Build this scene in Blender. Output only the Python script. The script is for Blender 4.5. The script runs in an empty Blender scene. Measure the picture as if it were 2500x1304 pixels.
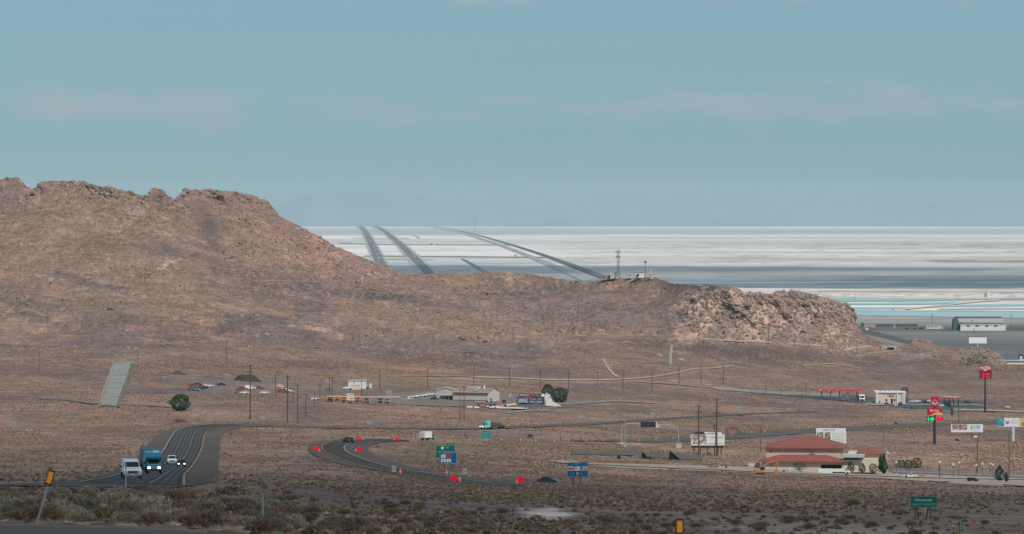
import bpy, bmesh, math, random
import numpy as np
from mathutils import Vector, Matrix
random.seed(7); rng = np.random.default_rng(11)
PI = math.pi
F = 10000.0; CX = 1250.0; YH = 489.5; H = 150.0; RE = 7.43e6
sc = bpy.context.scene
COL = sc.collection

# ---------------------------------------------------------------- noise
def _h(ix, iy, seed):
    n = (ix.astype(np.int64)*374761393 + iy.astype(np.int64)*668265263 + seed*1442695041) & 0xffffffff
    n = ((n ^ (n >> 13))*1274126177) & 0xffffffff
    return ((n ^ (n >> 16)) & 0xffffff)/float(0xffffff)
def vnoise(x, y, seed=0):
    x = np.asarray(x, float); y = np.asarray(y, float)
    ix = np.floor(x); iy = np.floor(y); fx = x-ix; fy = y-iy
    fx = fx*fx*fx*(fx*(fx*6-15)+10); fy = fy*fy*fy*(fy*(fy*6-15)+10)
    a = _h(ix, iy, seed); b = _h(ix+1, iy, seed); c = _h(ix, iy+1, seed); d = _h(ix+1, iy+1, seed)
    return (a*(1-fx)+b*fx)*(1-fy)+(c*(1-fx)+d*fx)*fy
def fbm(x, y, seed=0, oc=4):
    t = 0; a = .5; s = 0
    for i in range(oc):
        t = t+a*vnoise(x*2**i+17.3*i, y*2**i+9.1*i, seed+i*13); s += a; a *= .5
    return t/s
def ridged(x, y, seed=0, oc=4):
    t = 0; a = .5; s = 0
    for i in range(oc):
        t = t+a*(1-abs(2*vnoise(x*2**i+5.7*i, y*2**i+3.3*i, seed+i*7)-1)); s += a; a *= .5
    return t/s
def sstep(a, b, x):
    t = np.clip((np.asarray(x, float)-a)/(b-a), 0, 1); return t*t*(3-2*t)

# ---------------------------------------------------------------- depth of the land along each line of sight
ROWS = [1340, 1320, 1285, 1240, 1200, 1182, 1170, 1150, 1120, 1090, 1045, 985, 930, 880, 800, 700, 600, 500, 430]
TAB = {
 -150: [85, 97, 107, 155, 230, 360, 520, 850, 1100, 1240, 1550, 1850, 2150, 2450, 2950, 3350, 3600, 3790, 3850],
 400: [85, 97, 107, 155, 230, 370, 520, 880, 1140, 1250, 1600, 1880, 2200, 2500, 3000, 3450, 3680, 3840, 3880],
 800: [120, 150, 190, 300, 480, 680, 800, 960, 1120, 1230, 1650, 2000, 2400, 2800, 3350, 3750, 3950, 4100, 4150],
 1250: [210, 250, 300, 460, 740, 880, 980, 1120, 1260, 1400, 1750, 2200, 2650, 3000, 3500, 4000, 4200, 4300, 4350],
 1650: [240, 280, 340, 500, 820, 1050, 1150, 1300, 1500, 1650, 2000, 2450, 2850, 3150, 3500, 3800, 3950, 4050, 4100],
 1750: [245, 285, 345, 510, 825, 1080, 1200, 1345, 1545, 1695, 2040, 2500, 2910, 3230, 3440, 3500, 3600, 3700, 3800],
 1880: [252, 292, 348, 515, 838, 1115, 1260, 1410, 1595, 1745, 2090, 2575, 3000, 3310, 3500, 3560, 3650, 3750, 3850],
 2050: [260, 300, 350, 520, 850, 1150, 1330, 1480, 1650, 1800, 2150, 2650, 3100, 3400, 3570, 3630, 3720, 3800, 3900],
 2650: [270, 320, 370, 540, 880, 1250, 1420, 1560, 1700, 1850, 2200, 2700, 3150, 3620, 4250, 5200, 6000, 7000, 8000]}
_px = np.arange(-150, 2651, 10.0); _py = np.arange(420, 1341, 1.0)
_ks = sorted(TAB); _r = np.array(ROWS[::-1], float)
_cols = np.array([np.interp(_py, _r, np.log(np.array(TAB[k][::-1], float))) for k in _ks])
DG = np.array([np.interp(_px, _ks, _cols[:, j]) for j in range(len(_py))])
def _smooth(A, n, ax):
    k = np.hanning(n+2)[1:-1]; k /= k.sum(); p = n//2
    pad = [(0, 0), (0, 0)]; pad[ax] = (p, p)
    B = np.pad(A, pad, mode='reflect', reflect_type='odd')
    return np.apply_along_axis(lambda v: np.convolve(v, k, 'valid'), ax, B)
DG = _smooth(DG, 25, 0); DG = _smooth(DG, 31, 1)
def D(px, py):
    px = np.clip(np.asarray(px, float), -150, 2649.9); py = np.clip(np.asarray(py, float), 420, 1339.9)
    u = (px+150)/10; v = py-420
    i = np.floor(u).astype(int); j = np.floor(v).astype(int); i = np.minimum(i, len(_px)-2); j = np.minimum(j, len(_py)-2)
    fu = u-i; fv = v-j
    L = (DG[j, i]*(1-fu)+DG[j, i+1]*fu)*(1-fv)+(DG[j+1, i]*(1-fu)+DG[j+1, i+1]*fu)*fv
    return np.exp(L)
def W(px, py, d):
    return Vector(((px-CX)/F*d, d, -(py-YH)/F*d))
def P(px, py, dz=0.0):
    d = float(D(px, py)); v = W(px, py, d); v.z += dz; return v
def K(px, py): return float(D(px, py))/F          # metres to one pixel of the photograph there
def dflat(py):
    s = (np.asarray(py, float)-YH)/F
    return RE*(s-np.sqrt(np.maximum(s*s-2*H/RE, 0)))
def PF(px, py, dz=0.0):
    d = float(dflat(py)); v = W(px, py, d); v.z += dz; return v
def KF(py): return float(dflat(py))/F

CREST = [(-150,436),(0,436),(40,438),(57,445),(66,460),(75,459),(88,456),(95,447),(110,444),(175,441),(205,444),(240,455),(280,460),(320,468),(345,477),(363,477),(368,461),(380,459),(400,466),(415,481),(428,484),(440,470),(452,463),(500,462),(540,463),(575,468),(600,474),(640,485),(660,497),(680,524),(720,546),(760,566),(800,587),(850,612),(900,633),(940,648),(975,664),(1000,668),(1050,665),(1120,664),(1200,666),(1300,671),(1350,677),(1400,684),(1440,685),(1480,680),(1510,675),(1560,673),(1600,677),(1640,689),(1670,692),(1700,693),(1740,695),(1775,703),(1800,706),(1820,715),(1850,716),(1885,720),(1895,712),(1940,712),(1990,722),(2030,731),(2060,742),(2080,752),(2087,765),(2089,785),(2093,802),(2108,814),(2130,826),(2180,839),(2222,843),(2230,832),(2245,828),(2265,831),(2278,842),(2300,847),(2360,849),(2410,851),(2430,861),(2448,878),(2460,893),(2650,899)]
_cx = np.array([c[0] for c in CREST], float); _cy = np.array([c[1] for c in CREST], float)
def crest(px): return np.interp(px, _cx, _cy)

# ---------------------------------------------------------------- roads and lots, as outlines laid on the land
def inpoly(X, Y, poly):
    r = np.zeros(X.shape, bool); n = len(poly)
    for i in range(n):
        x1, y1 = poly[i]; x2, y2 = poly[(i+1) % n]
        if y1 == y2: continue
        c = ((y1 > Y) != (y2 > Y)) & (X < (x2-x1)*(Y-y1)/(y2-y1)+x1); r ^= c
    return r
MX, MY = np.meshgrid(np.arange(-150, 2651, 2.0), np.arange(430, 1341, 1.0))
MASK = np.zeros(MX.shape, np.float32)
def mark(poly, v=1.0):
    global MASK
    xs = [p[0] for p in poly]; ys = [p[1] for p in poly]
    i0 = max(0, int((min(xs)+150)/2)-1); i1 = int((max(xs)+150)/2)+2; j0 = max(0, int(min(ys)-430)-1); j1 = int(max(ys)-430)+2
    sl = (slice(j0, j1), slice(i0, i1)); MASK[sl] = np.maximum(MASK[sl], inpoly(MX[sl], MY[sl], poly)*v)
MASK_NOTE = 0
def mask_at(px, py):
    i = np.clip(((np.asarray(px)+150)/2).astype(int), 0, MASK.shape[1]-1); j = np.clip((np.asarray(py)-430).astype(int), 0, MASK.shape[0]-1)
    return MASK[j, i]
def resample(pl, n):
    pl = np.array(pl, float); seg = np.hypot(*(np.diff(pl, axis=0).T)); t = np.r_[0, np.cumsum(seg)]; t /= t[-1]
    # catmull smoothing through dense interpolation
    u = np.linspace(0, 1, n); out = np.c_[np.interp(u, t, pl[:, 0]), np.interp(u, t, pl[:, 1])]
    for _ in range(max(1, n//18)):
        out[1:-1] = .25*out[:-2]+.5*out[1:-1]+.25*out[2:]
    return out

# left highway (traffic climbing towards us)
L_L = [(-60,1186),(60,1182),(225,1171),(280,1152),(325,1126),(348,1103),(364,1080),(386,1059),(430,1045),(485,1038),(560,1036),(640,1036)]
L_R = [(420,1192),(505,1184),(526,1171),(533,1152),(535,1126),(537,1103),(538,1080),(541,1062),(556,1050),(590,1043.5),(640,1041),(690,1041)]
# right highway (traffic leaving)
R_O = [(1285,1187),(1210,1186),(1140,1182),(1076,1176),(1020,1166),(964,1157),(884,1145),(830,1134),(788,1122),(758,1108),(750,1098),(757,1088),(780,1081),(820,1076),(870,1073),(930,1072),(970,1073),(1000,1076)]
R_I = [(1275,1181),(1210,1175),(1140,1166),(1085,1158),(1044,1151),(1010,1143),(980,1135),(940,1123),(916,1114),(900,1104),(896,1096),(902,1089),(918,1083),(935,1080.5),(955,1079),(975,1078.5),(990,1078),(1000,1077.5)]
R2_U = [(1385,1075),(1500,1074),(1640,1072),(1760,1062),(1860,1055),(2000,1045),(2150,1039),(2280,1034),(2400,1029),(2560,1024)]
R2_D = [(1385,1077),(1500,1080),(1640,1081),(1760,1075),(1860,1067),(2000,1056),(2150,1048),(2280,1042),(2400,1037),(2560,1032)]
W_U = [(600,1039),(700,1042),(850,1045),(1000,1046),(1180,1045),(1300,1038),(1400,1035),(1562,1025),(1693,1016),(1814,1010),(1917,1007),(2000,1005)]
W_D = [(640,1042),(720,1044.5),(850,1047),(1000,1049),(1180,1049.5),(1300,1044),(1400,1041),(1562,1030),(1693,1020),(1814,1013),(1917,1009),(2000,1006)]
NEAR_U = [(-80,1281),(100,1284),(300,1291),(470,1299),(640,1308)]
NEAR_D = [(-80,1338),(100,1338),(300,1338),(470,1338),(640,1338)]
RAMP_L = [(247,992),(254,965),(266,930),(276,905),(284,885)]
RAMP_R = [(283,992),(293,965),(306,930),(315,905),(320,885)]
GAS_U = [(1745,948),(1850,955),(1998,960),(2060,965),(2140,970),(2230,975),(2330,977),(2400,980)]
GAS_D = [(1760,951),(1850,961),(1960,970),(2060,980),(2140,989),(2250,1000),(2320,1003),(2400,996)]
LOT_U = [(1395,1103),(1480,1103),(1560,1100)]
LOT_D = [(1395,1111),(1480,1112),(1560,1113)]
LOT2_U = [(1560,1106),(1640,1110),(1720,1114)]
LOT2_D = [(1560,1116),(1640,1121),(1715,1124)]
STRIP_U = [(1340,1128),(1440,1131),(1560,1133),(1700,1137),(1830,1141),(1960,1146),(2100,1152),(2250,1158),(2380,1163),(2520,1168)]
STRIP_D = [(1400,1133),(1470,1140),(1560,1146),(1640,1149),(1740,1151),(1880,1157),(2050,1164),(2200,1171),(2330,1183),(2520,1190)]
YARD_U = [(380,912),(470,915),(560,918),(660,920),(760,932),(900,938)]
YARD_D = [(420,938),(500,955),(600,960),(700,966),(800,966),(930,965)]
DEPOT_U = [(920,964),(1000,956),(1060,957),(1220,958),(1330,972),(1420,976),(1520,978)]
DEPOT_D = [(930,984),(1000,990),(1060,992),(1220,996),(1330,994),(1420,988),(1520,981)]
for a, b in ((L_L, L_R), (R_O, R_I), (R2_U, R2_D), (W_U, W_D), (NEAR_U, NEAR_D), (RAMP_L, RAMP_R), (GAS_U, GAS_D), (LOT_U, LOT_D), (LOT2_U, LOT2_D), (STRIP_U, STRIP_D), (DEPOT_U, DEPOT_D)):
    mark(a+b[::-1])
mark(YARD_U+YARD_D[::-1], .8)
mark([(1855,1100),(2160,1095),(2165,1160),(1830,1160)]); mark([(2130,1145),(2500,1150),(2500,1175),(2130,1165)], .8)

TRACKS = [([(1473,877),(1478,888),(1487,902),(1497,914),(1509,921)],7,'a'),([(1150,921),(1260,924),(1360,929),(1450,929),(1540,926),(1600,920),(1660,910),(1693,901),(1740,900),(1791,893)],4.5,'a'),([(1637,891),(1637,870),(1639,850),(1641,843)],9,'g'),([(1633,838),(1641,830),(1660,829),(1720,830),(1800,834)],5,'b'),([(1558,817),(1620,820),(1700,826),(1800,834),(1900,838),(2020,846)],4.5,'a'),([(1960,893),(2020,889),(2066,892),(2100,901)],3,'a'),([(1740,948),(1790,950),(1830,957)],4,'a'),([(2060,858),(2090,850),(2130,847)],6,'a'),([(2090,872),(2140,862),(2200,855)],5,'b'),([(640,686),(720,688),(830,690)],2.5,'b'),([(1330,990),(1420,985),(1500,980),(1600,985)],4,'b'),([(1240,1010),(1290,1004),(1340,1003)],2.5,'r'),([(1340,1127),(1410,1129)],3,'a'),([(980,918),(1100,919),(1160,921)],3,'b'),([(1540,932),(1640,938),(1745,948)],3,'b'),([(1100,858),(1180,862)],2,'b')]
for _p, _w, _m in TRACKS:
    for (x1, y1), (x2, y2) in zip(_p[:-1], _p[1:]):
        L_ = math.hypot(x2-x1, y2-y1); nx, ny = -(y2-y1)/L_, (x2-x1)/L_; h_ = _w/2+4; hy = _w/2+3
        mark([(x1+nx*h_, y1+ny*hy), (x2+nx*h_, y2+ny*hy), (x2-nx*h_, y2-ny*hy), (x1-nx*h_, y1-ny*hy)])
# ---------------------------------------------------------------- materials
MATS = {}
def lin(c): return tuple((v/255/12.92 if v/255 <= .04045 else ((v/255+.055)/1.055)**2.4) for v in c)
def mat(name, rgb, rough=.7, metal=0.0, var=.12, scale=3.0, emit=None, es=1.0, bump=0.0):
    if name in MATS: return MATS[name]
    m = bpy.data.materials.new(name); m.use_nodes = True; nt = m.node_tree; b = nt.nodes['Principled BSDF']
    b.inputs['Roughness'].default_value = rough; b.inputs['Metallic'].default_value = metal
    if rough >= .75: b.inputs['Specular IOR Level'].default_value = .08
    tc = nt.nodes.new('ShaderNodeTexCoord'); n = nt.nodes.new('ShaderNodeTexNoise'); n.inputs['Scale'].default_value = scale; n.inputs['Detail'].default_value = 4
    r = nt.nodes.new('ShaderNodeMapRange'); r.inputs['From Min'].default_value = .3; r.inputs['From Max'].default_value = .7
    r.inputs['To Min'].default_value = 1-var; r.inputs['To Max'].default_value = 1+var
    mx = nt.nodes.new('ShaderNodeVectorMath'); mx.operation = 'SCALE'; mx.inputs[0].default_value = rgb
    nt.links.new(tc.outputs['Object'], n.inputs['Vector']); nt.links.new(n.outputs['Fac'], r.inputs['Value']); nt.links.new(r.outputs['Result'], mx.inputs['Scale'])
    nt.links.new(mx.outputs['Vector'], b.inputs['Base Color'])
    if bump:
        bp = nt.nodes.new('ShaderNodeBump'); bp.inputs['Strength'].default_value = bump; nt.links.new(n.outputs['Fac'], bp.inputs['Height']); nt.links.new(bp.outputs['Normal'], b.inputs['Normal'])
    if emit:
        b.inputs['Emission Color'].default_value = (*emit, 1); b.inputs['Emission Strength'].default_value = es
    MATS[name] = m; return m
def attr_mat(name, rough=.9, s1=.35, s2=.04, amp1=.35, amp2=.25, bump=.5, bscale=.6, stretch=None, streak=0):
    m = bpy.data.materials.new(name); m.use_nodes = True; nt = m.node_tree; b = nt.nodes['Principled BSDF']; L = nt.links.new
    b.inputs['Roughness'].default_value = rough; b.inputs['Specular IOR Level'].default_value = .15
    a = nt.nodes.new('ShaderNodeAttribute'); a.attribute_name = 'Col'; g = nt.nodes.new('ShaderNodeNewGeometry')
    vec = g.outputs['Position']
    if stretch:
        mp = nt.nodes.new('ShaderNodeVectorMath'); mp.operation = 'MULTIPLY'; mp.inputs[1].default_value = stretch; L(vec, mp.inputs[0]); vec = mp.outputs[0]
    prod = None
    for s, am in ((s1, amp1), (s2, amp2), (s1*.3, amp1*.6 if bump else 0)):
        n = nt.nodes.new('ShaderNodeTexNoise'); n.inputs['Scale'].default_value = s; n.inputs['Detail'].default_value = 5; n.inputs['Roughness'].default_value = .6; L(vec, n.inputs['Vector'])
        r = nt.nodes.new('ShaderNodeMapRange'); r.inputs['From Min'].default_value = .3; r.inputs['From Max'].default_value = .7; r.inputs['To Min'].default_value = 1-am; r.inputs['To Max'].default_value = 1+am; L(n.outputs['Fac'], r.inputs['Value'])
        if prod is None: prod = r.outputs['Result']; n1 = n
        else:
            q = nt.nodes.new('ShaderNodeMath'); q.operation = 'MULTIPLY'; L(prod, q.inputs[0]); L(r.outputs['Result'], q.inputs[1]); prod = q.outputs[0]
    sc_ = nt.nodes.new('ShaderNodeVectorMath'); sc_.operation = 'SCALE'; L(a.outputs['Color'], sc_.inputs[0]); L(prod, sc_.inputs['Scale']); L(sc_.outputs['Vector'], b.inputs['Base Color'])
    if bump:
        nb = nt.nodes.new('ShaderNodeTexNoise'); nb.inputs['Scale'].default_value = bscale; nb.inputs['Detail'].default_value = 6; L(vec, nb.inputs['Vector'])
        bp = nt.nodes.new('ShaderNodeBump'); bp.inputs['Strength'].default_value = bump; bp.inputs['Distance'].default_value = 1.0
        L(nb.outputs['Fac'], bp.inputs['Height']); L(bp.outputs['Normal'], b.inputs['Normal'])
    return m

# ---------------------------------------------------------------- mesh building
class MB:
    def __init__(s): s.v = []; s.f = []
    def add(s, vs, fs):
        o = len(s.v); s.v += [tuple(v) for v in vs]; s.f += [tuple(i+o for i in f) for f in fs]; return s
    def box(s, c, d, rz=0.0, rx=0.0, taper=1.0):
        hx, hy, hz = d[0]/2, d[1]/2, d[2]/2
        vs = [(x*hx*(taper if z > 0 else 1), y*hy*(taper if z > 0 else 1), z*hz) for x in (-1, 1) for y in (-1, 1) for z in (-1, 1)]
        M = Matrix.Rotation(rz, 3, 'Z') @ Matrix.Rotation(rx, 3, 'X')
        vs = [M @ Vector(v)+Vector(c) for v in vs]
        return s.add(vs, [(0,1,3,2),(4,6,7,5),(0,4,5,1),(2,3,7,6),(0,2,6,4),(1,5,7,3)])
    def b2(s, a, b): return s.box([(a[i]+b[i])/2 for i in range(3)], [abs(b[i]-a[i]) for i in range(3)])
    def quad(s, *p): return s.add(p, [tuple(range(len(p)))])
    def tube(s, p0, p1, r0, r1=None, n=6, cap=True):
        r1 = r0 if r1 is None else r1; p0 = Vector(p0); p1 = Vector(p1); ax = (p1-p0).normalized()
        u = ax.cross(Vector((0, 0, 1)) if abs(ax.z) < .9 else Vector((1, 0, 0))).normalized(); w = ax.cross(u)
        vs = []
        for p, r in ((p0, r0), (p1, r1)):
            for i in range(n):
                a = 2*PI*i/n; vs.append(p+u*math.cos(a)*r+w*math.sin(a)*r)
        fs = [(i, (i+1) % n, n+(i+1) % n, n+i) for i in range(n)]
        if cap: fs += [tuple(range(n-1, -1, -1)), tuple(range(n, 2*n))]
        return s.add(vs, fs)
    def path(s, pts, r, n=6):
        for a, b in zip(pts[:-1], pts[1:]): s.tube(a, b, r, r, n)
        return s
    def prism(s, prof, x0, x1, tum=0.0, zb=0.0, zt=1.0):      # profile (y, z) pulled along x; narrows above zb
        def xx(x, z): return x*(1-tum*max(0, min(1, (z-zb)/(zt-zb))))
        n = len(prof); vs = [(xx(x0, z), y, z) for y, z in prof]+[(xx(x1, z), y, z) for y, z in prof]
        return s.add(vs, [tuple(range(n-1, -1, -1)), tuple(range(n, 2*n))]+[(i, (i+1) % n, n+(i+1) % n, n+i) for i in range(n)])
    def ext(s, poly, y0, y1):                                   # outline (x, z) pulled along y
        n = len(poly); vs = [(x, y0, z) for x, z in poly]+[(x, y1, z) for x, z in poly]
        return s.add(vs, [tuple(range(n)), tuple(range(2*n-1, n-1, -1))]+[(i, n+i, n+(i+1) % n, (i+1) % n) for i in range(n)])
    def disc(s, c, r, n=16, axis='y', e=1.0):
        vs = [(c[0]+r*math.cos(2*PI*i/n), c[1], c[2]+e*r*math.sin(2*PI*i/n)) for i in range(n)]
        return s.add(vs, [tuple(range(n))])
    def hip(s, x0, x1, y0, y1, z0, z1, rx0, rx1, th=.25):       # hipped roof with a ridge from rx0 to rx1
        ym = (y0+y1)/2
        vs = [(x0,y0,z0),(x1,y0,z0),(x1,y1,z0),(x0,y1,z0),(rx0,ym,z1),(rx1,ym,z1),(x0,y0,z0-th),(x1,y0,z0-th),(x1,y1,z0-th),(x0,y1,z0-th)]
        return s.add(vs, [(0,1,5,4),(1,2,5),(2,3,4,5),(3,0,4),(0,6,7,1),(1,7,8,2),(2,8,9,3),(3,9,6,0),(9,8,7,6)])
    def text(s, t, cx, cz, h, w=None, y=0.0, shear=0.0, back=False):
        V, Fc = text_geo(t); xs = V[:, 0]; zs = V[:, 1]
        sx = h/.7; V2 = V*sx
        wd = V2[:, 0].max()-V2[:, 0].min()
        fx = 1 if w is None or wd <= w and not back else w/wd
        x = (V2[:, 0]-(V2[:, 0].max()+V2[:, 0].min())/2)*fx+cx+V2[:, 1]*shear; z = V2[:, 1]+cz-h/2
        return s.add([(a, y, b) for a, b in zip(x, z)], Fc)
    def build(s, name, m, parent=None, smooth=False, loc=None):
        me = bpy.data.meshes.new(name); me.from_pydata(s.v, [], s.f); me.update()
        if smooth: me.shade_smooth()
        me.materials.append(m); o = bpy.data.objects.new(name, me); COL.objects.link(o)
        if parent is not None: o.parent = parent
        if loc is not None: o.location = loc
        return o
_TG = {}
def text_geo(t):
    if t not in _TG:
        c = bpy.data.curves.new('t', 'FONT'); c.body = t; c.resolution_u = 2; c.offset = .018
        o = bpy.data.objects.new('t', c); COL.objects.link(o); bpy.context.view_layer.update()
        me = bpy.data.meshes.new_from_object(o.evaluated_get(bpy.context.evaluated_depsgraph_get()))
        V = np.array([v.co[:2] for v in me.vertices]); Fc = [tuple(p.vertices) for p in me.polygons]
        bpy.data.objects.remove(o); bpy.data.curves.remove(c); bpy.data.meshes.remove(me)
        _TG[t] = (V, Fc)
    return _TG[t]
USED = {}
def tag(o, label, cat, group=None, kind=None):
    o['label'] = label; o['category'] = cat
    if group: o['group'] = group
    if kind: o['kind'] = kind
    USED.setdefault(label, []).append(o.name); return o
def thing(name, label, cat, loc, rz=0.0, group=None):
    o = bpy.data.objects.new(name, None); o.empty_display_size = .5; COL.objects.link(o); o.location = loc; o.rotation_euler = (0, 0, rz)
    return tag(o, label, cat, group)
def copy_tree(o, parent=None):
    c = o.copy(); COL.objects.link(c)
    if parent is not None: c.parent = parent
    for ch in list(o.children): copy_tree(ch, c)
    return c
def dup(o, loc, rz, label, group=None):
    c = copy_tree(o); c.location = loc; c.rotation_euler = (0, 0, rz); c['label'] = label
    if group: c['group'] = group
    return c
def grid_obj(name, X, Y, Z, m, col=None, smooth=True, kind='structure'):
    r, c = X.shape; V = np.stack([X, Y, Z], -1).reshape(-1, 3)
    idx = np.arange(r*c).reshape(r, c); q = np.stack([idx[:-1, :-1], idx[:-1, 1:], idx[1:, 1:], idx[1:, :-1]], -1).reshape(-1, 4)
    me = bpy.data.meshes.new(name); me.vertices.add(len(V)); me.vertices.foreach_set('co', V.astype(np.float32).ravel())
    me.loops.add(q.size); me.loops.foreach_set('vertex_index', q.astype(np.int32).ravel()); me.polygons.add(len(q))
    me.polygons.foreach_set('loop_start', np.arange(0, q.size, 4, dtype=np.int32)); me.update(calc_edges=True)
    if smooth: me.polygons.foreach_set('use_smooth', np.ones(len(q), bool))
    if col is not None:
        a = me.color_attributes.new('Col', 'FLOAT_COLOR', 'POINT'); cc = np.ones((len(V), 4), np.float32); cc[:, :3] = col.reshape(-1, 3); a.data.foreach_set('color', cc.ravel())
    me.materials.append(m); me.validate(); o = bpy.data.objects.new(name, me); COL.objects.link(o)
    if kind: o['kind'] = kind
    return o
def by_index(pl, n):
    pl = np.array(pl, float); t = np.linspace(0, len(pl)-1, n); out = np.c_[np.interp(t, range(len(pl)), pl[:, 0]), np.interp(t, range(len(pl)), pl[:, 1])]
    k = max(1, n//len(pl))
    for _ in range(k*k//3+1): out[1:-1] = .25*out[:-2]+.5*out[1:-1]+.25*out[2:]
    return out
def ribbon(name, A, B, m, dz=.15, n=120, mcross=6, flat=False, col=None, kind='structure'):
    a = by_index(A, n); b = by_index(B, n) if len(A) == len(B) else resample(B, n)
    if len(A) != len(B): a = resample(A, n)
    t = np.linspace(0, 1, mcross); px = a[:, :1]*(1-t)+b[:, :1]*t; py = a[:, 1:]*(1-t)+b[:, 1:]*t
    d = dflat(py) if flat else D(px, py); dz = dz if flat else dz*np.clip(d/1500, .1, 1)
    return grid_obj(name, (px-CX)/F*d, d, -(py-YH)/F*d+dz, m, None if col is None else np.broadcast_to(np.array(col), px.shape+(3,)), kind=kind)
def line_on(name, pts, wpx, m, dz=.2, n=100, flat=False, wm=None, gaps=None, kind='structure'):
    c = resample(pts, n); px = c[:, 0]; py = c[:, 1]; d = dflat(py) if flat else D(px, py)
    dz = dz if flat else dz*np.clip(d/1500, .1, 1)
    x = (px-CX)/F*d; z = -(py-YH)/F*d+dz
    if not wm:
        gx_ = np.gradient(px); gy_ = np.gradient(py); l_ = np.hypot(gx_, gy_)+1e-9; ex = -gy_/l_*wpx/2; ey = gx_/l_*wpx/2*.8
        PXe = np.c_[px-ex, px, px+ex]; PYe = np.c_[py-ey, py, py+ey]; jit = (fbm(np.arange(n)[:, None]*.35+np.array([0, 40, 80.])[None, :], np.zeros((n, 3)), 3, 3)-.5)*wpx*.35; PYe = PYe+jit*np.array([1, 0, 1.]); De = dflat(PYe) if flat else D(PXe, PYe)
        return grid_obj(name, (PXe-CX)/F*De, De, -(PYe-YH)/F*De+(dz if flat else dz[:, None]), m, kind=kind)
    tx = np.gradient(x); ty = np.gradient(d); l = np.hypot(tx, ty)+1e-9; nx = ty/l; ny = -tx/l
    w = (np.full(n, wm) if wm else wpx*d/F)/2
    X = np.c_[x-nx*w, x+nx*w]; Y = np.c_[d-ny*w*(.0 if not wm else 1), d+ny*w*(.0 if not wm else 1)]; Z = np.c_[z, z]
    if not wm:      # width given across the picture: keep it a strip square to its own run on the land
        Y = np.c_[d-ny*w, d+ny*w]
    if gaps:
        mb = MB(); i = 0
        arc = np.r_[0, np.cumsum(np.hypot(np.diff(x), np.diff(d)))]
        for j in range(n-1):
            if (arc[j] % gaps[0]) < gaps[1]:
                mb.add([(X[j,0],Y[j,0],Z[j,0]),(X[j,1],Y[j,1],Z[j,1]),(X[j+1,1],Y[j+1,1],Z[j+1,1]),(X[j+1,0],Y[j+1,0],Z[j+1,0])], [(0,1,2,3)])
        o = mb.build(name, m)
        if kind: o['kind'] = kind
        return o
    return grid_obj(name, X, Y, Z, m, kind=kind)

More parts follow.
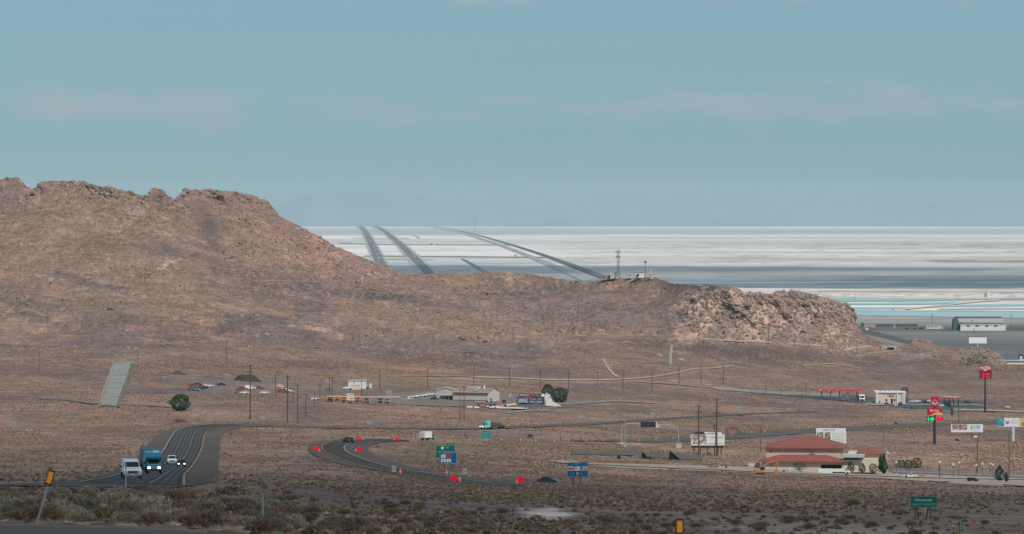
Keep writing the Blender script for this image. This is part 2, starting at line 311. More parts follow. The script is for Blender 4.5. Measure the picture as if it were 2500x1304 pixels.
# ---------------------------------------------------------------- the land
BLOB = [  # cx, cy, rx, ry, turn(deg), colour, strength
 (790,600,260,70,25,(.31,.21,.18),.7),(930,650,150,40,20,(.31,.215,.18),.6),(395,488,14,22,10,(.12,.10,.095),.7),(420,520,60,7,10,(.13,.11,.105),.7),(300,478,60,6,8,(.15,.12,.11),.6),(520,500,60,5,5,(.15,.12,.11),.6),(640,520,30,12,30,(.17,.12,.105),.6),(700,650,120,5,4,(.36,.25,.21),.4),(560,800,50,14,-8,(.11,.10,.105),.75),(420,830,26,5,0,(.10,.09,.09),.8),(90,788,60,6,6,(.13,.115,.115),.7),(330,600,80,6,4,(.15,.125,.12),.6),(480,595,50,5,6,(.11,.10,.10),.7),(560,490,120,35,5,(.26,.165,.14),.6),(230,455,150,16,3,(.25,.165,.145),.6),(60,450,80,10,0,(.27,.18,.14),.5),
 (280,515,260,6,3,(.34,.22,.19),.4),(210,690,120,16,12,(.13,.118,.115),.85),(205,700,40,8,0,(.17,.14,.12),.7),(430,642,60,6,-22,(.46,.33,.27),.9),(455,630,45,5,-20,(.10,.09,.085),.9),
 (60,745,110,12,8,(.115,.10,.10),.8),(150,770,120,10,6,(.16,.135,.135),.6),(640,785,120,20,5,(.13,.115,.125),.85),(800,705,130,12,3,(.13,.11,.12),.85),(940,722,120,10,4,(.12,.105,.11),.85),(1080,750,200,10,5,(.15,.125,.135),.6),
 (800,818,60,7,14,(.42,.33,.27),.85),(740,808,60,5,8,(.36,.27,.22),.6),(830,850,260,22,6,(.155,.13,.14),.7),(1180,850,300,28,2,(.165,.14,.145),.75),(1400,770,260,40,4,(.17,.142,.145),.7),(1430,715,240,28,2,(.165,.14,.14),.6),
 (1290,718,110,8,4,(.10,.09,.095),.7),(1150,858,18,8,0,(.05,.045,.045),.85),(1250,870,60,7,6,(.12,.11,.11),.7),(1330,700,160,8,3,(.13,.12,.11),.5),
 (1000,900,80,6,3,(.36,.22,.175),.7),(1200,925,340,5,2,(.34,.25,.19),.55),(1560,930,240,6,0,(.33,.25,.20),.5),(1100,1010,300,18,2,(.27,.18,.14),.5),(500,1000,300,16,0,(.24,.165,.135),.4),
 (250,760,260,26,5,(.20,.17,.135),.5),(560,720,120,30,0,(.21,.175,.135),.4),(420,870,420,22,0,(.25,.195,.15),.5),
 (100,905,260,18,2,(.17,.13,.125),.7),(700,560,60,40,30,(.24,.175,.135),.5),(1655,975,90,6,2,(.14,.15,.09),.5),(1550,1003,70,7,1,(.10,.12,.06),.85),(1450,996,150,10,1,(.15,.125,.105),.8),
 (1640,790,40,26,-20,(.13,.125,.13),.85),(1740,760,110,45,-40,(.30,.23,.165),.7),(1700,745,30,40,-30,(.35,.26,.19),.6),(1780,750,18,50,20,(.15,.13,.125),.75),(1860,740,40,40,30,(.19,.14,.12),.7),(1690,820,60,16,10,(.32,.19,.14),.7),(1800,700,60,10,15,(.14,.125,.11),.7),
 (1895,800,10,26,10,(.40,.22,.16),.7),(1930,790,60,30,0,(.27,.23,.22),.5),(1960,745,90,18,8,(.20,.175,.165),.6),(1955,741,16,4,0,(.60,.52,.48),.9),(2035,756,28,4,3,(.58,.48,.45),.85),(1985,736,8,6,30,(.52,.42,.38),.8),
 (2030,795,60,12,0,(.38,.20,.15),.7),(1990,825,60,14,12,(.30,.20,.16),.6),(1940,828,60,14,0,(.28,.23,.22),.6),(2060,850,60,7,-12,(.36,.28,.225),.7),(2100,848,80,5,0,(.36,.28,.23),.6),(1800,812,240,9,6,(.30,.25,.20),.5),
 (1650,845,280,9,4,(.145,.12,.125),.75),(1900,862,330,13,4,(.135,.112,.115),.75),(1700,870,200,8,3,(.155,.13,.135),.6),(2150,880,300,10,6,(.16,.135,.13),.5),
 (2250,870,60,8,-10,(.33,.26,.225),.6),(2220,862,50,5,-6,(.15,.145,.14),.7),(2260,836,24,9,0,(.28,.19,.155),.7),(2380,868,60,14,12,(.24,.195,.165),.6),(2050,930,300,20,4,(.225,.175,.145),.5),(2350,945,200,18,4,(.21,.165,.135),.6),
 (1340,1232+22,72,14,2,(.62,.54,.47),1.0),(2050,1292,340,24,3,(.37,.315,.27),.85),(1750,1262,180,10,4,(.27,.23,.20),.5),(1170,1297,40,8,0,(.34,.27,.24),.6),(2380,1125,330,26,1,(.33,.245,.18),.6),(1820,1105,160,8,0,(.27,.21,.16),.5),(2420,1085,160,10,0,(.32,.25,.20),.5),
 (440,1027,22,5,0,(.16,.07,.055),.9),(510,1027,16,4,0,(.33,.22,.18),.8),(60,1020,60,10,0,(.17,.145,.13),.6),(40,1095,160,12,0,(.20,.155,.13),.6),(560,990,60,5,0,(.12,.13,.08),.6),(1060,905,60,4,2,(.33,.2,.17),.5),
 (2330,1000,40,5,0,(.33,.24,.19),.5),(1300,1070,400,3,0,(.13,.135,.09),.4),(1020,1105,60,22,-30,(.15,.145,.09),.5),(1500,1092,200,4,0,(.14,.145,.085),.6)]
def hillness(px, py):
    base = np.interp(px, [-150, 0, 400, 900, 1300, 1500, 1900, 2100, 2300, 2650], [850, 850, 855, 872, 885, 850, 835, 842, 858, 880])
    return sstep(30, -60, py-base)
def cliff(px, py):
    c = crest(px)
    a = sstep(60, 80, px)*sstep(700, 620, px)*sstep(45, 8, py-c)+sstep(70, 40, px)*sstep(22, 6, py-c)
    xr = np.interp(py, [690, 760, 850], [1690, 1640, 1610]); b = sstep(-10, 30, px-xr)*sstep(2120, 2085, px)*sstep(850, 830, py+0*px)*sstep(0, 10, py-c+3)
    k = sstep(2225, 2232, px)*sstep(2280, 2275, px)*sstep(846, 838, py)+.8*sstep(2330, 2350, px)*sstep(2462, 2450, px)*sstep(895, 885, py)
    return np.clip(a+b+k, 0, 1)
def land_z(px, py, d):
    X = (px-CX)/F*d; Y = d; Z = -(py-YH)/F*d
    hi = hillness(px, py); cl = cliff(px, py); near_crest = sstep(2, 26, py-crest(px)); mk = mask_at(px, py)
    amp = hi*(.3+.7*near_crest)*(1-mk)
    Z = Z+amp*((ridged(X/170, Y/170, 3, 4)-.6)*13+(fbm(X/45, Y/45, 9, 4)-.5)*7+(fbm(X/9, Y/9, 5, 3)-.5)*3.4)
    # gullies and ledges of the rock faces
    Zs = -(py-YH)/F*d
    r = ridged(X/22+Zs/30, Zs/34+X/90, 21, 5)-.62
    r2 = ridged(X/7+Zs/9, Zs/8, 27, 4)-.6
    ledge = abs(((Zs+2.2*fbm(X/14, Zs/9, 71, 3))/7.5) % 1-.5)-.25
    r3 = ridged(X/3.1+Zs/5, Zs/3.6, 29, 3)-.6
    rt = sstep(1560, 1620, px)*sstep(2200, 2140, px); fold = ridged((X+Zs*.9)/44, (Zs-X*.15)/120, 33, 3)-.6; f2 = ridged((X+Zs*.7)/15, Zs/45, 35, 3)-.6
    Y = Y-cl*rt*(fold*21+f2*11)*(.5+.5*near_crest)
    Y = Y-cl*(r*(38-16*rt)+r2*(8-2.5*rt)+r3*2.5+ledge*6)*(.6+.4*near_crest)*np.where(px < 750, 1.0, 1.0)
    Z = Z+cl*(r2*3.0*(.5+.5*near_crest)+r3*.9)+hi*(1-mk)*(ridged(X/5, Y/7, 57, 3)-.6)*4.2*sstep(.48, .64, fbm(X/60, Y/60, 58, 3))
    mid = (1-hi)*(1-mk)
    Z = Z+mid*((fbm(X/14, Y/22, 31, 3)-.5)*np.clip(d/1500, .12, 1)*.9+(fbm(X/2.2, Y/2.2, 37, 3)-.5)*.22)-.06*(1-mk)
    return X, Y, Z
def land_col(px, py, d):
    X = (px-CX)/F*d; n1 = fbm(X/60, d/160, 41, 4)[..., None]; n2 = fbm(X/16, d/40, 43, 4)[..., None]; n3 = fbm(X/3, d/16, 47, 4)[..., None]; n4 = fbm(X/26, d/85, 49, 3)[..., None]
    tan = np.array((.235, .178, .138)); gray = np.array((.165, .135, .13)); pink = np.array((.30, .20, .16))
    c = tan*(1-sstep(.45, .7, n1))+gray*sstep(.45, .7, n1); k = sstep(.52, .72, n2)*.5; c = c*(1-k)+pink*k
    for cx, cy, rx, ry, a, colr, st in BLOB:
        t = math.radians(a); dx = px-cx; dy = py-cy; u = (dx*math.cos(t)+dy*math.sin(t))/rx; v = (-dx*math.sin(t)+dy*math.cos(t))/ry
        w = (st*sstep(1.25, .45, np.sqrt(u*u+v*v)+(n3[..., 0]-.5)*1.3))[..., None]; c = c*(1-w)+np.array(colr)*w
    cl = cliff(px, py)[..., None]; st = fbm(px/5+py/7, py/11-px/30, 51, 4)[..., None]; rk = np.array((.27, .20, .16))*(1-st)*1.1+np.array((.17, .135, .125))*st*1.0
    rt = (sstep(1560, 1620, px)*sstep(2200, 2140, px))[..., None]; sd = sstep(.42, .6, fbm((px+py*.9)/26, (py-px*.3)/55, 55, 4))[..., None]; rk2 = np.array((.50,.38,.31))*(1-sd)+np.array((.26,.205,.18))*sd; rk = rk*(1-rt)+rk2*rt; kk = cl*(.35+.4*rt); c = c*(1-kk)+rk*kk
    yd = inpoly(np.asarray(px), np.asarray(py), YARD_U+YARD_D[::-1])[..., None]*.8*sstep(.3, .5, n2+.1); c = c*(1-yd)+np.array((.17, .155, .14))*yd
    c = c*(.84+.32*n3)*(.80+.40*n4)*(np.array((1.01, .88, .85))*(1+.04*hillness(px, py)[..., None]))
    return c
def _rows(c, frm, to, n): return np.linspace(frm, to, n)
pxs = np.arange(-150, 2651, 3.0)
yb = np.r_[np.arange(1338, 1000, -1.5), np.arange(1000, 820, -2.0)]
base = np.r_[yb]; top = np.linspace(0, 1, 250)[1:]
PX = np.tile(pxs, (len(base)+len(top), 1)); PY = np.zeros_like(PX)
cr = crest(pxs); start = np.minimum(820, 1e9)
for i, v in enumerate(base): PY[i] = v
PY[:len(base)] = np.maximum(PY[:len(base)], np.minimum(cr+0, 1e9)[None, :]*0+PY[:len(base)])
lo = np.maximum(822, cr+14)      # where the land above is drawn up to its crest
PY[:len(base)] = np.maximum(PY[:len(base)], (lo+0)[None, :])
for i, t in enumerate(top): PY[len(base)+i] = lo+(cr-lo)*t
DD = D(PX, PY); GX, GY, GZ = land_z(PX, PY, DD)
rd = GY[-1]; back = [(60, .35), (200, .8), (480, 1.0)]
zf = lambda d: -H-d*d/(2*RE)-2.0
GXb = []; GYb = []; GZb = []
for dd, t in back:
    y = rd+dd; GYb.append(y); GXb.append((pxs-CX)/F*y); GZb.append(GZ[-1]*(1-t)+np.minimum(GZ[-1], zf(y)-3)*t)
CC = land_col(PX, PY, DD); CC = np.concatenate([CC]+[CC[-1:]]*3)
GX = np.vstack([GX]+GXb); GY = np.vstack([GY]+GYb); GZ = np.vstack([GZ]+GZb)
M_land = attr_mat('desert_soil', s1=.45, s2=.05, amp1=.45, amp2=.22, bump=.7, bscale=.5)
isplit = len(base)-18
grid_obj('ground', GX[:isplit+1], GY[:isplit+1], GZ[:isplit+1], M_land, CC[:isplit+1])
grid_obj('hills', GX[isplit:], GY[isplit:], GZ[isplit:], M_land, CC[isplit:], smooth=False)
# the near slope goes on past the sides of the view and behind the camera
xs = np.array([-60, -30, 0, 30, 60.])*1.0
_a = np.array([[-400, -8], [-400, 40], [-400, 84]])
mbg = []
Xn = np.linspace(-160, 160, 41)[None, :].repeat(24, 0); Yn = np.linspace(-260, 84, 24)[:, None].repeat(41, 1)
Zn = -(7.2+(Yn-84)*.0615*.9)*1.0-2.0-.012*Xn-np.where(Yn > 60, 2.0, 0)
Zn = np.minimum(Zn, -2.2-.02*np.abs(Xn))
grid_obj('slope', Xn, Yn, Zn, M_land, np.ones(Xn.shape+(3,))*np.array((.2, .16, .13)))
# ---------------------------------------------------------------- salt flats (they follow the curve of the earth to their own horizon)
def band(py, tab):
    ys = [t[0] for t in tab]; return np.stack([np.interp(py, ys, [t[1][k] for t in tab]) for k in range(3)], -1)
WH = (.80,.76,.735); LG = (.63,.60,.585); GR = (.47,.465,.47); BG = (.62,.58,.54); PK = (.64,.57,.52); DK = (.30,.31,.32); MUD_SHADE = (.205,.21,.205)
TR = [(552,WH),(556,WH),(558,LG),(563,GR),(570,GR),(572,LG),(576,WH),(578,LG),(584,LG),(586,WH),(588,BG),(600,BG),(604,BG),(607,LG),(611,WH),(614,PK),(618,BG),(622,WH),(628,PK),(634,BG),(640,LG),(646,LG),(652,GR),(660,(.42,.42,.42)),(675,(.36,.365,.36)),(680,(.28,.32,.34)),(687,(.17,.225,.26)),(689,(.36,.48,.54)),(691,(.18,.24,.28)),(702,(.20,.24,.26)),(704,WH),(712,LG),(715,PK),(722,WH),(727,PK),(730,BG),(742,WH),(758,WH),(762,PK),(764,BG),(776,(.40,.37,.34)),(781,(.33,.29,.27)),(784,(.30,.29,.28)),(794,(.22,.215,.21)),(798,(.14,.132,.128)),(806,(.125,.12,.118)),(812,(.22,.215,.21)),(822,(.19,.185,.18)),(832,(.155,.155,.15)),(842,(.12,.124,.12)),(852,(.115,.12,.118)),(858,(.15,.152,.15)),(870,(.13,.134,.13)),(890,(.145,.147,.14)),(930,(.13,.13,.12))]  # right-hand bands; cloud shadow partly painted into the darker rows
TL = [(552,WH),(555,WH),(557,LG),(562,GR),(572,GR),(574,LG),(577,WH),(582,WH),(585,LG),(592,BG),(597,LG),(600,WH),(624,WH),(627,BG),(634,LG),(645,GR),(652,(.42,.44,.45)),(660,(.38,.40,.42)),(668,GR),(700,GR),(930,GR)]  # left-hand bands; the dark rows also carry painted cloud shadow
ppy = np.r_[np.linspace(553.2, 600, 150), np.arange(600.5, 905, .8)]; ppx = np.arange(-400, 2901, 12.0)
SX, SY = np.meshgrid(ppx, ppy); SD = dflat(SY)
w = sstep(1250, 1500, SX+(SY-600)*1.6)[..., None]; wob = (fbm(SX/260, SY/30, 61, 3)-.5)*5*sstep(553, 600, SY)
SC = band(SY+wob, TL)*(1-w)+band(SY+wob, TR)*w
n = fbm(SX/700, SY/1.6, 63, 4)[..., None]; n2 = fbm(SX/220, SY/3.2, 67, 3)[..., None]
n5 = fbm(SX/95+SY/14, SY/4.5, 68, 4)[..., None]
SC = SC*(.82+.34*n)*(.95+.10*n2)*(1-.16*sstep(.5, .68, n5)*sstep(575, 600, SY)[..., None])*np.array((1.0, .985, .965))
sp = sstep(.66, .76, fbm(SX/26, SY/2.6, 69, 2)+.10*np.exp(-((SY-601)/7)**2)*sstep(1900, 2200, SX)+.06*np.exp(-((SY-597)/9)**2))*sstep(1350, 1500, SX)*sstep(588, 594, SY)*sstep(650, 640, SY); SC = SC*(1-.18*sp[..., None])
g = np.exp(-((SY-637-2*np.sin(SX/90))/3.2)**2)*sstep(2200, 2330, SX); SC = SC*(1-.5*g[..., None])
g = np.exp(-((SY-632)/1.0)**2)*sstep(1700, 1760, SX)*sstep(2130, 2050, SX); SC = SC*(1-.35*g[..., None])
g = sstep(.5, .62, fbm(SX/16, SY/3, 72, 3))*np.exp(-((SY-721)/6)**2)*sstep(1950, 2000, SX); SC = SC*(1-.42*g[..., None]*np.array((.6, .9, 1.1)))
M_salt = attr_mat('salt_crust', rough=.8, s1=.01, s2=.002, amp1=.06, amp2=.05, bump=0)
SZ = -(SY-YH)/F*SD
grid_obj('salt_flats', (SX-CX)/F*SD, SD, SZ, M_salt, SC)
def pond(name, tops, bots, c, rough=.5):
    m = mat('brine_'+name, c, rough, var=.05, scale=.003)
    o = ribbon('brine_pond', tops, bots, m, dz=.6, n=80, mcross=4, flat=True); return o
pond('a', [(1990,729),(2150,730),(2300,730),(2520,729)], [(1990,737),(2100,737),(2250,736),(2400,732)], (.26,.50,.47))
pond('b', [(2030,741),(2200,741),(2350,738),(2370,736.5)], [(2030,745),(2200,745),(2290,744),(2340,740)], (.30,.53,.50))
pond('c', [(2400,731),(2440,729.5),(2480,729),(2560,729)], [(2400,732),(2440,733),(2480,732.5),(2560,732)], (.26,.48,.46))
pond('d', [(2040,750.5),(2130,751),(2200,751),(2235,751)], [(2040,754.5),(2130,755),(2190,755),(2210,755)], (.40,.56,.55))
pond('e', [(2240,752),(2300,746),(2400,743),(2560,742)], [(2230,753),(2320,750),(2400,748.5),(2560,747)], (.38,.55,.53))
pond('f', [(2290,755),(2350,753),(2450,752),(2560,752)], [(2290,757.5),(2350,757),(2450,756.5),(2560,756)], (.40,.56,.55))
pond('g', [(2040,759.5),(2200,760.5),(2380,762),(2560,763)], [(2040,771),(2200,773),(2380,776),(2560,778.5)], (.36,.52,.55))
# causeways, rail line and dykes over the flats
M_asph_far = mat('hazy_far_asphalt', (.17,.185,.195), .9, var=.1, scale=.02)  # asphalt paled towards blue: distance haze put into the colour
M_ball = mat('rail_ballast', (.13,.145,.155), .9, var=.15, scale=.02); M_dyke = mat('dyke_mud', (.22,.21,.20), .9, var=.2, scale=.01)
def fribbon(A, B, m, dz=.8, name='causeway_road', n=90): return ribbon(name, A, B, m, dz=dz, n=n, mcross=4, flat=True)
fribbon([(872,553.3),(882,560),(888,573),(899,597),(909,626),(918,645),(924,668)], [(885,553.3),(896,560),(903,573),(914,592),(927,615),(941,643),(960,668)], M_asph_far, 1.2)
fribbon([(906,553.3),(925,558),(944,575),(969,596),(990,620),(1011,643),(1034,668)], [(922,553.3),(935,557),(953,570),(979,591),(1006,615),(1034,641),(1062,668)], M_asph_far, 1.2)
M_vg = mat('causeway_verge', (.42,.42,.42), .9, var=.25, scale=.01)
fribbon([(869,553.3),(878,560),(883,573),(893,597),(903,626),(911,645),(916,668)], [(888,553.3),(899,560),(907,573),(919,592),(933,615),(948,643),(968,668)], M_vg, .9, 'causeway_verge'); fribbon([(903,553.3),(921,558),(940,575),(963,596),(982,620),(1001,643),(1022,668)], [(925,553.3),(938,557),(957,570),(984,591),(1013,615),(1042,641),(1072,668)], M_vg, .9, 'causeway_verge'); fribbon([(1038,553.3),(1075,554.5),(1117,563),(1178,578),(1293,613),(1377,643),(1470,679)], [(1056,554.2),(1089,556),(1128,565),(1191,580),(1309,616),(1394,647),(1486,680)], M_vg, .9, 'causeway_verge')
def fline(pts, w, m, name='rail_line', dz=1.0, **k): return line_on(name, pts, w, m, dz=dz, n=90, flat=True, **k)
fribbon([(1042,553.3),(1079,554.5),(1121,563),(1183,577),(1299,611),(1384,640),(1480,675)], [(1052,554.2),(1085,556),(1124,565.5),(1186,580.5),(1302,617),(1386,649),(1472,683)], M_ball, 1.6, 'rail_line')
fribbon([(1060,555.5),(1120,566),(1200,588),(1261,610),(1323,634),(1384,658),(1440,684)], [(1058,556.5),(1118,568),(1197,593),(1257,616),(1318,642),(1378,668),(1425,688)], mat('frontage_gravel', (.33,.34,.35), .9), 1.0, 'frontage_road')
fribbon([(1124,631.5),(1136,634),(1158,646),(1188,662),(1205,672)], [(1128,635),(1137,639),(1153,650),(1180,666),(1195,676)], mat('canal_water', (.03,.10,.11), .35), 1.0, 'canal')
fribbon([(1008,574),(1014,576),(1020,579),(1026,582)], [(1010,576),(1015,578),(1020,581),(1024,583)], mat('canal_water', (.03,.10,.11), .35), 1.0, 'canal')
for pts, w in (([(828,594),(900,597),(1000,598),(1150,598.5),(1260,599)], 1.6), ([(890,625.5),(1000,626),(1100,627),(1330,629)], 1.8), ([(860,582),(930,583),(1000,582.5)], .7), ([(930,634),(1010,634.5),(1060,635)], .7)):
    yy = [(x, y-w/2) for x, y in pts]; y2 = [(x, y+w/2) for x, y in pts]; fribbon(yy, y2, M_dyke, .9, 'dyke')
for pts, w, m in (([(2085,758.5),(2300,760),(2560,762)], 1.2, mat('dyke_clay', (.50,.42,.36), .9)), ([(2210,756),(2300,747),(2380,737.5),(2440,734)], 3.0, mat('dyke_salt', (.64,.58,.53), .9)), ([(1820,703),(2000,704),(2560,707)], .9, M_dyke), ([(2000,711),(2200,712),(2560,714)], .8, mat('dyke_clay', (.5,.42,.36), .9))):
    yy = [(x, y-w/2) for x, y in pts]; y2 = [(x, y+w/2) for x, y in pts]; fribbon(yy, y2, m, 1.2, 'dyke')
# service roads on the flat near the warehouse
M_fr = mat('flat_road', (.10,.10,.10), .9, var=.1, scale=.05)
fribbon([(2085,800),(2150,812),(2230,836),(2300,850)], [(2085,812),(2140,822),(2200,838),(2260,850)], M_fr, .3, 'road'); fribbon([(2085,812),(2140,822),(2200,838),(2260,850)], [(2075,818),(2125,828),(2185,845),(2235,858)], mat('flat_verge', (.23,.23,.22), .9), .25, 'road_verge')
fribbon([(2290,879),(2420,879.5),(2560,880)], [(2290,882),(2420,882.5),(2560,883)], mat('pale_gravel', (.40,.39,.38), .9), .35, 'road')

# distant ranges lost in the haze beyond the flats
def far_range(pts, dist, name='mountain'):
    n = 160; xs = np.linspace(pts[0][0], pts[-1][0], n); ys = np.interp(xs, [p[0] for p in pts], [p[1] for p in pts])
    k = sstep(0, .06, (xs-xs[0])/(xs[-1]-xs[0]))*sstep(1, .94, (xs-xs[0])/(xs[-1]-xs[0]))
    ys = ys+(fbm(xs/30, xs*0, 81, 4)-.5)*8*k
    zt = -(ys-YH)/F*dist; zb = -H-dist**2/2/RE-40
    zb = np.full(n, zb); r = []
    for t, dd in ((0, -4500), (.35, -2600), (.7, -1200), (1, 0), (.5, 2500), (0, 5000)):
        dist2 = dist+dd; r.append(((xs-CX)/F*dist2, np.full(n, dist2)+(fbm(xs/120, xs*0+t*3, 83, 2)-.5)*600, zb+(zt-zb)*t+(fbm(xs/90, xs*0+t*5, 85, 2)-.5)*40*(0 < t < 1)))
    return grid_obj(name, np.array([q[0] for q in r]), np.array([q[1] for q in r]), np.array([q[2] for q in r]), mat('hazy_far_rock', (.26,.35,.40), .9, scale=.0005), smooth=True)  # bluish rock close to the sky's tone: haze painted into the colour
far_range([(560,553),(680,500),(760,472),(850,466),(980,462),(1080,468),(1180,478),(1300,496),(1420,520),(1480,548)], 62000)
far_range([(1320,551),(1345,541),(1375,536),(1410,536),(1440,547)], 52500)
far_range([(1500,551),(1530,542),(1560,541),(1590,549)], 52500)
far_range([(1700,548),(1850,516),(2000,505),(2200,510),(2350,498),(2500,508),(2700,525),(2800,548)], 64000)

# ---------------------------------------------------------------- air
def haze_box():
    mb = MB(); mb.b2((-26000, -300, -640), (26000, 71000, 175)); m = bpy.data.materials.new('air'); m.use_nodes = True; nt = m.node_tree; nt.nodes.clear()
    o = nt.nodes.new('ShaderNodeOutputMaterial'); v = nt.nodes.new('ShaderNodeVolumePrincipled'); v.inputs['Density'].default_value = HAZE_D
    v.inputs['Color'].default_value = (*HAZE_C, 1); v.inputs['Anisotropy'].default_value = 0
    nt.links.new(v.outputs[0], o.inputs['Volume']); ob = mb.build('haze', m); ob['kind'] = 'stuff'; return ob
HAZE_D = 1.9e-5; HAZE_C = (.545, .70, .76)
haze_box()

# ---------------------------------------------------------------- sky, sun and the clouds that shade the ground
SUN_AZ = math.radians(146); SUN_EL = math.radians(47)     # clockwise from the view direction: over the right shoulder
sv = Vector((math.sin(SUN_AZ)*math.cos(SUN_EL), math.cos(SUN_AZ)*math.cos(SUN_EL), math.sin(SUN_EL)))
sl = bpy.data.lights.new('sun', 'SUN'); sl.energy = 3.7; sl.angle = math.radians(.6); sl.color = (1.0, .91, .82)
so = bpy.data.objects.new('sun', sl); COL.objects.link(so); so.rotation_euler = sv.to_track_quat('Z', 'Y').to_euler()
wd = bpy.data.worlds.new('World'); sc.world = wd; wd.use_nodes = True; nt = wd.node_tree; bg = nt.nodes['Background']; L = nt.links.new
sky = nt.nodes.new('ShaderNodeTexSky'); sky.sky_type = 'NISHITA'; sky.sun_disc = False; sky.sun_elevation = SUN_EL; sky.sun_rotation = SUN_AZ
sky.altitude = 1400; sky.air_density = 1.0; sky.dust_density = 1.0; sky.ozone_density = 2.5
tint = nt.nodes.new('ShaderNodeMix'); tint.data_type = 'RGBA'; tint.blend_type = 'MULTIPLY'; tint.inputs[0].default_value = 1; tint.inputs['B'].default_value = (*SKY_T, 1) if 'SKY_T' in globals() else (.555, .815, .925, 1)
L(sky.outputs[0], tint.inputs['A'])
# thin far cloud: noise over the direction of view
tc = nt.nodes.new('ShaderNodeTexCoord'); sep = nt.nodes.new('ShaderNodeSeparateXYZ'); L(tc.outputs['Generated'], sep.inputs[0])
def mth(op, a, b=None, c=None):
    n = nt.nodes.new('ShaderNodeMath'); n.operation = op
    for i, q in enumerate((a, b, c)):
        if q is None: continue
        if isinstance(q, (int, float)): n.inputs[i].default_value = q
        else: L(q, n.inputs[i])
    return n.outputs[0]
az = mth('ARCTAN2', sep.outputs['X'], sep.outputs['Y']); el = sep.outputs['Z']
cmb = nt.nodes.new('ShaderNodeCombineXYZ'); L(mth('MULTIPLY', az, 60.0), cmb.inputs[0]); L(mth('MULTIPLY', el, 190.0), cmb.inputs[1])
ns = nt.nodes.new('ShaderNodeTexNoise'); ns.inputs['Scale'].default_value = 1.0; ns.inputs['Detail'].default_value = 6; ns.inputs['Roughness'].default_value = .55; L(cmb.outputs[0], ns.inputs['Vector'])
def gauss(center, width, amp): return mth('MULTIPLY', mth('POWER', 2.718, mth('MULTIPLY', mth('POWER', mth('DIVIDE', mth('SUBTRACT', el, center), width), 2.0), -1.0)), amp)
cb2 = nt.nodes.new('ShaderNodeCombineXYZ'); L(mth('MULTIPLY', az, 19.0), cb2.inputs[0]); cb2.inputs[1].default_value = 3.7; L(mth('MULTIPLY', el, 22.0), cb2.inputs[2]); n2_ = nt.nodes.new('ShaderNodeTexNoise'); n2_.inputs['Scale'].default_value = 1.0; n2_.inputs['Detail'].default_value = 2; L(cb2.outputs[0], n2_.inputs['Vector'])
cov = mth('ADD', mth('MULTIPLY', mth('ADD', gauss(.0232, .0062, .34), gauss(.0495, .003, .22)), mth('ADD', mth('MULTIPLY', n2_.outputs['Fac'], .9), .5)), mth('MULTIPLY', mth('SUBTRACT', n2_.outputs['Fac'], .5), .25))
mr = nt.nodes.new('ShaderNodeMapRange'); mr.inputs['From Min'].default_value = .70; mr.inputs['From Max'].default_value = .98; mr.inputs['To Max'].default_value = .62; L(mth('ADD', ns.outputs['Fac'], cov), mr.inputs['Value'])
cm = nt.nodes.new('ShaderNodeMix'); cm.data_type = 'RGBA'; cm.inputs['B'].default_value = (4.9, 5.1, 5.7, 1); L(mr.outputs['Result'], cm.inputs[0]); ev = nt.nodes.new('ShaderNodeMix'); ev.data_type = 'RGBA'; ev.inputs[0].default_value = .65; ev.inputs['B'].default_value = (2.85, 4.6, 5.5, 1); L(tint.outputs['Result'], ev.inputs['A']); L(ev.outputs['Result'], cm.inputs['A'])
L(cm.outputs['Result'], bg.inputs['Color']); bg.inputs['Strength'].default_value = .085
def cloud(cx, cy, rx, ry, alt, opac, seed, edge=.35):
    """one flat-bottomed cloud out of view, opacity set for its shadow at (cx, cy)"""
    gz = -100.0; k = (alt-gz)/sv.z; ox = cx+sv.x*k; oy = cy+sv.y*k
    n = 72; u = np.linspace(-1, 1, n); U, V = np.meshgrid(u, u); R = np.sqrt(U*U+V*V)
    nz = fbm(U*2.2+seed, V*2.2-seed, seed, 5); body = np.clip(1-R*1.02+(nz-.5)*.5, -.2, 1)
    h = np.sqrt(np.clip(body, 0, 1))*.16*min(rx, ry)*(.6+.8*fbm(U*6, V*6, seed+3, 4))
    m = bpy.data.materials.new('cloud_vapour'); m.use_nodes = True; t = m.node_tree; t.nodes.clear(); o = t.nodes.new('ShaderNodeOutputMaterial')
    df = t.nodes.new('ShaderNodeBsdfDiffuse'); df.inputs[0].default_value = (.85, .85, .86, 1); tr = t.nodes.new('ShaderNodeBsdfTransparent'); mx = t.nodes.new('ShaderNodeMixShader')
    a = t.nodes.new('ShaderNodeAttribute'); a.attribute_name = 'Col'; sp = t.nodes.new('ShaderNodeSeparateColor'); t.links.new(a.outputs['Color'], sp.inputs[0])
    t.links.new(sp.outputs[0], mx.inputs[0]); t.links.new(tr.outputs[0], mx.inputs[1]); t.links.new(df.outputs[0], mx.inputs[2]); t.links.new(mx.outputs[0], o.inputs[0])
    al = sstep(0, edge, body)*(1-math.sqrt(1-opac))
    X = ox+U*rx; Y = oy+V*ry
    X2 = np.hstack([X, X[:, ::-1]]); Y2 = np.hstack([Y, Y[:, ::-1]]); Z2 = np.hstack([alt+h, (alt-h*.15)[:, ::-1]]); A2 = np.hstack([al, al[:, ::-1]])
    return grid_obj('cloud', X2, Y2, Z2, m, np.repeat(A2[..., None], 3, -1))
cloud(60, 330, 950, 1120, 1500, .74, 5, .85)  # unseen cloud added overhead; opacity and soft edge shaped to darken the foreground
cloud(-200, 9250, 1500, 760, 2300, .68, 8, .35)
cloud(2300, 7800, 2400, 1000, 2300, .60, 12, .45)

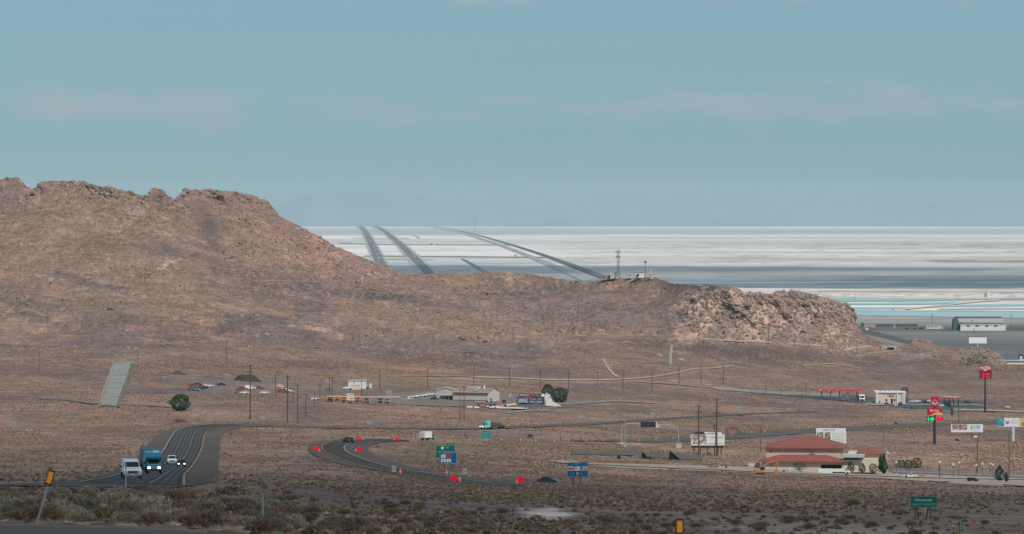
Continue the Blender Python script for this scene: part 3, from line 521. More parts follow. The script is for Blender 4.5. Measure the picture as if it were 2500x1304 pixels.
cam = bpy.data.cameras.new('camera'); co = bpy.data.objects.new('camera', cam); COL.objects.link(co); co.location = (0, 0, 0); co.rotation_euler = (PI/2, 0, 0)
cam.sensor_width = 36; cam.lens = 144; cam.shift_y = -(652-YH)/2500; cam.clip_start = 1; cam.clip_end = 200000
cam.dof.use_dof = True; cam.dof.focus_distance = 1900; cam.dof.aperture_fstop = 3.2
sc.camera = co
sc.view_settings.view_transform = 'Standard'; sc.view_settings.look = 'None'; sc.view_settings.gamma = 1; sc.view_settings.exposure = 0
sc.cycles.max_bounces = 6; sc.cycles.diffuse_bounces = 2; sc.cycles.transparent_max_bounces = 12; sc.cycles.volume_bounces = 2; sc.cycles.use_denoising = True
sc.cycles.sample_clamp_indirect = 6
# ---------------------------------------------------------------- desert shrubs
def shrub_mesh(name, nleaf, seed, ls=.038, flat=.62, m=None, core=True):
    r = np.random.default_rng(seed); mb = MB(); lob = [(r.uniform(-.25, .25), r.uniform(-.25, .25), r.uniform(.26, .38)) for _ in range(5)]
    for i in range(nleaf):
        lx, ly, lr = lob[i % 5]; th = r.uniform(0, 2*PI); ph = math.acos(r.uniform(-.1, 1)); rr = lr*r.uniform(.55, 1.05)
        c = Vector((lx+rr*math.sin(ph)*math.cos(th), ly+rr*math.sin(ph)*math.sin(th), max(.01, flat*(.12+1.25*rr*math.cos(ph)+.15))))
        u = Vector(r.normal(size=3)).normalized(); up = (c-Vector((lx, ly, 0))).normalized(); up = (up+Vector((0, 0, .6))+Vector(r.normal(size=3))*.35).normalized()
        w = up.cross(u).normalized()*ls*r.uniform(.35, .7); up = up*ls*r.uniform(.8, 1.9)
        mb.add([c-w, c+w, c+up+w*.3, c+up-w*.3], [(0, 1, 2, 3)])
    if core:
        n = 8
        for lx, ly, lr in lob:
            vs = [(lx, ly, flat*lr*.9)]+[(lx+lr*.8*math.cos(2*PI*k/n), ly+lr*.8*math.sin(2*PI*k/n), 0) for k in range(n)]
            mb.add(vs, [(0, 1+k, 1+(k+1) % n) for k in range(n)])
    me = bpy.data.meshes.new(name); me.from_pydata(mb.v, [], mb.f); me.update(); me.materials.append(m); return me
def shrub_mat(name, base, hues, rnd=True):
    m = bpy.data.materials.new(name); m.use_nodes = True; nt = m.node_tree; b = nt.nodes['Principled BSDF']; b.inputs['Roughness'].default_value = .9; b.inputs['Specular IOR Level'].default_value = .1
    oi = nt.nodes.new('ShaderNodeObjectInfo'); cr_ = nt.nodes.new('ShaderNodeValToRGB'); el = cr_.color_ramp.elements; cr_.color_ramp.interpolation = 'LINEAR'
    while len(el) < len(hues): el.new(.5)
    for i, h in enumerate(hues): el[i].position = i/(len(hues)-1); el[i].color = (*h, 1)
    tc = nt.nodes.new('ShaderNodeTexCoord'); n = nt.nodes.new('ShaderNodeTexNoise'); n.inputs['Scale'].default_value = 7; n.inputs['Detail'].default_value = 3
    mr = nt.nodes.new('ShaderNodeMapRange'); mr.inputs['From Min'].default_value = .3; mr.inputs['From Max'].default_value = .7; mr.inputs['To Min'].default_value = .7; mr.inputs['To Max'].default_value = 1.35
    s = nt.nodes.new('ShaderNodeVectorMath'); s.operation = 'SCALE'; L = nt.links.new
    L(oi.outputs['Random'], cr_.inputs['Fac']); L(tc.outputs['Object'], n.inputs['Vector']); L(n.outputs['Fac'], mr.inputs['Value']); L(cr_.outputs['Color'], s.inputs[0]); L(mr.outputs['Result'], s.inputs['Scale']); L(s.outputs['Vector'], b.inputs['Base Color'])
    return m
SH = [(.21,.18,.13), (.28,.225,.17), (.235,.175,.14), (.185,.155,.115), (.32,.25,.19), (.22,.19,.14), (.27,.20,.16), (.15,.12,.095)]
SH = [(a*1.08, b*.96, c*.88) for a, b, c in SH]
M_sh = shrub_mat('sage_leaves', 0, SH)
M_grn = shrub_mat('green_sage', 0, [(.15,.155,.11), (.20,.195,.145), (.17,.165,.12)])
M_red = shrub_mat('rust_brush', 0, [(.22,.15,.12), (.25,.18,.14), (.18,.13,.105)])
M_str = shrub_mat('straw_brush', 0, [(.38,.30,.22), (.43,.34,.25), (.33,.26,.19)])
pass
PROTO = {k: [shrub_mesh('shrub_'+k+str(i), 1500, 100+i+37*j, m=mm) for i in range(4)] for j, (k, mm) in enumerate((('grey', M_sh), ('green', M_grn), ('rust', M_red), ('straw', M_str)))}
nb = 0; SHR = []
def shrub(px, py, wpx, kind, label, hw=.55, group=None, lift=0):
    d = float(D(px, py)); w = wpx*d/F
    me = random.choice(PROTO[kind]); o = bpy.data.objects.new('sagebrush', me); COL.objects.link(o)
    p = P(px, py); o.location = (p.x, p.y, p.z-.04); o.rotation_euler = (0, 0, random.uniform(0, 6.28)); s = w/.95; o.scale = (s, s, s*hw/.55)
    tag(o, label, 'bush', group); SHR.append((px, py)); return o
# bushes that stand out singly on the pale sand at lower right
BIG = [(1923,1277,44,'rust','wide rust brown bush on the pale sand, leftmost near the bottom edge'),(1970,1274,24,'rust','small rust brown bush on the pale sand right of a wider one'),(2010,1281,28,'grey','round grey bush in the middle of the pale sand patch'),(2056,1279,28,'rust','dark rust brown bush on bare sand, between two grey ones'),(2089,1276,13,'grey','tiny grey bush alone on the bare sand'),(2124,1288,34,'grey','broad olive bush on the sand near the bottom edge'),(2174,1292,20,'grey','small dark bush on the sand left of the rust red one'),(2223,1285,30,'rust','rust red bush on the sand below and left of the green town sign'),(2008,1257,26,'rust','rust brown bush at the upper edge of the sand patch'),(2194,1256,32,'grey','dark bush up the slope left of the green town sign'),(1978,1293,34,'rust','low brown bush at the bottom edge of the picture on the sand'),(2254,1298,15,'grey','little grey bush at the bottom edge, below the green town sign'),(2080,1236,36,'grey','long dark bush on the slope above the sand patch'),(1912,1238,18,'grey','small dark bush above the left end of the sand patch'),(1800,1282,30,'grey','grey bush on the sand at lower centre right'),(1745,1272,24,'grey','small grey bush left of the sand patch'),(1852,1290,34,'grey','grey green bush beside the bottom reflector, on the sand'),(1700,1290,30,'rust','brown bush just right of the bottom reflector post')]
for x, y, w_, k, lb in BIG: shrub(x, y, w_, k, lb)
r0 = np.random.default_rng(5); G_B = 'sagebrush on the near slope'; cnt = 0
ZL = {('L','grey'): 'grey olive sagebrush on the roadside bank at lower left', ('L','green'): 'green tinged sagebrush on the roadside bank at lower left', ('L','rust'): 'rust brown brush on the roadside bank at lower left', ('L','straw'): 'straw coloured dry brush on the roadside bank at lower left',
      ('C','grey'): 'grey olive sagebrush on the near slope at bottom centre', ('C','green'): 'green tinged sagebrush on the near slope at bottom centre', ('C','rust'): 'rust brown brush on the near slope at bottom centre', ('C','straw'): 'straw coloured dry brush on the near slope at bottom centre',
      ('R','grey'): 'grey olive sagebrush on the near slope at lower right', ('R','green'): 'green tinged sagebrush on the near slope at lower right', ('R','rust'): 'rust brown brush on the near slope at lower right', ('R','straw'): 'straw coloured dry brush on the near slope at lower right'}
cells = []
for y in np.arange(1206, 1312, 5.5):
    for x in np.arange(-20, 2520, 26): cells.append((x, y))
r0.shuffle(cells)
for x, y in cells:
    if cnt >= 275: break
    x += r0.uniform(-12, 12); y += r0.uniform(-3, 3); d = float(D(x, y))
    if d > 430 or mask_at(x, y) > .1: continue
    if x > 1650 and y > 1262 and r0.random() < .8: continue
    if 1270 < x < 1440 and 1238 < y < 1275: continue
    if x > 700 and r0.random() < .45: continue
    if y < 1305 and x < 640 and y > float(np.interp(x, [0, 300, 640], [1272, 1282, 1298])): continue
    wm = r0.uniform(.55, 1.25)*(1.15 if x < 700 else 1.0); w_ = wm*F/d; hp = w_*.5
    tl_ = r0.uniform(1178, 1187)
    if x < 570 and y-hp < tl_: 
        w_ = max(0, (y-tl_)/.5)
        if w_ < 14: continue
    k = r0.choice(['grey', 'green', 'rust', 'straw'], p=[.30, .20, .20, .30] if x < 700 else [.5, .15, .17, .18])
    shrub(x, y, w_, k, ZL[('L' if x < 700 else 'C' if x < 1600 else 'R', k)], group=G_B); cnt += 1

# everything smaller and farther is one cover of brush
def lowpoly(name, n, seed, m, flat=.5):
    r = np.random.default_rng(seed); mb = MB()
    for i in range(n):
        th = r.uniform(0, 2*PI); rr = r.uniform(.1, .42); c = Vector((rr*math.cos(th), rr*math.sin(th), flat*r.uniform(.15, .85)*(1-rr)))
        u = Vector(r.normal(size=3)).normalized()*r.uniform(.09, .17); v = (Vector((0, 0, .8))+Vector(r.normal(size=3))*.5).normalized(); w = u.cross(v).normalized()*r.uniform(.1, .18); u = v*r.uniform(.12, .22)
        mb.add([c-w-u*.3, c+w-u*.3, c+w*.6+u, c-w*.6+u], [(0, 1, 2, 3)])
    o = mb.build(name, m); COL.objects.unlink(o); return o
srcs = bpy.data.collections.new('brush_sources')
for i in range(5): srcs.objects.link(lowpoly('brush_clump', 46, 200+i, M_sh))
N = 330000
x = rng.uniform(-120, 2620, N); cr_y = crest(x); y = cr_y+3+(1312-cr_y)*rng.uniform(0, 1, N)**.92
d = D(x, y); hl = hillness(x, y); cl = cliff(x, y); mk = mask_at(x, y)
Xw = (x-CX)/F*d
patch = fbm(Xw/40, d/110, 91, 4)
size = rng.uniform(.3, .9, N)*np.where(hl > .5, rng.choice([.8, 1.0, 2.0], N, p=[.6, .33, .07]), 1.0)
area = (size*F/d)*(size*.45*F/d)
cover = np.where(hl > .5, .20, .62)*np.clip((patch-.30)/.22, .15, 1.5)*(1-cl*.6)
cover = cover*(1+.8*sstep(1140, 1190, y)*sstep(1750, 1550, x)+.25*sstep(1120, 1170, y)); cover = cover*(1+1.0*(((mask_at(x, y-7) > .9) | (mask_at(x, y+6) > .9)) & (y > 1020))); cover = np.where((y > 900) & (y < 1040), cover*.55, cover); cover = cover*np.where((y > 1250) & (x > 1620), .35, 1)
cover = cover*(1-.9*np.exp(-((x-1350)/80)**2-((y-1256)/13)**2))
for bx in [(2110,1100,360,30), (1200,925,340,5), (2250,868,70,9)]: cover = cover*(1-.6*np.exp(-((x-bx[0])/bx[2])**2-((y-bx[1])/bx[3])**2))
dens = N/(2740*np.maximum(1312-cr_y, 1))      # samples to one pixel
prob = cover/np.maximum(area*dens, 1e-9)
boost = sstep(.6, 2.5, prob); size = size*np.sqrt(np.clip(prob, 1, 3.2))
keep = (rng.uniform(0, 1, N) < prob) & (mk < .3)
hp = size*.4*F/d; tooh = (mask_at(x, y-hp) > .9) & (mask_at(x, y-hp*.5) > .9); keep &= ~(tooh & (rng.uniform(0, 1, N) < .93))
keep &= ~((x < 640) & (y > np.interp(x, [0, 300, 640], [1268, 1280, 1296])))
low = (x < 570) & (y > 1180) & (y-hp < 1187); size = np.where(low, np.maximum(.12, (y-1187)*d/F/.45), size); keep &= ~(low & (y < 1190))
x = x[keep]; y = y[keep]; d = d[keep]; size = size[keep]
Xs, Ys, Zs_ = land_z(x, y, d)
def scatter(name, label, cat, pts, size, coll, flat=None):
    me = bpy.data.meshes.new(name+'_points'); me.vertices.add(len(pts)); me.vertices.foreach_set('co', pts.astype(np.float32).ravel())
    a = me.attributes.new('size', 'FLOAT', 'POINT'); a.data.foreach_set('value', size.astype(np.float32))
    a = me.attributes.new('turn', 'FLOAT', 'POINT'); a.data.foreach_set('value', rng.uniform(0, 6.28, len(pts)).astype(np.float32))
    br = bpy.data.objects.new(name, me); COL.objects.link(br); br['kind'] = 'stuff'; br['label'] = label; br['category'] = cat
    ng = bpy.data.node_groups.new(name, 'GeometryNodeTree'); ng.interface.new_socket('Geometry', in_out='INPUT', socket_type='NodeSocketGeometry'); ng.interface.new_socket('Geometry', in_out='OUTPUT', socket_type='NodeSocketGeometry')
    gi = ng.nodes.new('NodeGroupInput'); go = ng.nodes.new('NodeGroupOutput'); ip = ng.nodes.new('GeometryNodeInstanceOnPoints'); ci = ng.nodes.new('GeometryNodeCollectionInfo'); ci.inputs['Collection'].default_value = coll; ci.inputs['Separate Children'].default_value = True
    def nattr(n):
        q = ng.nodes.new('GeometryNodeInputNamedAttribute'); q.data_type = 'FLOAT'; q.inputs['Name'].default_value = n; return q.outputs['Attribute']
    cx_ = ng.nodes.new('ShaderNodeCombineXYZ'); cz_ = ng.nodes.new('ShaderNodeCombineXYZ'); l = ng.links.new; sz = nattr('size'); l(sz, cx_.inputs[0]); l(sz, cx_.inputs[1]); l(sz, cx_.inputs[2]); l(nattr('turn'), cz_.inputs[2])
    ip.inputs['Pick Instance'].default_value = True; l(gi.outputs[0], ip.inputs['Points']); l(ci.outputs[0], ip.inputs['Instance']); l(cx_.outputs[0], ip.inputs['Scale']); l(cz_.outputs[0], ip.inputs['Rotation']); l(ip.outputs[0], go.inputs[0])
    br.modifiers.new(name, 'NODES').node_group = ng; return br
scatter('brush_cover', 'sparse grey and olive desert brush covering the plain and the hillsides', 'brush', np.stack([Xs, Ys, Zs_-.02], -1), size, srcs)
# loose rock on the hillsides
M_rock = shrub_mat('loose_rock', 0, [(.27,.20,.16), (.20,.155,.135), (.33,.25,.205), (.24,.175,.15), (.16,.13,.12)])
rsrc = bpy.data.collections.new('rock_sources')
for i in range(4):
    bm = bmesh.new(); bmesh.ops.create_icosphere(bm, subdivisions=1, radius=.5); r_ = np.random.default_rng(400+i)
    for v in bm.verts: v.co = v.co*float(r_.uniform(.65, 1.15)); v.co.z *= .8; v.co.x *= 1.3
    me = bpy.data.meshes.new('rock%d' % i); bm.to_mesh(me); bm.free(); me.materials.append(M_rock); rsrc.objects.link(bpy.data.objects.new('rock%d' % i, me))
N = 90000; x = rng.uniform(-120, 2620, N); cr_y = crest(x); y = cr_y+1+(890-cr_y)*rng.uniform(0, 1, N); d = D(x, y); hl = hillness(x, y); cl = cliff(x, y)
pat = fbm((x-CX)/F*d/35, d/60, 95, 4); slope_ = sstep(480, 620, x)*sstep(1050, 900, x)*sstep(760, 700, y)
pr = hl*(.08+.9*sstep(.55, .72, pat))*.55+cl*.22+slope_*.5; keep = (rng.uniform(0, 1, N) < pr) & (mask_at(x, y) < .1) & (y < 890)
x = x[keep]; y = y[keep]; d = d[keep]; sz_ = .7+rng.exponential(.75, len(x)); sz_ = np.minimum(sz_, 6)*(1+.5*cliff(x, y)); a_, b_, c_ = land_z(x, y, d); print('rocks', len(x))
scatter('loose_rocks', 'loose brown rocks strewn over the hillsides and ledges', 'rocks', np.stack([a_, b_-.3, c_+.05], -1), sz_, rsrc)
# ---------------------------------------------------------------- pavements and tracks
A_ = lambda n, c, **k: mat(n, c, .9, var=k.get('var', .12), scale=k.get('scale', .12))
M_as = mat('asphalt', (.056,.052,.051), .78, var=.18, scale=.05); M_as2 = mat('worn_asphalt', (.105,.094,.087), .8, var=.15, scale=.04); M_sho = mat('gravel_shoulder', (.105,.086,.076), .9, var=.25, scale=.15)
M_wp = mat('white_road_paint', (.42,.42,.41), .6, var=.15, scale=.5); M_yp = mat('yellow_road_paint', (.48,.20,.045), .6, var=.1, scale=.5); M_wf = mat('faded_road_paint', (.23,.23,.23), .7, var=.2, scale=.3)
M_conc = mat('concrete', (.40,.39,.37), .85, var=.12, scale=.1); M_dirt = mat('pale_dirt', (.38,.30,.24), .95, var=.12, scale=.08); M_dirt2 = mat('brown_dirt', (.34,.27,.22), .95, var=.12, scale=.08)
ribbon('road', L_L, L_R, M_sho, .22, 240, 14)
def off(A, B, t): a = by_index(A, 60); b = by_index(B, 60); return [tuple(v) for v in a*(1-t)+b*t]
# carriageway inside the shoulders
LW = [(196,1178),(262,1168),(325,1149),(372,1128),(393,1111),(404,1095),(409,1083),(416,1072),(427,1055),(453,1044),(500,1038.5),(560,1037.5)]
LY = [(449,1186),(449,1174),(449,1161),(466,1144),(482,1120),(493,1095),(496,1082),(497,1069),(506,1054),(536,1044.5),(570,1041),(600,1040.5)]
ribbon('road_surface', LW, LY, M_as, .30, 200, 10)
line_on('edge_line', LW, 0, M_wp, .42, 160, wm=.20); line_on('edge_line', LY, 0, M_yp, .42, 160, wm=.26)
mid = lambda t: [(a[0]*(1-t)+b[0]*t, a[1]*(1-t)+b[1]*t) for a, b in zip(LW, LY)]
line_on('lane_line', mid(.33), 0, M_wf, .42, 160, wm=.16); line_on('lane_line', mid(.66), 0, M_wf, .42, 160, wm=.18)
for t in (.13, .22, .45, .55, .78, .88): line_on('tyre_track', mid(t), 0, mat('tyre_track', (.085,.083,.082), .8, var=.2, scale=.1), .36, 120, wm=.6)
ribbon('road', R_O, R_I, M_sho, .22, 260, 10)
RY = [(1200,1184),(1170,1181),(1130,1177),(1060,1168),(1005,1160),(954,1153),(884,1139),(850,1129),(815,1115),(790,1103),(782,1094),(790,1087),(806,1081),(840,1077),(880,1075),(930,1074),(970,1074.5),(1000,1076.3)]
RW = [(1200,1178.5),(1165,1176.5),(1130,1171),(1075,1162),(1028,1154),(964,1145),(915,1132),(884,1122),(852,1109),(840,1100),(838,1094),(843,1088),(858,1083),(885,1079.5),(915,1078),(945,1077.5),(975,1077.3),(1000,1077.2)]
ribbon('road_surface', RY, RW, M_as, .30, 220, 8)
line_on('edge_line', RY[:16], 0, M_yp, .42, 200, wm=.24); line_on('edge_line', RW[:16], 0, M_wp, .42, 200, wm=.22)
line_on('lane_line', [(a[0]*.5+b[0]*.5, a[1]*.5+b[1]*.5) for a, b in zip(RY, RW)][:16], 0, M_wf, .42, 600, wm=.34, gaps=(12, 4))
ribbon('road', R2_U, R2_D, M_as2, .22, 160, 5); ribbon('road', W_U, W_D, M_as2, .22, 160, 5)
ribbon('road', NEAR_U, NEAR_D, mat('near_asphalt', (.12,.108,.10), .9, var=.22, scale=9.0), .12, 80, 14)
rp = ribbon('ramp_pavement', RAMP_L, RAMP_R, mat('ramp_gravel', (.245,.25,.24), .9, var=.3, scale=.12), .35, 60, 6); 
line_on('ramp_verge', [(x_+6, y_+2) for x_, y_ in RAMP_R], 9, mat('verge_green', (.135,.14,.10), .95, var=.35, scale=.3), .2, 40); line_on('ramp_verge', [(x_-4, y_) for x_, y_ in RAMP_L], 6, mat('verge_tan', (.30,.24,.19), .95, var=.3, scale=.3), .2, 40)
line_on('gravel_path', [(95,972),(160,976),(215,984),(255,986)], 5, mat('grey_gravel', (.185,.165,.15), .9, var=.2, scale=.2), .3, 40); line_on('gravel_path', [(280,986),(350,990),(410,994),(470,1000)], 4, mat('grey_gravel', (.25,.24,.235), .9), .3, 40)
ribbon('parking_lot', GAS_U, GAS_D, mat('new_asphalt', (.085,.088,.092), .85, var=.1, scale=.03), .2, 120, 8)
line_on('driveway', [(1745,948),(1800,953),(1850,957),(1920,961),(2000,964),(2060,966)], 9, mat('pale_gravel_lane', (.23,.22,.205), .9, var=.1, scale=.05), .35, 60)
line_on('kerb', [(2125,990),(2200,988),(2290,990),(2370,989),(2410,992)], 1.8, M_conc, .5, 60); line_on('driveway', [(2330,1000),(2420,1003),(2520,1006)], 4, M_dirt, .3, 40)
ribbon('parking_lot', LOT_U, LOT_D, mat('grey_lot', (.105,.102,.098), .9, var=.1), .2, 40, 4); ribbon('parking_lot', LOT2_U, LOT2_D, mat('grey_lot', (.105,.102,.098), .9), .2, 40, 4)
ribbon('graded_strip', STRIP_U, STRIP_D, M_dirt2, .15, 140, 6); line_on('gravel_path', [(1360,1130),(1500,1137),(1650,1144),(1900,1155),(2100,1162),(2300,1168),(2520,1172)], 3.5, mat('pale_fines', (.36,.31,.27), .9, var=.15, scale=.05), .4, 120)
line_on('gravel_path', [(1640,1145),(1680,1142),(1730,1146),(1790,1150)], 3, mat('crushed_stone', (.33,.32,.30), .9, var=.1, scale=.2), .5, 40); line_on('gravel_path', [(2265,1175),(2300,1178),(2320,1177)], 2.5, mat('crushed_stone', (.33,.32,.30), .9), .5, 40); line_on('gravel_path', [(2450,1184),(2480,1187),(2530,1191)], 3, mat('crushed_stone', (.33,.32,.30), .9), .5, 40)
line_on('parking_pad', [(2180,1153),(2260,1156),(2340,1159),(2520,1166)], 7, mat('blue_grey_lot', (.20,.205,.21), .9, var=.1), .35, 60)
ribbon('depot_yard', DEPOT_U, DEPOT_D, mat('yard_asphalt', (.18,.155,.14), .9, var=.12, scale=.05), .2, 100, 8)
M_tk = {'a': mat('track_pale', (.385,.305,.24), .95, var=.16, scale=.06), 'b': mat('track_brown', (.30,.235,.185), .95, var=.16, scale=.06), 'g': mat('grey_track', (.30,.275,.25), .9, var=.18, scale=.12), 'r': mat('rubble_line', (.40,.36,.32), .9, var=.3, scale=.3)}
for pts, w, m_ in TRACKS:
    m = M_tk[m_]
    line_on('dirt_track', pts, w*.75, m, .4, 70)

# ---------------------------------------------------------------- labels built from what stands next to a thing
LM = [(440,983,'the round dark green tree'),(284,930,'the pale runaway ramp'),(320,1150,'the white pickup in the left lane'),(600,925,'the black gravel heap'),(480,944,'the pile of wrecked cars'),(875,940,'the white trailer with the grey tank'),(900,975,'the open carport of orange trucks'),(1090,965,'the grey garage shed'),(1165,968,'the long metal garage'),(1200,1037,'the teal lorry'),(1295,975,'the purple billboard'),(1357,960,'the two dark trees by the white house'),(1187,1062,'the small green road sign'),(1043,1068,'the white box truck'),(1088,1100,'the big green exit sign'),(1410,1147,'the blue three column sign'),(1588,1040,'the black overhead message board'),(1645,1112,'the tallest dark wedge'),(1727,1073,'the white billboard with the picture'),(1788,1053,'the maroon sign'),(1960,1100,'the red tiled building'),(2030,1062,'the billboard behind the red roof'),(2053,955,'the long red fuel canopy'),(2175,968,'the white shop'),(2310,966,'the small red canopy'),(2282,1000,'the stacked red pole sign'),(2405,908,'the tall red price sign'),(2361,1047,'the billboard reading $100'),(2468,1030,'the blue and white billboard'),(2220,1130,'the clump of green trees'),(2442,1155,'the dark conifer'),(2370,1171,'the parked black car'),(1640,860,'the short paved track on the hillside'),(1497,898,'the curving pale track'),(1750,760,'the brown rock outcrop'),(1985,765,'the grey rock bluff'),(1511,640,'the tall lattice mast'),(2393,790,'the long white warehouse'),(2387,832,'the blank white billboard'),(2282,798,'the white caravan'),(850,1077,'the dark car on the bend'),(1870,1145,'the orange excavator'),(2254,1225,'the green town sign'),(1107,1168,'the largest red diamond'),(2250,835,'the round pink boulder'),(330,870,'the top of the pale ramp'),(90,900,'the left edge of the picture'),(620,1070,'the bend of the left road')]
ALL_LAB = set()
def auto(base, px, py, skip=''):
    c = sorted(LM, key=lambda l: math.hypot(l[0]-px, (l[1]-py)*1.6))
    c = [l for l in c if l[2] != skip]
    for i, l in enumerate(c[:7]):
        dx = px-l[0]; dy = py-l[1]; dist = abs(dx)
        rel = ('left of' if dx < 0 else 'right of') if dist > 9 else ('in front of' if dy > 0 else 'behind')
        far = 'just ' if dist < 28 and dist > 9 else ('' if dist < 90 else 'well ')
        for lab in ([f'{base} {far}{rel} {l[2]}'] + ([f"{base} {rel} {l[2]}, {'above' if dy < 0 else 'below'} it in the view"])):
            if lab not in ALL_LAB and len(lab.split()) <= 16: ALL_LAB.add(lab); return lab
    a, b = c[0][2], c[1][2]; lab = f'{base} between {a} and {b}'; ALL_LAB.add(lab); return lab

# ---------------------------------------------------------------- common paints
def C(name, rgb, rough=.5, **k): return mat(name, rgb, rough, **k)
M_tyre = C('tyre_rubber', (.02,.02,.02), .9); M_rim = C('wheel_rim', (.35,.35,.36), .4, metal=.6); M_glass = C('dark_glass', (.015,.02,.025), .12, var=.03); M_chr = C('grille_chrome', (.5,.5,.52), .3, metal=.7); M_blk = C('black_plastic', (.02,.02,.022), .5)
M_hl = C('lit_headlight', (1, 1, .95), .3, emit=(1, .98, .9), es=4); M_hld = C('unlit_headlight', (.55,.55,.55), .2); M_tl = C('tail_light', (.5,.02,.02), .3, emit=(1, .03, .03), es=1.2); M_amb = C('amber_lens', (.7,.25,.03), .4)
P_white = C('white_car_paint', (.72,.73,.73), .3, var=.04); P_black = C('black_car_paint', (.02,.025,.028), .25); P_teal = C('teal_truck_paint', (.02,.23,.36), .4, var=.05); P_ltl = C('pale_teal_cab', (.16,.46,.44), .35, var=.04); P_org = C('orange_truck_paint', (.45,.13,.05), .6); P_grn = C('dark_green_paint', (.03,.07,.06), .35); P_blu = C('blue_paint', (.05,.13,.24), .4); P_gry = C('grey_paint', (.22,.23,.24), .4); P_red = C('red_paint', (.26,.055,.05), .6)
M_wood = C('pole_wood', (.135,.070,.055), .9, scale=.8, var=.2); M_wood2 = C('grey_pole_wood', (.15,.12,.10), .9, scale=.8, var=.2); M_steel = C('galvanised_steel', (.38,.40,.41), .5, metal=.3); M_dsteel = C('dark_steel', (.07,.075,.08), .6)

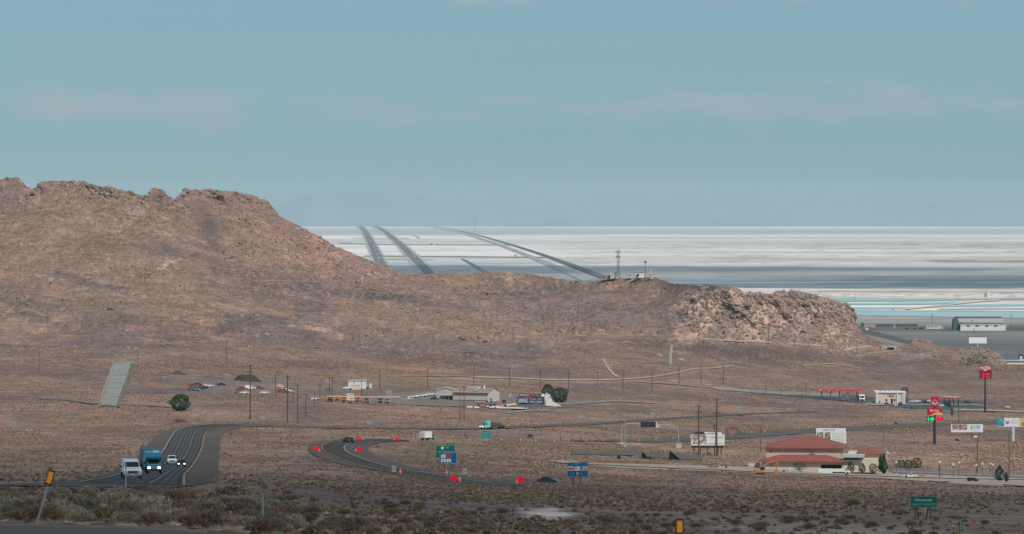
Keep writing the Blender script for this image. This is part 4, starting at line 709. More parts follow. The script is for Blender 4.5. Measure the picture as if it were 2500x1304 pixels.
def wheel(parent, x, y, r, w, rim=True, nm='wheel'):
    t = MB(); t.tube((x-w/2, y, r), (x+w/2, y, r), r, r, 14).build(nm, M_tyre, parent)
    if rim:
        o = [c for c in parent.children][-1]; MB().tube((x-w/2-.015, y, r), (x+w/2+.015, y, r), r*.6, r*.6, 10).build('rim', M_rim, o)
def make_vehicle(kind, paint, label, cat, loc, rz=0.0, group=None, detail=1, lights=False, name=None, tail=False):
    """nose along -y; metres"""
    S = {'car': (4.6, 1.82, 1.45), 'suv': (4.8, 1.9, 1.75), 'pickup': (5.7, 2.0, 1.85), 'van': (5.6, 2.0, 2.3)}[kind]
    Lg, Wd, Ht = S; t = thing(name or kind, label, cat, loc, rz, group); h = Wd/2; f = -Lg/2; r = Lg/2
    gr = .34 if kind == 'car' else .62 if kind == 'pickup' else .45
    if kind == 'car': body = [(f, gr-.08), (f-.02, .62), (f+.12, .78), (f+1.25, .93), (r-.9, .98), (r-.08, .95), (r, .6), (r-.05, gr-.08)]; gh = (f+1.15, f+1.95, r-1.5, r-.75, .93, Ht)
    elif kind == 'suv': body = [(f, gr), (f-.02, .8), (f+.15, 1.0), (f+1.2, 1.12), (r-.1, 1.15), (r, .7), (r-.05, gr)]; gh = (f+1.1, f+1.75, r-.45, r-.12, 1.12, Ht)
    elif kind == 'van': body = [(f, gr-.05), (f, .9), (f+.7, 1.15), (f+.75, 1.2), (r, 1.2), (r, gr-.05)]; gh = (f+.72, f+1.5, r-.1, r, 1.2, Ht)
    else: body = [(f, gr), (f-.03, .85), (f+.12, 1.13), (f+1.45, 1.2), (f+1.5, 1.18), (r-2.0, 1.18), (r, 1.15), (r, .55), (r-.05, gr)]; gh = (f+1.4, f+1.95, f+3.35, f+3.6, 1.18, Ht)
    b = MB().prism(body, -h, h, .05, .9, 1.2)
    b.build('body', paint, t)
    y0, y1, y2, y3, zb, zt = gh; cw = .88 if kind == 'pickup' else .94
    cab = MB().prism([(y0, zb-.01), (y1, zt), (y2, zt), (y3, zb-.01)], -h*cw, h*cw, .16, zb, zt).build('cab', paint, t)
    def gp(v, u):      # windscreen quad between the glasshouse corners, a little proud
        return v
    q = .025; g = MB(); wt = h*cw*.85; wb = h*cw*.99
    dy = (y1-y0); n = Vector((0, -(zt-zb), dy)).normalized()*-1 if False else Vector((0, -(zt-zb), dy)).normalized()*1
    n = Vector((0, -(zt-zb), (y1-y0))).normalized()
    def lerp(a, b_, s): return a+(b_-a)*s
    ws = [(-lerp(wb, wt, .12)*.93, lerp(y0, y1, .12), lerp(zb, zt, .12)), (lerp(wb, wt, .12)*.93, lerp(y0, y1, .12), lerp(zb, zt, .12)), (wt*.93, lerp(y0, y1, .9), lerp(zb, zt, .9)), (-wt*.93, lerp(y0, y1, .9), lerp(zb, zt, .9))]
    MB().add([Vector(v)+n*q for v in ws], [(0, 1, 2, 3)]).build('windscreen', M_glass, t)
    n2 = Vector((0, (zt-zb), (y3-y2))).normalized(); ws = [(v[0], lerp(y3, y2, s), lerp(zb, zt, s)) for v, s in zip(ws, (.15, .15, .88, .88))]
    if kind != 'van': MB().add([Vector(v)+n2*q for v in ws], [(3, 2, 1, 0)]).build('rear_window', M_glass, t)
    for s in (-1, 1):
        xb = s*(lerp(wb, wt, .15)+.03); xt = s*(wt+.035); ya = lerp(y0, y1, .3)+.12; yb_ = lerp(y3, y2, .3)-.12 if kind != 'van' else y1+.9
        MB().add([(xb, ya, lerp(zb, zt, .18)), (xb, yb_, lerp(zb, zt, .18)), (xt, (y2 if kind != 'van' else y1+.9)-.1, lerp(zb, zt, .86)), (xt, y1+.08, lerp(zb, zt, .86))], [(0, 1, 2, 3)]).build('side_window', M_glass, t)
    wr = .33 if kind == 'car' else .44
    for s in (-1, 1):
        for y in (f+.95, r-1.05): wheel(t, s*(h-.11), y, wr, .24, detail > 1)
        hy = f-.045; hz = .68 if kind == 'car' else .85
        MB().box((s*(h-.28), hy, hz), (.36, .06, .2)).build('headlight', M_hl if lights else M_hld, t)
        MB().box((s*(h-.16), r+.02, hz+.08), (.2, .06, .28)).build('tail_light', M_tl, t)
        if detail > 1: MB().box((s*(h+.16), y0+.45, zb+.12), (.24, .12, .2)).build('mirror', M_blk, t)
    MB().box((0, f-.05, hz-.02), (Wd-.95, .06, .26)).build('grille', M_blk, t)
    if detail > 1:
        MB().box((0, f-.09, hz+.0), (Wd-1.0, .05, .05)).build('grille_bar', M_chr, t)
        MB().box((0, .1, .5), (Wd-.35, Lg-.6, .32)).build('undercarriage_shade', M_blk, t)  # black underbody box stands in for the missing contact shadow
        MB().box((0, f-.08, .5), (Wd-.1, .16, .22)).build('bumper', paint if kind != 'pickup' else M_chr, t); MB().box((0, f-.17, .52), (.32, .02, .15)).build('number_plate', C('plate', (.6,.62,.62), .5), t)
    if kind == 'pickup':
        MB().add([(-h+.1, y3+.05, 1.205), (h-.1, y3+.05, 1.205), (h-.1, r-.08, 1.175), (-h+.1, r-.08, 1.175)], [(0, 1, 2, 3)]).build('cargo_bed', M_blk, t)
    return t
def boxtruck(label, cat, loc, rz, cabp, boxp, w=2.4, L_=7.5, h=3.4, lights=False, name='box_truck', detail=1, attic=False, cablen=1.9):
    t = thing(name, label, cat, loc, rz); f = -L_/2; hw = w/2
    c = [(f, .5), (f-.02, 1.15), (f+.25, 1.3), (f+.9, 1.42), (f+1.3, 2.15), (f+cablen, 2.2), (f+cablen, .5)]
    MB().prism(c, -hw*.88, hw*.88, .08, 1.4, 2.2).build('cab', cabp, t)
    n = Vector((0, -.73, .4)).normalized()*.03; a = (f+.95, 1.5); b = (f+1.26, 2.08)
    MB().add([Vector((x, y, z))+n for x, y, z in ((-hw*.74, *a), (hw*.74, *a), (hw*.70, *b), (-hw*.70, *b))], [(0, 1, 2, 3)]).build('windscreen', M_glass, t)
    for s in (-1, 1): MB().add([(s*hw*.89, f+1.2, 1.5), (s*hw*.89, f+cablen-.15, 1.5), (s*hw*.86, f+cablen-.15, 2.05), (s*hw*.86, f+1.35, 2.05)], [(0, 1, 2, 3)]).build('side_window', M_glass, t)
    z0 = .9; top = h
    bx = MB().b2((-hw, f+cablen+.08, z0), (hw, L_/2, top))
    if attic: bx.prism([(f+.55, 2.28), (f+.35, 2.6), (f+.45, top-.004), (f+cablen+.075, top-.004), (f+cablen+.075, 2.28)], -hw+.003, hw-.003)
    bo = bx.build('cargo_box', boxp, t)
    MB().box((0, .6, .62), (w*.7, L_-2.2, .25)).build('chassis', M_blk, t)
    for s in (-1, 1):
        for y in (f+1.0, L_/2-1.6): wheel(t, s*(hw-.2), y, .46, .34, detail > 1)
        MB().box((s*hw*.64, f-.05, .98), (.42, .08, .26)).build('headlight', M_hl if lights else M_hld, t)
        MB().box((s*(hw+.12), f+1.15, 1.62), (.2, .14, .42)).build('mirror', M_blk, t)
    MB().box((0, f-.04, 1.0), (w*.42, .07, .34)).build('grille', M_chr if detail > 1 else M_blk, t); MB().box((0, f-.08, .58), (w*.84, .16, .26)).build('bumper', M_blk, t)
    return t, bo

# ---------------------------------------------------------------- the traffic
def gp(px, py, dz=.32): return P(px, py, dz)
def scaled(o, s): o.scale = (s, s, s); return o
yaw = lambda px: -math.atan((px-CX)/F)
v = make_vehicle('pickup', P_white, 'white pickup truck with chrome grille coming uphill, nearest vehicle at left', 'pickup truck', gp(320, 1173), .16, None, 2, name='pickup_truck'); scaled(v, 1.06)
MB().box((-.55, -2.0, 1.4), (.02, .02, .01)).v
cp = MB().prism([(-.2, 1.16), (-.1, 1.93), (2.8, 1.93), (2.84, 1.16)], -.90, .90, .12, 1.2, 1.93).build('camper_shell', P_white, v)
t, bo = boxtruck('bright teal box truck with lit headlights climbing the left road', 'box truck', gp(373, 1158), .14, P_teal, P_teal, 2.45, 7.2, 3.25, True, 'box_truck', 2, True)
MB().b2((-.1, -2.2, 3.25), (.8, -1.2, 3.45)).build('roof_unit', C('roof_white', (.7,.7,.68), .5), bo); scaled(t, 1.12)
t = thing('semi_trailer_truck', 'dark grey truck with tall trailer half hidden behind the teal box truck', 'truck', gp(361, 1149), .12)
boxg = C('dark_trailer', (.075,.095,.115), .6)
MB().b2((-1.3, -2.0, 1.1), (1.3, 10.5, 4.1)).build('trailer', boxg, t); MB().b2((1.0, -2.05, 3.0), (1.34, -2.0, 4.1)).build('trim', C('teal_trim', (.12,.34,.36), .5), t)
MB().prism([(-6.2, .6), (-6.25, 1.5), (-5.9, 1.75), (-4.9, 1.85), (-4.5, 2.9), (-3.0, 3.0), (-3.0, .6)], -1.15, 1.15, .06, 1.8, 3.0).build('cab', boxg, t)
MB().add([(-.95, -4.93, 1.95), (.95, -4.93, 1.95), (.9, -4.6, 2.75), (-.9, -4.6, 2.75)], [(0, 1, 2, 3)]).build('windscreen', M_glass, t)
for s in (-1, 1):
    for y in (-5.3, -3.0, 7.5, 9.0): wheel(t, s*1.05, y, .5, .4, False)
scaled(t, 1.05)
v = make_vehicle('pickup', P_white, 'white pickup truck with dark grille, second in line behind the teal truck', 'pickup truck', gp(419, 1136), .13, None, 2, name='pickup_truck'); scaled(v, 1.12)
v = make_vehicle('suv', P_black, 'black car with two lit headlights beside the farther white pickup', 'car', gp(442, 1143), .13, None, 2, True, name='car'); scaled(v, .98)
v = make_vehicle('suv', P_black, 'small black car with red tail lights rounding the bend of the right road', 'car', gp(850, 1083), PI+.5, None, 2, name='car')
v = make_vehicle('car', P_grn, 'low dark green car half sunk behind the brush right of the red diamond', 'car', gp(1338, 1183), 1.15, None, 2, name='car')
t, bo = boxtruck('white box truck with grey cab driving away behind the green exit sign', 'box truck', gp(1043, 1077), PI-.55+.15, P_gry, C('box_white', (.72,.72,.69), .5), 2.3, 6.4, 3.0, False, 'box_truck'); t.rotation_euler.z = PI*.5+1.0; MB().b2((-.9, 3.2, 1.0), (.9, 3.235, 2.85)).build('rear_door', C('box_white2', (.62,.62,.58), .5), bo)
# teal lorry with a flat bed
t = thing('flatbed_lorry', 'pale teal sleeper cab lorry pulling a low dark flatbed load on the crossing road', 'lorry', gp(1200, 1049), -.95)
MB().prism([(-5.6, .6), (-5.65, 1.45), (-5.4, 1.7), (-4.1, 1.9), (-3.8, 2.8), (-3.3, 2.95), (-2.9, 3.85), (-1.3, 3.95), (-1.3, .8)], -1.2, 1.2, .08, 2.0, 3.9).build('cab', P_ltl, t)
MB().add([(-1.0, -4.13, 2.0), (1.0, -4.13, 2.0), (.95, -3.87, 2.72), (-.95, -3.87, 2.72)], [(0, 1, 2, 3)]).build('windscreen', M_glass, t)
for s in (-1, 1):
    MB().add([(s*1.215, -3.7, 2.05), (s*1.215, -2.9, 2.05), (s*1.2, -2.9, 2.7), (s*1.2, -3.55, 2.7)], [(0, 1, 2, 3)]).build('side_window', M_glass, t)
    MB().box((s*.85, -5.7, 1.15), (.4, .1, .3)).build('headlight', M_hl, t)
    for y in (-4.7, -1.6, -.4, 4.6, 5.9): wheel(t, s*1.0, y, .5, .4, False)
MB().box((0, -5.72, .75), (2.3, .2, .35)).build('bumper', M_blk, t); MB().box((0, -5.68, 1.35), (1.1, .06, .6)).build('grille', M_chr, t)
MB().prism([(-.9, 1.0), (-.8, 2.7), (4.0, 2.65), (5.3, 1.9), (6.6, 1.3), (6.9, 1.0)], -1.15, 1.15).build('load', C('tarp_dark', (.05,.06,.065), .7), t); MB().b2((-1.2, -1.2, .85), (1.2, 7.4, 1.0)).build('flatbed', M_blk, t); scaled(t, .92)

# ---------------------------------------------------------------- poles
def pole(px, yb_, yt, m=M_wood, arms=1, wpx=None, name='utility_pole', base='wooden utility pole', group='utility poles on the plain', flat=False):
    p = PF(px, yb_) if flat else P(px, yb_, -.2); k = KF(yb_) if flat else K(px, yb_); h = (yb_-yt)*k
    lab = auto(('tall ' if yb_-yt > 100 else '')+base, px, (yb_+yt)/2); t = thing(name, lab, 'pole', p, random.uniform(-.25, .25), group)
    r = (wpx or max(1.25, min(3.2, (yb_-yt)/42)))*k/2
    MB().tube((0, 0, 0), (0, 0, h), r*1.1, r*.8, 7).build('pole', m, t)
    if arms:
        for i in range(arms): MB().box((0, -r, h-h*.04-i*h*.11), (max(2.4, h*.13), r*1.2, r*1.1)).build('crossarm', m, t)
        mb = MB()
        for s in (-1, -.45, .45, 1): mb.tube((s*max(1.1, h*.06), -r, h-h*.035), (s*max(1.1, h*.06), -r, h-h*.035+.35), .07, .05, 5)
        mb.build('insulator', C('insulator', (.25,.2,.18), .5), t)
    return t
for a in [(611,1025,887,2,3.4),(702,1033,914,1,3.4),(727,1028,937,1,2.6),(747,1015,960,1,2.4),(673,967,914,1,2.2),(768,992,953,0,1.6),(781,977,937,1,1.9),(804,963,919,1,1.8),(811,980,920,2,2.0),(716,983,937,0,1.6),(554,896,832,1,1.8),(883,967,928,1,1.9),(927,951,902,1,2.0),(945,907,878,1,1.3),(1044,948,899,1,2.0),(1157,940,897,1,1.9),(1244,945,896,1,1.9),(1319,948,905,1,1.8),(1388,950,902,1,1.8),(1458,941,907,1,1.6),(1133,1027,942,1,2.6),(1123,1024,945,0,1.6),(1521,947,902,1,1.8),(1592,952,907,1,1.8),(1658,936,893,1,1.7),(1712,936,893,1,1.6),(1766,938,890,1,1.8),(1829,897,855,1,1.5),(1869,959,931,0,1.4),(1907,964,938,0,1.4),(1968,966,938,0,1.4),
          (1706,1112,986,3,3.4),(1750,1114,969,3,3.4),(1745,1112,1035,1,2.8),(1857,1104,1038,1,2.6),(2157,1086,1040,1,1.6),(2464,1165,1051,1,3.0),(2341,1032,995,1,3.0),(1956,1063,1042,0,1.6),(2040,1098,1034,1,2.2),(2049,1098,1034,1,2.2),
          (1411,784,745,1,1.4),(1876,837,791,1,1.5),(1940,848,816,1,1.4),(1975,851,828,0,1.3),(2006,854,836,0,1.3),(2033,854,838,0,1.2),(2063,859,830,1,1.5),(2092,863,831,1,1.5),(2118,866,850,1,1.3),(96,913,857,1,1.8),(336,905,844,1,1.6),(2350,997,965,1,1.2)]:
    pole(a[0], a[1], a[2], M_wood if a[2] > 880 and a[0] < 1800 else M_wood2, a[3], a[4])
for a in [(2276,795,767),(2468,796,767),(2192,793,781),(2087,732,717)]: pole(a[0], a[1], a[2], M_wood2, 1, 1.2, flat=True, group='poles standing on the flat')
def lamp(px, yb_, yt, two=False, thick=1.6, head=(.8,.8,.76), m=M_dsteel, lab='dark lamp post with a pale head'):
    p = P(px, yb_, -.1); k = K(px, yb_); h = (yb_-yt)*k; t = thing('street_lamp', auto(lab, px, yb_-15), 'lamp post', p, 0, 'lamp posts round the parking area')
    MB().tube((0, 0, 0), (0, 0, h-.35), thick*k/2, thick*k*.4, 7).build('pole', m, t); MB().tube((0, 0, h-.4), (0, 0, h+.25), .28, .42, 8).build('lamp_head', C('lamp_head', head, .4), t); MB().box((0, 0, .25), (.9, .9, .5)).build('footing', M_conc, t)
for a in [(2188,1158,1127),(2294,1168,1127,0,3),(2327,1168,1133),(2341,1159,1128),(2383,1167,1134),(2398,1167,1131),(2418,1163,1131),(2424,1168,1133)]: lamp(*a[:3], thick=a[4] if len(a) > 4 else 1.7)
p = P(2386, 1157); k = K(2386, 1157); t = thing('flood_light_mast', 'tall wooden mast with a white floodlight on top below the $100 billboard', 'light mast', p); MB().tube((0, 0, 0), (0, 0, 92*k), 1.4*k, 1.1*k, 8).build('mast', M_wood, t); MB().box((-4*k, 0, 91*k), (8*k, 2*k, 3.5*k), 0).build('floodlight', C('flood_white', (.8,.8,.78), .4), t)
p = P(1526, 1091); k = K(1526, 1091); t = thing('light_mast', 'thin grey steel mast beside the left leg of the message board arch', 'light mast', p); MB().tube((0, 0, 0), (0, 0, 84*k), 1.0*k, .5*k, 8).build('mast', M_steel, t); MB().tube((0, 0, 84*k), (0, -1.5*k, 85*k), .5*k, .6*k, 6).build('lamp_head', M_steel, t); MB().box((0, 0, .3), (1, 1, .6)).build('footing', M_conc, t)
# ---------------------------------------------------------------- signs
def lattice(mb, x, z0, z1, r=.05): mb.tube((x, .06, z0), (x, .06, z1), r, r, 6)
G_ = C('sign_green', (.0,.13,.085), .5, var=.05); B_ = C('sign_blue', (.0,.10,.26), .5, var=.05); Wt = C('sign_white', (.70,.70,.68), .5, var=.05); LB = C('sign_edge', (.30,.42,.46), .5); M_bb = C('billboard_white', (.66,.69,.68), .6, var=.06); M_txt = C('dark_lettering', (.05,.06,.09), .6); M_rd = C('sign_red', (.42,.0,.03), .45, var=.04)
def sign_base(name, label, cat, x0, x1, y0, y1, yb, dk=1.0, group=None):
    """returns thing, pixel size k, and a function from photo pixels to local x, z"""
    cx = (x0+x1)/2; p = P(cx, yb, -.15); k = K(cx, yb); t = thing(name, label, cat, p, 0, group)
    return t, k, (lambda X, Y: ((X-cx)*k, (yb-Y)*k+.15))
def panel(t, f, k, x0, x1, y0, y1, m, edge=None, th=.12, name='panel', yoff=0.0):
    a = f(x0, y1); b = f(x1, y0)
    o = MB().b2((a[0], yoff, a[1]), (b[0], yoff+th, b[1])).build(name, m, t)
    if edge:
        w = .55*k; e = MB(); e.b2((a[0], yoff-.03, a[1]), (b[0], yoff-.002, a[1]+w)).b2((a[0], yoff-.03, b[1]-w), (b[0], yoff-.002, b[1])).b2((a[0], yoff-.03, a[1]+w), (a[0]+w, yoff-.002, b[1]-w)).b2((b[0]-w, yoff-.03, a[1]+w), (b[0], yoff-.002, b[1]-w)); e.build('border', edge, o)
    return o
def rect(o, f, x0, x1, y0, y1, m, name='picture', y=-.02):
    a = f(x0, y1); b = f(x1, y0); return MB().add([(a[0], y, a[1]), (b[0], y, a[1]), (b[0], y, b[1]), (a[0], y, b[1])], [(0, 1, 2, 3)]).build(name, m, o)
def txt(o, f, k, s, cx, cy, hpx, m, wpx=None, name='lettering', y=-.05, shear=0.0):
    c = f(cx, cy); return MB().text(s, c[0], c[1], hpx*k, None if wpx is None else wpx*k, y=y, shear=shear, back=wpx is not None).build(name, m, o)
def posts(t, f, k, xs, ytop, yb, m=M_dsteel, r=.09, slant=0):
    for x in xs:
        a = f(x, yb); b = f(x-slant if x < 0 else x, ytop); MB().tube((a[0], .1, 0), (b[0], .1, b[1]), r, r, 7).build('post', m, t)

# town sign
t, k, f = sign_base('road_sign', 'green town sign reading Wendover next 2 exits on steel legs at lower right', 'road sign', 2223, 2287, 1213, 1239, 1268)
pn = panel(t, f, k, 2223, 2287, 1212, 1238.5, G_, C('sign_edge_teal', (.12,.38,.33), .5)); txt(pn, f, k, 'Wendover', 2254, 1220.5, 6.6, C('sign_letter', (.42,.62,.58), .5), 44); txt(pn, f, k, 'NEXT 2 EXITS', 2255, 1231.5, 4.6, C('sign_letter2', (.22,.48,.42), .5), 56)
for x, sl_ in ((2235, 0), (2239, 5), (2267, -5), (2273, 0)):
    a = f(x+sl_, 1268); b = f(x, 1238); MB().tube((a[0], .15+(.6 if sl_ else 0), 0), (b[0], .15, b[1]), .07, .07, 6).build('leg', M_dsteel, t)
# exit sign pair
t, k, f = sign_base('road_sign', 'large green exit sign with a white shield behind the blue food sign', 'road sign', 1064, 1111, 1088, 1119, 1150)
pn = panel(t, f, k, 1064, 1111, 1088, 1119, G_, LB); MB().b2((f(1089, 1088)[0], 0, f(1, 1088)[1]+.01), (f(1110, 1)[0], .12, f(1, 1082)[1])).build('exit_tab', G_, t)
lt = C('sign_letter3', (.35,.55,.50), .5); txt(pn, f, k, 'EXIT 410', 1100, 1085, 2.8, lt, 17); txt(pn, f, k, 'West Wendover', 1087, 1103, 3.4, lt, 38); txt(pn, f, k, 'EAST', 1092, 1092.5, 2.8, lt, 9)
MB().add([(f(1080, 1)[0]+x*k, -.04, f(1, 1094)[1]+z*k) for x, z in ((-3.6, 2.6), (-2.0, 3.4), (0, 2.8), (2.0, 3.4), (3.6, 2.6), (3.6, -.5), (2.2, -2.8), (0, -4), (-2.2, -2.8), (-3.6, -.5))], [tuple(range(10))]).build('shield', Wt, pn)
posts(t, f, k, (1072, 1103), 1119, 1150)
t, k, f = sign_base('road_sign', 'blue food sign with four small logo squares in front of the green exit sign', 'road sign', 1074, 1115, 1104, 1132, 1156)
pn = panel(t, f, k, 1074, 1115, 1104, 1131.5, B_, LB); txt(pn, f, k, 'FOOD EXIT 410', 1094, 1107, 2.4, C('sign_letter4', (.18,.42,.55), .5), 26)
rc = C('logo_red', (.5,.03,.04), .5); pk_ = C('logo_pink', (.55,.33,.32), .5); tn = C('logo_tan', (.36,.25,.2), .5)
for x0, x1, y0, y1, m1, m2 in ((1077, 1088, 1110, 1118, Wt, pk_), (1090, 1101, 1110, 1118, rc, rc), (1077, 1088, 1120.5, 1128.5, Wt, tn), (1090, 1101, 1120.5, 1128.5, Wt, pk_)):
    q = rect(pn, f, x0, x1, y0, y1, m1, 'logo_plate'); c_ = f((x0+x1)/2, (y0+y1)/2); MB().disc((c_[0], -.04, c_[1]), 2.7*k, 14).build('emblem', m2, q)
posts(t, f, k, (1085, 1098), 1131, 1156)
# three column services sign
t, k, f = sign_base('road_sign', 'wide blue services sign in three columns with white logo plates on leaning legs', 'road sign', 1384, 1435, 1129, 1165, 1190)
pn = panel(t, f, k, 1384.5, 1435.5, 1129, 1164.5, B_, LB); sl4 = C('sign_letter5', (.25,.45,.55), .5)
txt(pn, f, k, 'EXIT 410', 1409, 1132.5, 2.6, sl4, 15)
for s_, x in (('GAS', 1392), ('FOOD', 1410), ('LODGING', 1427)): txt(pn, f, k, s_, x, 1136.5, 2.2, sl4, 8 if len(s_) < 5 else 13)
for x0, x1, m1, m2, sh in ((1386, 1399.5, Wt, rc, 0), (1403, 1416, Wt, C('logo_navy', (.06,.05,.16), .5), 1), (1420.5, 1434, C('plate_dull', (.42,.48,.5), .5), C('logo_brown', (.3,.2,.18), .5), 2)):
    q = rect(pn, f, x0, x1, 1139.5, 1149, m1, 'logo_plate'); c_ = f((x0+x1)/2, 1144.2)
    if sh == 0: MB().box((c_[0], -.05, c_[1]), (12*k, .02, 5*k)).build('emblem', m2, q)
    elif sh == 1: MB().disc((c_[0]-2.8*k, -.04, c_[1]), 2.2*k, 12).build('emblem', m2, q); MB().disc((c_[0]+3*k, -.04, c_[1]), 2.4*k, 12).build('emblem', pk_, q)
    else: MB().add([(c_[0]-6*k, -.04, c_[1]+1.5*k), (c_[0]+6*k, -.04, c_[1]+1.5*k), (c_[0]+1.5*k, -.04, c_[1]-4*k), (c_[0]-1.5*k, -.04, c_[1]-4*k)], [(0, 1, 2, 3)]).build('emblem', m2, q)
q = rect(pn, f, 1403, 1416.5, 1152, 1162.5, M_blk, 'logo_plate'); c_ = f(1410, 1157); MB().disc((c_[0], -.04, c_[1]), 3.6*k, 14, e=1.3).build('emblem', C('logo_orange', (.65,.3,.1), .5), q); MB().disc((c_[0]+.6*k, -.06, c_[1]-1*k), 2.3*k, 12).build('emblem', rc, q)
rect(pn, f, 1401, 1401.7, 1136, 1163, LB, 'divider'); rect(pn, f, 1418, 1418.7, 1136, 1163, LB, 'divider')
for x, sl_ in ((1398, 3), (1400, 0), (1418, -6), (1420, 0)):
    a = f(x+sl_, 1190); b = f(x, 1164); MB().tube((a[0], .15+(.8 if sl_ else 0), 0), (b[0], .15, b[1]), .08, .08, 6).build('leg', C('rust_steel', (.12,.07,.06), .8), t)
# small green sign under the lorry
t, k, f = sign_base('road_sign', 'small green and teal road sign directly below the teal lorry', 'road sign', 1174, 1198, 1051, 1073, 1077)
pn = panel(t, f, k, 1174.5, 1198.5, 1051, 1074, C('sign_teal', (.0,.19,.19), .5), LB)
for y, s_ in ((1055.5, 'Airport Way'), (1061, 'Wendover Blvd'), (1066, 'West 1'), (1071, 'EXIT ONLY')): txt(pn, f, k, s_, 1186, y, 2.4, sl4, 17)
posts(t, f, k, (1179, 1194), 1074, 1077, r=.07)
# grey backs of road signs
for x, y0, y1, yb, w, lab in ((950, 952, 967, 972, 13, 'grey back of a shield sign on a white post left of the garage'), (1108, 1024, 1037, 1042, 6, 'narrow grey sign back left of the teal lorry'), (1418, 1014, 1022, 1029, 15, 'grey blue sign back below the right end of the dirt bank'), (1803, 993, 1003, 1007, 12, 'grey sign back on the plain right of the tall poles'), (901, 1026, 1035, 1039, 12, 'faint grey sign back on the plain between two roads'), (640, 1015, 1022, 1026, 14, 'pale blue grey sign back beside the tallest pole base'), (1593, 1006, 1015, 1019, 10, 'pale grey sign frame on the plain above the message board'), (1925, 996, 1002, 1006, 12, 'low grey sign back between the plain and the fuel canopy road')):
    t, k, f = sign_base('blank_road_sign', lab, 'road sign', x-w/2, x+w/2, y0, y1, yb); panel(t, f, k, x-w/2, x+w/2, y0, y1, C('sign_back_grey', (.23,.27,.29), .5)); posts(t, f, k, (x-w*.2, x+w*.2), y1, yb, M_steel, .07)
# speed limit signs
for x, y0, y1, yb, s_, lab in ((961.5, 1138, 1152, 1158, '55', 'white 55 speed sign on the outside of the right road'), (1135, 1144, 1158, 1162, '55', 'white speed limit panel beside the largest red diamond')):
    t, k, f = sign_base('speed_sign', lab, 'speed sign', x-5, x+5, y0, y1, yb); pn = panel(t, f, k, x-4.6, x+4.6, y0, y1, C('sign_pale', (.50,.53,.50), .6)); txt(pn, f, k, s_, x, (y0+y1)/2-2, 5.5, M_txt, 7); txt(pn, f, k, 'LIMIT', x, y1-3, 2.0, M_txt, 7); posts(t, f, k, (x,), y1, yb, r=.06); MB().box((0, .1, .15), (.8, .8, .3)).build('base', M_blk, t)
# red diamonds
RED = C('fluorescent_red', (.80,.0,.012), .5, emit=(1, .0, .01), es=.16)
for x, y, r, yb, lab in ((772, 1095, 7.5, 1103, 'red diamond sign at the far left of the bend, outside the yellow line'), (878, 1097, 7.7, 1106, 'red diamond sign on the inner verge of the bend below the other one'), (876.5, 1069, 6.2, 1077, 'red diamond sign above the bend, right of the dark car'), (970, 1070, 5.6, 1077, 'small red diamond sign left of the white box truck'), (1107, 1168, 10, 1178, 'largest red diamond sign below the blue food sign'), (1272, 1171, 9.6, 1182, 'red diamond sign right of the road end, left of the blue services sign')):
    p = P(x, yb, 0); k = K(x, yb); t = thing('warning_sign', lab, 'warning sign', p, random.uniform(-.1, .1), 'red diamond signs at the roadworks'); cz = (yb-y)*k
    MB().ext([(0, cz+r*k), (-r*k, cz), (0, cz-r*k), (r*k, cz)], -.05, .05).build('panel', RED, t); MB().tube((0, .1, 0), (0, .1, cz), .05, .05, 6).build('post', M_dsteel, t)
    b = MB(); b.tube((-.7, .1, .06), (.7, .1, .06), .06, .06, 5).tube((0, -.6, .06), (0, .8, .06), .06, .06, 5); b.build('foot', C('foot_white', (.5,.5,.5), .5), t)
M_or = C('barrel_orange', (.72,.13,.05), .6, var=.05); M_orw = C('barrel_white', (.6,.55,.52), .6)
def barrel(x, yb, lab, s=1.0, kind='traffic_barrel'):
    t = thing(kind, lab, 'traffic barrel' if kind == 'traffic_barrel' else 'traffic cone', P(x, yb, 0), 0, 'orange barrels along the far road' if kind == 'traffic_barrel' else 'orange cones by the right road')
    if kind == 'traffic_barrel':
        MB().tube((0, 0, .12), (0, 0, 1.12*s), .33*s, .26*s, 10).build('barrel', M_or, t); MB().tube((0, 0, .45*s), (0, 0, .6*s), .315*s, .305*s, 10, False).build('band', M_orw, t); MB().tube((0, 0, 0), (0, 0, .12), .42*s, .4*s, 8).build('base', M_blk, t)
    else:
        MB().tube((0, 0, .05), (0, 0, 1.1*s), .28*s, .05*s, 10).build('cone', M_or, t); MB().tube((0, 0, .45*s), (0, 0, .65*s), .20*s, .15*s, 10, False).build('band', M_orw, t); MB().box((0, 0, .03), (.75*s, .75*s, .06)).build('base', M_or, t)
nth = ['first', 'second', 'third', 'fourth', 'fifth', 'sixth', 'seventh', 'eighth', 'ninth', 'tenth', 'eleventh', 'twelfth', 'thirteenth', 'fourteenth', 'fifteenth', 'sixteenth', 'seventeenth', 'eighteenth', 'nineteenth', 'twentieth', 'twenty first', 'twenty second', 'twenty third', 'twenty fourth', 'twenty fifth', 'twenty sixth']
for i, (x, y) in enumerate([(1147,1078),(1186,1078),(1223,1077),(1270,1078),(1307,1079),(1353,1079),(1388,1078),(1430,1078),(1472,1078),(1517,1078),(1560,1078),(1601,1075),(1644,1073),(1685,1070),(1834,1058),(1866,1056),(1952,1049),(1973,1047),(2077,1040),(2111,1039),(2141,1039),(2171,1036),(2322,1034),(2357,1029),(2384,1028)]):
    barrel(x, y, f'{nth[i]} orange traffic barrel from the left along the far road', 1.05)
